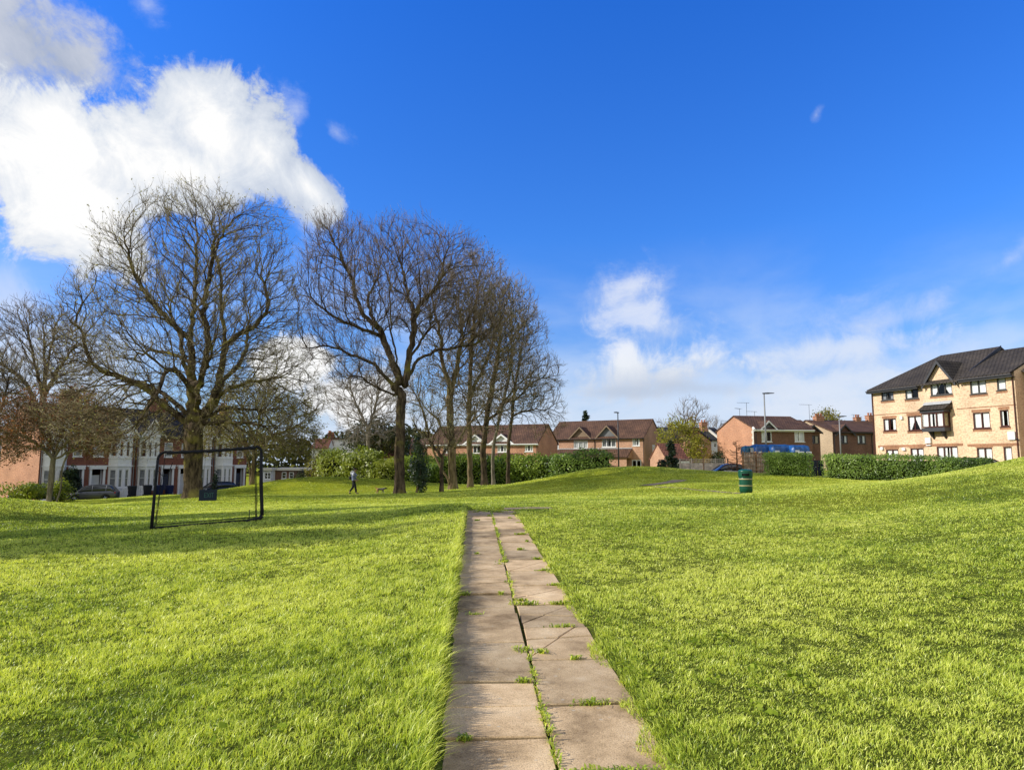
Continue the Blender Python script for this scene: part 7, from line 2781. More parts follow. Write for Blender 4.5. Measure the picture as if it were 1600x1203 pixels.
# ---------------------------------------------------------------- litter bin
def litter_bin():
    p = on_ground(1164.8, 29)
    z0 = at(1165, 772.5, 29).z
    p.z = gz(p.x, p.y)
    H = at(1165, 733, 29).z - p.z
    k = H / 1.08
    t = thing('litter_bin', 'bottle green round litter bin with two cream bands on the grass', 'bin', p, R(14))
    r = 0.285 * k
    mb = MB()
    prof = [(r * 0.80, 0.10), (r * 0.93, 0.13), (r * 0.955, 0.30), (r * 0.965, 0.70), (r * 0.965, 0.74)]
    mb.lathe([(a, b * k) for a, b in prof], 40)
    mb.build('body', M['bin_green'], t, smooth=True)
    mb = MB()
    for a in range(4):
        an = R(45 + 90 * a)
        mb.tube([(r * 0.66 * math.cos(an), r * 0.66 * math.sin(an), -0.03), (r * 0.66 * math.cos(an), r * 0.66 * math.sin(an), 0.115 * k)], r * 0.2, 8)
    mb.build('base_feet', M['bin_green'], t)
    for z in (0.385, 0.665):
        mb = MB()
        mb.lathe([(r * 0.955, (z - 0.022) * k), (r * 0.99, (z - 0.02) * k), (r * 0.992, (z + 0.02) * k), (r * 0.955, (z + 0.022) * k)], 40)
        mb.build('band', M['gold'], t, smooth=True)
    # hood: ring of wall with apertures
    hv, hf = [], []
    n = 48
    prof = [(1.0, 0.735), (1.035, 0.75), (1.05, 0.80), (1.05, 0.90), (1.045, 0.965)]
    mb = MB()
    for (rr, z) in prof:
        for i in range(n):
            a = 2 * math.pi * i / n
            hv.append((r * rr * math.cos(a), r * rr * math.sin(a), z * k))
    for j in range(len(prof) - 1):
        for i in range(n):
            a = (i + 0.5) / n * 360
            open_ = j == 2 and any(abs(((a - c + 180) % 360) - 180) < 27 for c in (240, 60))
            if open_: continue
            i2 = (i + 1) % n
            hf.append((j * n + i, j * n + i2, (j + 1) * n + i2, (j + 1) * n + i))
    mb.add(hv, hf)
    dome = [(1.045, 0.965), (1.03, 1.0), (0.96, 1.035), (0.8, 1.06), (0.5, 1.078), (0.15, 1.085), (0.01, 1.085)]
    mb.lathe([(r * a, b * k) for a, b in dome], n)
    mb.lathe([(r * 0.9, 0.75 * k), (r * 0.9, 0.96 * k)], n)
    mb.build('hood', M['bin_green'], t, smooth=True)
    mb = MB()
    mb.lathe([(r * 0.93, 0.78 * k), (r * 0.93, 0.94 * k)], n)
    mb.build('liner', M['black'], t, smooth=True)


litter_bin()


# ---------------------------------------------------------------- lamp posts
def lamp(label, px, Y, top_py, arm=(0.6, 0.0), dark=False, r=0.075):
    g = on_ground(px, Y)
    zt = at(px, top_py, Y).z - g.z
    t = thing('street_lamp', label, 'street lamp', g, 0, 'street lamps')
    m = M['post_dark' if dark else 'post_grey']
    mb = MB()
    mb.tube([(0, 0, -0.1), (0, 0, 1.2)], r * 1.5, 10)
    mb.tube([(0, 0, 1.2), (0, 0, zt * 0.6), (0, 0, zt)], [r, r * 0.85, r * 0.65], 10)
    mb.build('pole', m, t, smooth=True)
    ax, ay = arm
    mb = MB()
    L_ = math.hypot(ax, ay)
    ux, uy = ax / L_, ay / L_
    v = []
    for (s, w, z0, z1) in ((-0.12, 0.07, -0.02, 0.06), (0.25, 0.14, -0.02, 0.09), (L_, 0.11, 0.02, 0.07)):
        for sg in (-1, 1):
            v.append((ux * s - uy * w * sg, uy * s + ux * w * sg, zt + z0))
            v.append((ux * s - uy * w * sg * 0.7, uy * s + ux * w * sg * 0.7, zt + z1))
    f = []
    for i in (0, 4):
        f += [(i, i + 4, i + 5, i + 1), (i + 2, i + 3, i + 7, i + 6), (i + 1, i + 5, i + 7, i + 3), (i, i + 2, i + 6, i + 4)]
    f += [(0, 1, 3, 2), (8, 10, 11, 9)]
    mb.add(v, f)
    h = mb.build('lamp_head', M['post_dark'], t)
    mb = MB()
    mb.box(-0.09, 0.09, -0.07, 0.07, -0.012, 0.0)
    l = mb.build('lens', M['lamp_glass'], h)
    l.location = (ux * 0.35, uy * 0.35, zt - 0.014)
    return t


lamp('dark slender lamp post standing before the house with two gables', 967, 66, 645, (-0.35, -0.25), True, 0.07)
lamp('tall grey street lamp in front of the brick house with the white gable', 1199, 57, 615, (0.85, 0.1))
lamp('grey street lamp between the dark house and the yellow flats', 1316, 64, 651, (0.7, 0.1))
lamp('pale lamp post far off at the left end of the lime hedge', 489, 76, 682, (-0.5, 0.0), False, 0.06)


# ---------------------------------------------------------------- fences
def board_fence():
    A = on_ground(1063, 63); B = on_ground(1138, 61)
    d = B - A
    W = math.hypot(d.x, d.y)
    t = thing('wooden_fence', 'pale weathered board fence with trellis top behind the navy car', 'fence', A, math.atan2(d.y, d.x))
    zt = at(1080, 717, 63).z - A.z
    zb = min(0, B.z - A.z) - 0.1
    bays = 4
    for i in range(bays):
        x0, x1 = W * i / bays, W * (i + 1) / bays
        mb = MB()
        n = 11
        for j in range(n):
            a = x0 + 0.05 + (x1 - x0 - 0.1) * j / n
            b = x0 + 0.05 + (x1 - x0 - 0.1) * (j + 1) / n - 0.008
            mb.box(a, b, 0.0 if j % 2 else 0.008, 0.02, zb, zt - 0.38)
        mb.build('boards', M['fence_wood'], t)
        mb = MB()
        for j in range(8):
            a = x0 + 0.06 + (x1 - x0 - 0.12) * j / 7
            mb.box(a - 0.015, a + 0.015, 0.004, 0.018, zt - 0.37, zt)
        for z in (zt - 0.36, zt - 0.18, zt - 0.03):
            mb.box(x0 + 0.05, x1 - 0.05, 0.019, 0.033, z, z + 0.03)
        mb.build('trellis_top', M['fence_wood'], t)
    for i in range(bays + 1):
        mb = MB()
        x = W * i / bays
        mb.box(x - 0.05, x + 0.05, -0.04, 0.06, zb, zt + 0.05)
        mb.build('post', M['fence_wood' if i not in (2, 4) else 'trellis'], t)


board_fence()


def trellis_fence():
    A = on_ground(1161, 51); B = on_ground(1202, 48.5)
    d = B - A
    W = math.hypot(d.x, d.y)
    t = thing('trellis_fence', 'rough brown lattice fence of poles beside the dead conifer', 'fence', A, math.atan2(d.y, d.x))
    zt = at(1180, 706, 50).z - A.z
    rg = random.Random(4)
    mb = MB()
    n = 17
    for i in range(n):
        x = W * i / (n - 1)
        mb.tube([(x, 0.0, -0.1), (x + rg.uniform(-.03, .03), 0.01, zt * 0.5), (x + rg.uniform(-.06, .06), 0, zt + rg.uniform(-.12, .1))], 0.022, 5)
    mb.build('slats', M['trellis'], t)
    mb = MB()
    for z in np.linspace(0.25, zt - 0.08, 5):
        mb.tube([(-0.05, -0.035, z + rg.uniform(-.04, .04)), (W * 0.5, -0.035, z + rg.uniform(-.05, .05)), (W + 0.05, -0.035, z + rg.uniform(-.04, .04))], 0.024, 5)
    mb.build('rails', M['trellis'], t)
    for x in (0.0, W * 0.5, W):
        mb = MB(); mb.box(x - 0.04, x + 0.04, 0.03, 0.11, -0.1, zt + 0.05); mb.build('post', M['trellis'], t)
    # pale willow screen behind the lattice
    mb = MB()
    for i in range(40):
        x = W * i / 40
        mb.tube([(x, 0.125, -0.05), (x + 0.01, 0.13 + 0.01 * (i % 2), zt - 0.12 + 0.05 * math.sin(i * 2.3))], 0.024, 4)
    mb.build('screen', M['fence_wood'], t)


trellis_fence()


def tarps():
    """blue covered trailers / loads standing behind the clipped hedge"""
    specs = [('teal blue covered crate with a pale panel above the lattice fence', 1164, 1179, 697, 709, 'tarp_dark', 53), ('blue tarpaulin covered load above the lattice fence', 1178, 1201, 695, 708, 'tarp', 52.5),
             ('bright blue tarpaulin covered load in the middle behind the clipped hedge', 1203, 1233, 695, 706.5, 'tarp', 52), ('dark blue tarpaulin covered load at the right end behind the clipped hedge', 1235, 1261, 696, 706, 'tarp', 51.5)]
    rg = random.Random(8)
    for lab, x0, x1, yt, yb, mat, Y in specs:
        P = on_ground((x0 + x1) / 2, Y)
        w = (x1 - x0) * Y / FPX
        zt, zb = at(x0, yt, Y).z - P.z, at(x0, yb, Y).z - P.z
        t = thing('covered_trailer', lab, 'trailer', P, R(8), 'tarpaulin covered loads')
        # sagging tarp over a box: grid with ripples
        nx, nz = 14, 6
        V, F = [], []
        prof = [(-0.62, zb), (-0.60, zb + (zt - zb) * 0.5), (-0.55, zt - 0.08), (-0.4, zt), (0.0, zt + 0.05), (0.4, zt), (0.58, zt - 0.1), (0.62, zb)]
        for i in range(nx + 1):
            f = i / nx
            for (y, z) in prof:
                s = 0.03 * math.sin(f * 21 + z * 5) + rg.uniform(-.012, .012)
                e = 0.04 * (abs(f - .5) * 2) ** 6
                V.append((w * (f - 0.5), y + s - (0.0 if y < 0 else 0), z - e - 0.03 * math.sin(f * math.pi)))
        m = len(prof)
        for i in range(nx):
            for j in range(m - 1):
                F.append((i * m + j, (i + 1) * m + j, (i + 1) * m + j + 1, i * m + j + 1))
        F.append(tuple(range(m))); F.append(tuple(nx * m + j for j in range(m - 1, -1, -1)))
        me = bpy.data.meshes.new('cover')
        me.from_pydata(V, [], F); me.update()
        me.materials.append(M[mat])
        for p in me.polygons: p.use_smooth = True
        link(bpy.data.objects.new('cover', me), t)
        mb = MB()
        mb.box(-w / 2 + 0.03, w / 2 - 0.03, -0.5, 0.5, 0.55, zb + 0.02)
        mb.build('trailer_bed', M['dark_trim'], t)
        for s in (-1, 1):
            mb = MB(); mb.tube([(0, s * 0.56, 0.33), (0, s * 0.70, 0.33)], 0.33, 14); mb.build('wheel', M['tyre'], t)
        mb = MB(); mb.box(-w * 0.35, w * 0.35, -0.02, 0.02, 0.0, 0.56); mb.build('jockey_leg', M['dark_trim'], t)
        if mat == 'tarp_dark':
            mb = MB(); mb.box(-w * 0.28, w * 0.45, -0.69, -0.665, zb + 0.1, zt - 0.14); mb.build('pale_panel', M['cream'], t)
        else:
            mb = MB(); mb.box(-w * 0.44, -w * 0.2, -0.69, -0.67, zb - 0.02, zb + 0.12); mb.build('label_plate', M['white'], t)
    # two number plates / white signs low on the dark wall behind
    P = on_ground(1255, 50)
    for lab, x0, x1 in (('white sign board left of the pair above the clipped hedge', 1247, 1256.5), ('white sign board right of the pair above the clipped hedge', 1260, 1268)):
        p = at((x0 + x1) / 2, 708, 49.5)
        w = (x1 - x0) * 49.5 / FPX
        g = gz(p.x, p.y)
        t = thing('sign_board', lab, 'sign', (p.x, p.y, g), 0)
        mb = MB(); mb.box(-w / 2, w / 2, -0.02, 0.0, p.z - g - 0.12, p.z - g + 0.12); mb.build('panel', M['white'], t)
        mb = MB(); mb.box(-w * 0.32, w * 0.32, -0.024, -0.0205, p.z - g - 0.03, p.z - g + 0.06); mb.build('grey_print', M['curtain_grey'], t)
        for s in (-0.35, 0.35):
            mb = MB(); mb.tube([(w * s, 0.02, -0.05), (w * s, 0.02, p.z - g + 0.12)], 0.02, 6); mb.build('post', M['post_dark'], t)


tarps()


def gate():
    A = on_ground(1268, 44.5); B = on_ground(1288, 44.3)
    W = (B - A).length
    t = thing('metal_gate', 'dark navy double gate in the gap between the two clipped hedges', 'gate', A, math.atan2(B.y - A.y, B.x - A.x))
    zt = at(1278, 719, 44.4).z - A.z
    for i in range(2):
        x0, x1 = W * i / 2 + 0.01, W * (i + 1) / 2 - 0.01
        mb = MB()
        mb.box(x0, x1, 0, 0.04, 0.03, zt)
        leaf = mb.build('gate_leaf', M['paint_navy'], t)
        mb = MB()
        for j in range(4):
            x = x0 + (x1 - x0) * (j + 0.5) / 4
            mb.box(x - 0.02, x + 0.02, -0.015, -0.001, 0.06, zt - 0.04)
        mb.box(x0 + 0.02, x1 - 0.02, -0.025, -0.016, zt - 0.09, zt - 0.03)
        mb.build('ribs', M['paint_navy'], leaf)
        mb = MB(); mb.box(x1 - 0.12, x1 - 0.06, -0.04, -0.0255, zt * 0.55, zt * 0.6); mb.build('handle', M['post_grey'], leaf)


gate()


def kerb_stones():
    for i, (px, lab) in enumerate(((1138, 'pale stone block at the lawn edge in front of the navy car'), (1147, 'second pale stone block nearer the green bin'))):
        g = on_ground(px, 52)
        mb = MB()
        mb.box(-0.3, 0.3, -0.2, 0.2, -0.1, 0.22)
        o = mb.build('kerb_stone', M['kerb'], None, bevel=0.06)
        o.location = g
        o.rotation_euler = (0, 0, 0.2 * i)
        tag(o, lab, 'stone', 'pale stone blocks')


kerb_stones()


# ---------------------------------------------------------------- cars
def car(name, label, loc, rz, L_, W_, H_, paint, style='hatch', sit=0.0):
    """lofted body: sections along x (front at +x)"""
    t = thing(name, label, 'car', loc, rz)
    hw = W_ / 2
    # lower body outline (x, z_top of the shoulder) front to back
    if style == 'hatch':
        belt = [(-0.5, 0.52), (-0.485, 0.60), (-0.40, 0.64), (-0.2, 0.62), (0.1, 0.60), (0.24, 0.585), (0.36, 0.53), (0.455, 0.44), (0.495, 0.34), (0.5, 0.28)]
        roof = [(-0.475, 0.62), (-0.41, 0.86), (-0.33, 0.965), (-0.15, 1.0), (0.02, 0.99), (0.12, 0.93), (0.29, 0.58)]
    else:
        belt = [(-0.5, 0.46), (-0.49, 0.58), (-0.42, 0.66), (-0.3, 0.66), (0.1, 0.63), (0.22, 0.61), (0.36, 0.55), (0.455, 0.46), (0.495, 0.36), (0.5, 0.28)]
        roof = [(-0.40, 0.66), (-0.28, 0.90), (-0.17, 0.985), (-0.05, 1.0), (0.04, 0.985), (0.11, 0.92), (0.27, 0.60)]
    xs = [b[0] for b in belt]
    def ring_body(x, zt):
        f = 1 - 0.10 * abs(2 * x) ** 5
        w = hw * f
        zb = 0.17 + 0.05 * abs(2 * x) ** 6
        zt = max(zt, zb + 0.06)
        return [(w * 0.80, zb), (w * 0.96, zb + 0.05), (w, zb + (zt - zb) * 0.45), (w * 0.985, zb + (zt - zb) * 0.75), (w * 0.93, zt - 0.012), (w * 0.78, zt + 0.01), (0, zt + 0.025)]
    def loft(secs, mirror=True):
        V, F = [], []
        full = []
        for (x, pr) in secs:
            ring = [(x, -y, z) for (y, z) in pr] + [(x, y, z) for (y, z) in pr[::-1][1:]]
            full.append(ring)
        m = len(full[0])
        for r_ in full: V += r_
        for i in range(len(full) - 1):
            for j in range(m - 1):
                F.append((i * m + j, i * m + j + 1, (i + 1) * m + j + 1, (i + 1) * m + j))
            F.append((i * m + m - 1, i * m, (i + 1) * m, (i + 1) * m + m - 1))
        F.append(tuple(range(m - 1, -1, -1)))
        F.append(tuple((len(full) - 1) * m + j for j in range(m)))
        return V, F
    sx = np.linspace(-0.5, 0.5, 41)
    secs = []
    for x in sx:
        zt = np.interp(x, xs, [b[1] for b in belt]) * H_
        secs.append((x * L_, [(y, z * 1.0 if False else z) for (y, z) in ring_body(x, zt)]))
    V, F = loft(secs)
    mb = MB().add(V, F)
    mb.build('body', M[paint], t, smooth=True)
    # glasshouse (dark glass) and roof panel
    rx = [b[0] for b in roof]
    gs = []
    for x in np.linspace(rx[0], rx[-1], 25):
        zt = np.interp(x, rx, [b[1] for b in roof]) * H_
        zb = np.interp(x, xs, [b[1] for b in belt]) * H_ - 0.01
        zt = max(zt, zb + 0.02)
        f = (zt - zb) / (0.38 * H_)
        w = hw * 0.90
        wt = w - 0.13 * f
        gs.append((x * L_, [(w, zb - 0.03), (w - 0.02 * f, zb + (zt - zb) * 0.4), (wt + 0.015, zb + (zt - zb) * 0.85), (wt - 0.06, zt), (0, zt + 0.02)]))
    V, F = loft(gs)
    mb = MB().add(V, F)
    mb.build('windows', M['car_glass'], t, smooth=True)
    rsx = [x for x in np.linspace(rx[1] + 0.02, rx[-2] + 0.015, 14)]
    rsec = []
    for x in rsx:
        zt = np.interp(x, rx, [b[1] for b in roof]) * H_
        zb = np.interp(x, xs, [b[1] for b in belt]) * H_
        f = (zt - zb) / (0.38 * H_)
        wt = hw * 0.90 - 0.13 * f
        rsec.append((x * L_, [(wt + 0.012, zt - 0.045), (wt - 0.03, zt + 0.006), (wt - 0.2, zt + 0.022), (0, zt + 0.034)]))
    V, F = loft(rsec)
    MB().add(V, F).build('roof', M[paint], t, smooth=True)
    # pillars
    for s in (-1, 1):
        mb = MB()
        for (xa, za, xb, zb_) in ((0.29, 0.59, 0.115, 0.935), (-0.02, 0.62, -0.03, 0.985), (-0.30, 0.64, -0.31, 0.97)) if style == 'hatch' else ((0.265, 0.61, 0.105, 0.93), (0.0, 0.64, -0.02, 0.985), (-0.36, 0.66, -0.25, 0.93)):
            mb.tube([(xa * L_, s * (hw * 0.905), za * H_ - 0.02), ((xa * .5 + xb * .5) * L_, s * (hw * 0.9 - 0.045), (za + zb_) / 2 * H_), (xb * L_, s * (hw * 0.9 - 0.12), zb_ * H_ - 0.01)], 0.03, 5)
        mb.build('pillars', M[paint], t)
    wr = 0.31
    for x in (0.315, -0.305):
        for s in (-1, 1):
            mb = MB()
            mb.lathe([(wr * 0.62, -0.09), (wr * 0.94, -0.1), (wr, -0.07), (wr, 0.07), (wr * 0.94, 0.1), (wr * 0.62, 0.09)], 24)
            ty = mb.build('wheel', M['tyre'], t, smooth=True)
            ty.rotation_euler = (math.pi / 2, 0, 0)
            ty.location = (x * L_, s * (hw - 0.09), wr)
            mb = MB()
            mb.lathe([(wr * 0.64, -0.085), (wr * 0.64, 0.085)], 20)
            for k_ in range(5):
                a = 2 * math.pi * k_ / 5
                mb.tube([(0, 0, 0.1 if s < 0 else -0.1), (wr * 0.6 * math.cos(a), wr * 0.6 * math.sin(a), 0.095 if s < 0 else -0.095)], 0.035, 4)
            mb.build('rim', M['rim'], ty)
            mb = MB()
            c_ = [(wr * 1.16 * math.cos(a) + x * L_, s * (hw * 0.995 + 0.004), wr + wr * 1.16 * math.sin(a)) for a in np.linspace(-0.25, math.pi + 0.25, 16)]
            mb.tube(c_, 0.03, 5)
            mb.build('wheel_arch', M['black'], t)
    for s in (-1, 1):
        mb = MB()
        mb.add([(0.455 * L_, s * hw * 0.62, 0.43 * H_), (0.43 * L_, s * hw * 0.9, 0.46 * H_), (0.38 * L_, s * hw * 0.975, 0.50 * H_), (0.43 * L_, s * hw * 0.95, 0.40 * H_), (0.475 * L_, s * hw * 0.7, 0.37 * H_), (0.42 * L_, s * hw * 0.7, 0.475 * H_)],
               [(0, 1, 3, 4), (1, 2, 3), (0, 5, 1), (1, 5, 2)] )
        mb.build('headlight', M['lamp_glass'], t, bevel=0)
        mb = MB()
        mb.box(-0.5 * L_ + 0.0, -0.5 * L_ + 0.09, min(s * hw * 0.66, s * hw * 0.93), max(s * hw * 0.66, s * hw * 0.93), 0.48 * H_, 0.58 * H_)
        mb.build('tail_light', M['tail_red'], t, bevel=0.02)
        mb = MB()
        mb.box(0.19 * L_, 0.235 * L_, min(s * hw * 0.96, s * hw * 1.1), max(s * hw * 0.96, s * hw * 1.1), 0.62 * H_, 0.70 * H_)
        mb.build('mirror', M[paint], t, bevel=0.02)
        mb = MB()
        for xx in (0.05, -0.2):
            mb.box(xx * L_, xx * L_ + 0.16, min(s * hw * 0.985, s * hw * 1.005), max(s * hw * 0.985, s * hw * 1.005), 0.52 * H_, 0.535 * H_)
        mb.build('door_handles', M['black'], t)
    mb = MB()
    mb.box(0.488 * L_, 0.506 * L_, -0.26, 0.26, 0.30 * H_, 0.37 * H_)
    mb.build('number_plate', M['white'], t)
    return t


def place_car(name, label, px, Y, py, rz, *a, **k):
    d = ray(px, 740)
    x = d.x * Y / d.y
    return car(name, label, (x, Y, gz(x, Y) + k.pop('dz', 0.0)), R(rz), *a, **k)


place_car('parked_car', 'grey hatchback parked in front of the white bay terrace house', 148, 64.5, 783, 180 + 16, 4.0, 1.74, 1.5, 'paint_grey', 'hatch', dz=0.03)
place_car('parked_car', 'dark car half hidden behind the bright shrub at the left', 62, 60.0, 780, 180 + 30, 4.1, 1.74, 1.45, 'paint_dark', 'hatch', dz=0.03)
place_car('parked_car', 'dark car parked before the far terrace house seen through the goal', 340, 75, 0, 180 + 52, 4.0, 1.72, 1.45, 'paint_dark', 'hatch', dz=0.1)
place_car('parked_car', 'navy blue saloon car parked by the pale board fence', 1138, 57.8, 0, 180, 4.3, 1.75, 1.38, 'paint_navy', 'saloon', dz=0.0)
place_car('parked_car', 'blue car roof showing over the grass bank below the flats', 1503, 47.5, 0, -60, 4.3, 1.75, 1.45, 'paint_blue', 'saloon')
place_car('parked_car', 'dark car behind the blue car at the foot of the flats', 1534, 46.3, 0, -60, 4.2, 1.75, 1.42, 'paint_dark', 'hatch')


# ---------------------------------------------------------------- skinned figures
def skin_mesh(name, verts, edges, mat, parent, sub=2):
    """verts: (x,y,z,r) or (x,y,z,rx,ry); first vertex is the root"""
    me = bpy.data.meshes.new(name)
    me.from_pydata([v[:3] for v in verts], edges, [])
    me.update()
    o = bpy.data.objects.new(name, me)
    COL.objects.link(o)
    m = o.modifiers.new('skin', 'SKIN')
    m.use_smooth_shade = True
    sl_ = me.skin_vertices[0].data
    for i, v in enumerate(verts):
        sl_[i].radius = (v[3], v[4] if len(v) > 4 else v[3])
        sl_[i].use_root = (i == 0)
    s = o.modifiers.new('sub', 'SUBSURF')
    s.levels = sub
    s.render_levels = sub
    dg = bpy.context.evaluated_depsgraph_get()
    me2 = bpy.data.meshes.new_from_object(o.evaluated_get(dg))
    me2.name = name
    bpy.data.objects.remove(o)
    if len(me2.materials) == 0: me2.materials.append(mat)
    else: me2.materials[0] = mat
    for p in me2.polygons: p.use_smooth = True
    return link(bpy.data.objects.new(name, me2), parent)


def ellipsoid(name, c, r, mat, parent, n=14, rot=None):
    mb = MB()
    prof = [(math.sin(math.pi * i / n) if 0 < i < n else 0.02, -math.cos(math.pi * i / n)) for i in range(n + 1)]
    mb.lathe(prof, 18)
    o = mb.build(name, mat, parent, smooth=True)
    o.location = c
    o.scale = r
    if rot: o.rotation_euler = rot
    return o


def person():
    d = ray(553, 745)
    Y = 47.0
    x = d.x * Y / d.y
    g = gz(x, Y)
    t = thing('person', 'person in a grey hooded jacket and black trousers walking a dog', 'person', (x, Y, g), R(4))
    # x forward (to the right in the photo), y to the left of the walker, z up; mid stride
    hip, kneeF, ankF, toeF = (0.0, -0.09, 0.90), (0.13, -0.10, 0.50), (0.20, -0.10, 0.09), (0.36, -0.11, 0.045)
    kneeB, ankB, toeB = (-0.05, 0.10, 0.49), (-0.30, 0.10, 0.13), (-0.20, 0.11, 0.035)
    V = [(0, 0, 0.93, 0.125, 0.15), (0.0, 0, 1.06, 0.11, 0.14), (0.01, 0, 1.22, 0.12, 0.165), (0.02, 0, 1.36, 0.105, 0.17), (0.03, 0, 1.455, 0.06), (0.05, 0, 1.52, 0.055), (0.075, 0, 1.585, 0.085), (0.08, 0, 1.655, 0.088), (0.075, 0, 1.70, 0.06),
         (0.01, -0.09, 0.86, 0.09), (*kneeF, 0.062), (*ankF, 0.042), (*toeF, 0.032),
         (-0.01, 0.09, 0.86, 0.09), (*kneeB, 0.06), (*ankB, 0.042), (*toeB, 0.032),
         (0.0, -0.20, 1.38, 0.055), (-0.04, -0.235, 1.12, 0.043), (0.13, -0.22, 0.94, 0.034), (0.20, -0.215, 0.90, 0.03),
         (0.0, 0.20, 1.38, 0.055), (0.02, 0.235, 1.12, 0.043), (0.17, 0.20, 0.98, 0.034), (0.24, 0.19, 0.955, 0.03)]
    E = [(0, 1), (1, 2), (2, 3), (3, 4), (4, 5), (5, 6), (6, 7), (7, 8), (0, 9), (9, 10), (10, 11), (11, 12), (0, 13), (13, 14), (14, 15), (15, 16), (3, 17), (17, 18), (18, 19), (19, 20), (3, 21), (21, 22), (22, 23), (23, 24)]
    # fingers and thumb on each hand
    for base, side in ((20, -1), (24, 1)):
        bx_, by_, bz_ = V[base][:3]
        for k in range(4):
            i = len(V)
            oy = (k - 1.5) * 0.018 * 0.6
            ln = (0.030, 0.036, 0.034, 0.026)[k]
            V.append((bx_ + 0.045, by_ + oy * 0.6, bz_ - 0.012 + (1.5 - k) * 0.013, 0.0095))
            V.append((bx_ + 0.045 + ln, by_ + oy * 0.6 - side * 0.012, bz_ - 0.03 + (1.5 - k) * 0.013, 0.008))
            E += [(base, i), (i, i + 1)]
        i = len(V)
        V.append((bx_ + 0.02, by_ - side * 0.03, bz_ + 0.022, 0.010))
        V.append((bx_ + 0.05, by_ - side * 0.042, bz_ + 0.018, 0.009))
        E += [(base, i), (i, i + 1)]
    skin_mesh('body', V, E, M['skin'], t, 1)
    # trousers
    tv = [(0, 0, 0.93, 0.14, 0.165), (0.0, 0, 1.0, 0.135, 0.16), (0.01, -0.092, 0.84, 0.112), (0.13, -0.10, 0.50, 0.085), (0.19, -0.10, 0.12, 0.066), (-0.01, 0.092, 0.84, 0.112), (-0.05, 0.10, 0.49, 0.083), (-0.285, 0.10, 0.16, 0.064)]
    skin_mesh('trousers', tv, [(0, 1), (0, 2), (2, 3), (3, 4), (0, 5), (5, 6), (6, 7)], M['trousers'], t, 2)
    # jacket
    jv = [(0.0, 0, 1.10, 0.15, 0.185), (0.0, 0, 0.90, 0.155, 0.195), (0.005, 0, 1.25, 0.15, 0.20), (0.01, 0, 1.38, 0.13, 0.195), (0.025, 0, 1.455, 0.085),
          (0.0, -0.215, 1.37, 0.082), (-0.045, -0.25, 1.12, 0.068), (0.11, -0.228, 0.955, 0.052), (0.0, 0.215, 1.37, 0.082), (0.015, 0.25, 1.12, 0.068), (0.15, 0.21, 0.99, 0.052)]
    skin_mesh('jacket', jv, [(0, 1), (0, 2), (2, 3), (3, 4), (3, 5), (5, 6), (6, 7), (3, 8), (8, 9), (9, 10)], M['jacket'], t, 2)
    # pale shoulders and hood lying on the back of the neck
    hv = [(-0.05, 0, 1.44, 0.10, 0.15), (-0.07, 0, 1.52, 0.085, 0.125), (-0.06, 0, 1.585, 0.06, 0.09), (-0.085, 0, 1.34, 0.085, 0.16)]
    skin_mesh('hood', hv, [(0, 1), (1, 2), (0, 3)], M['jacket_pale'], t, 2)
    for s in (-1, 1):
        skin_mesh('shoulder_panel', [(0.0, s * 0.225, 1.375, 0.088), (-0.02, s * 0.248, 1.25, 0.078), (0.0, s * 0.13, 1.43, 0.085)], [(0, 1), (0, 2)], M['jacket_pale'], t, 2)
    # hair / dark hat, face
    skin_mesh('hair', [(0.055, 0, 1.68, 0.098, 0.09), (0.03, 0, 1.62, 0.085, 0.088), (0.075, 0, 1.735, 0.06)], [(0, 1), (0, 2)], M['hair'], t, 2)
    for s in (-1, 1):
        ellipsoid('eye', (0.158, s * 0.033, 1.640), (0.010, 0.014, 0.009), M['black'], t, 8)
        ellipsoid('ear', (0.075, s * 0.092, 1.625), (0.022, 0.012, 0.034), M['skin'], t, 8)
    ellipsoid('nose', (0.172, 0, 1.612), (0.020, 0.014, 0.020), M['skin'], t, 8)
    ellipsoid('mouth', (0.158, 0, 1.572), (0.010, 0.026, 0.006), M['tail_red'], t, 8)
    for (a, b) in ((ankF, toeF), (ankB, toeB)):
        skin_mesh('shoe', [(a[0] - 0.02, a[1], a[2] - 0.03, 0.052), (a[0] + (b[0] - a[0]) * 0.6, (a[1] + b[1]) / 2, (a[2] + b[2]) / 2 - 0.012, 0.05), (b[0] + 0.02, b[1], b[2] + 0.005, 0.04)], [(0, 1), (1, 2)], M['shoe'], t, 1)
    # waist bag worn at the back
    b = thing('waist_bag', 'black bag worn at the back of the walking person', 'bag', (x, Y, g), R(4))
    skin_mesh('pouch', [(-0.22, -0.02, 1.09, 0.075, 0.12), (-0.21, -0.02, 1.20, 0.06, 0.10), (-0.235, -0.02, 0.99, 0.06, 0.10)], [(0, 1), (0, 2)], M['bag'], b, 2)
    mb = MB()
    mb.tube([(0.168 * math.cos(a), 0.215 * math.sin(a), 1.10 - 0.05 * math.cos(a)) for a in np.linspace(0, 2 * math.pi, 25)], 0.018, 5)
    mb.build('strap', M['bag'], b)
    # the lead from hand to collar
    return x, Y, g


PX, PY_, PG = person()


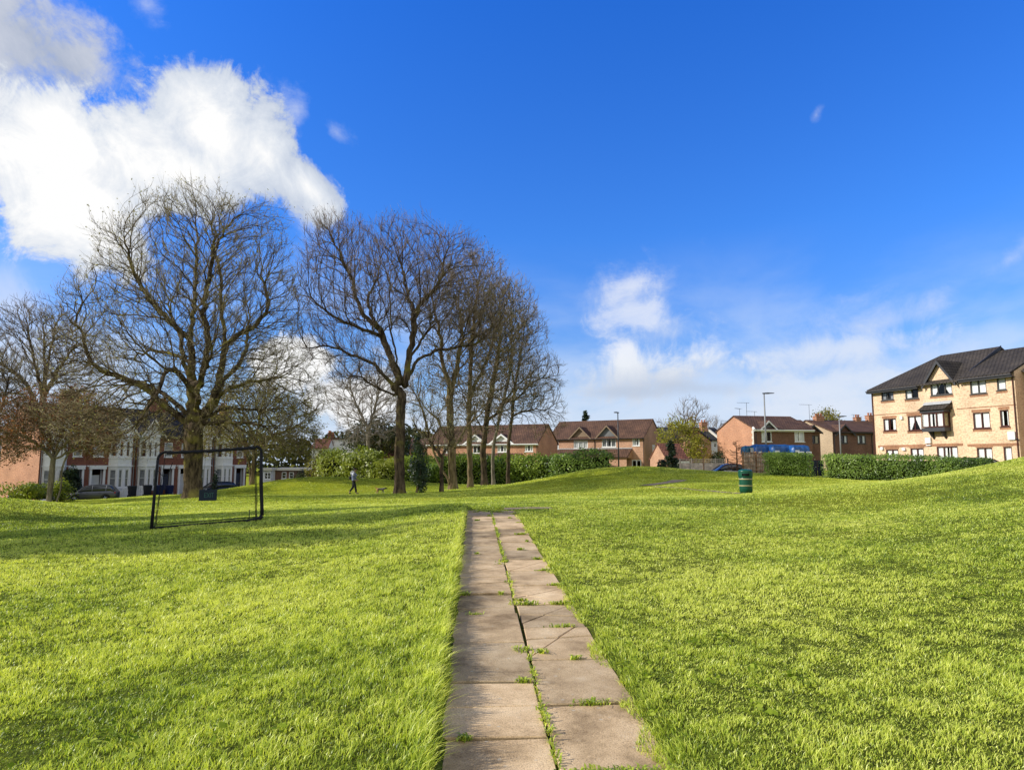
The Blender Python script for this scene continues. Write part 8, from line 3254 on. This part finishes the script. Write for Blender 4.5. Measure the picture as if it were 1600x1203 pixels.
def dog():
    d = ray(594.5, 770)
    Y = 46.7
    x = d.x * Y / d.y
    g = gz(x, Y)
    t = thing('dog', 'small shaggy dog with a tan rump and dark head walking ahead of the person', 'dog', (x, Y, g), R(3))
    # x forward (right); chest deep, belly narrow, head low, tail up
    V = [(0.0, 0, 0.285, 0.085, 0.075), (0.13, 0, 0.285, 0.10, 0.085), (0.21, 0, 0.305, 0.085, 0.07), (0.28, 0, 0.335, 0.06), (0.345, 0, 0.355, 0.065), (0.40, 0, 0.335, 0.04), (0.455, 0, 0.315, 0.026),
         (-0.12, 0, 0.29, 0.082, 0.075), (-0.20, 0, 0.30, 0.078, 0.075), (-0.27, 0, 0.34, 0.026), (-0.33, 0, 0.41, 0.028), (-0.36, 0, 0.455, 0.014),
         # hind legs: knee forward, hock back
         (-0.19, -0.055, 0.235, 0.05), (-0.13, -0.058, 0.165, 0.033), (-0.205, -0.058, 0.09, 0.02), (-0.19, -0.058, 0.02, 0.019), (-0.165, -0.058, 0.012, 0.017),
         (-0.19, 0.055, 0.235, 0.05), (-0.20, 0.058, 0.165, 0.033), (-0.30, 0.058, 0.10, 0.02), (-0.315, 0.058, 0.022, 0.019), (-0.29, 0.058, 0.012, 0.017),
         # front legs
         (0.16, -0.055, 0.23, 0.042), (0.22, -0.058, 0.13, 0.025), (0.235, -0.058, 0.02, 0.02), (0.26, -0.058, 0.012, 0.017),
         (0.16, 0.055, 0.23, 0.042), (0.11, 0.058, 0.14, 0.025), (0.06, 0.058, 0.025, 0.02), (0.085, 0.058, 0.012, 0.017)]
    E = [(0, 1), (1, 2), (2, 3), (3, 4), (4, 5), (5, 6), (0, 7), (7, 8), (8, 9), (9, 10), (10, 11), (8, 12), (12, 13), (13, 14), (14, 15), (15, 16), (8, 17), (17, 18), (18, 19), (19, 20), (20, 21),
         (1, 22), (22, 23), (23, 24), (24, 25), (1, 26), (26, 27), (27, 28), (28, 29)]
    skin_mesh('body', V, E, M['dog'], t, 2)
    for s in (-1, 1):
        ellipsoid('ear', (0.335, s * 0.058, 0.375), (0.030, 0.014, 0.042), M['hair'], t, 8, (s * 0.35, 0.3, 0))
        ellipsoid('eye', (0.395, s * 0.032, 0.358), (0.008, 0.008, 0.008), M['black'], t, 6)
    ellipsoid('nose', (0.48, 0, 0.318), (0.013, 0.014, 0.011), M['black'], t, 6)
    for (px_, py_) in ((-0.19, -0.058), (-0.315, 0.058), (0.235, -0.058), (0.06, 0.058)):
        ellipsoid('paw', (px_ + 0.012, py_, 0.05), (0.027, 0.024, 0.05), M['dog_pale'], t, 8)


dog()
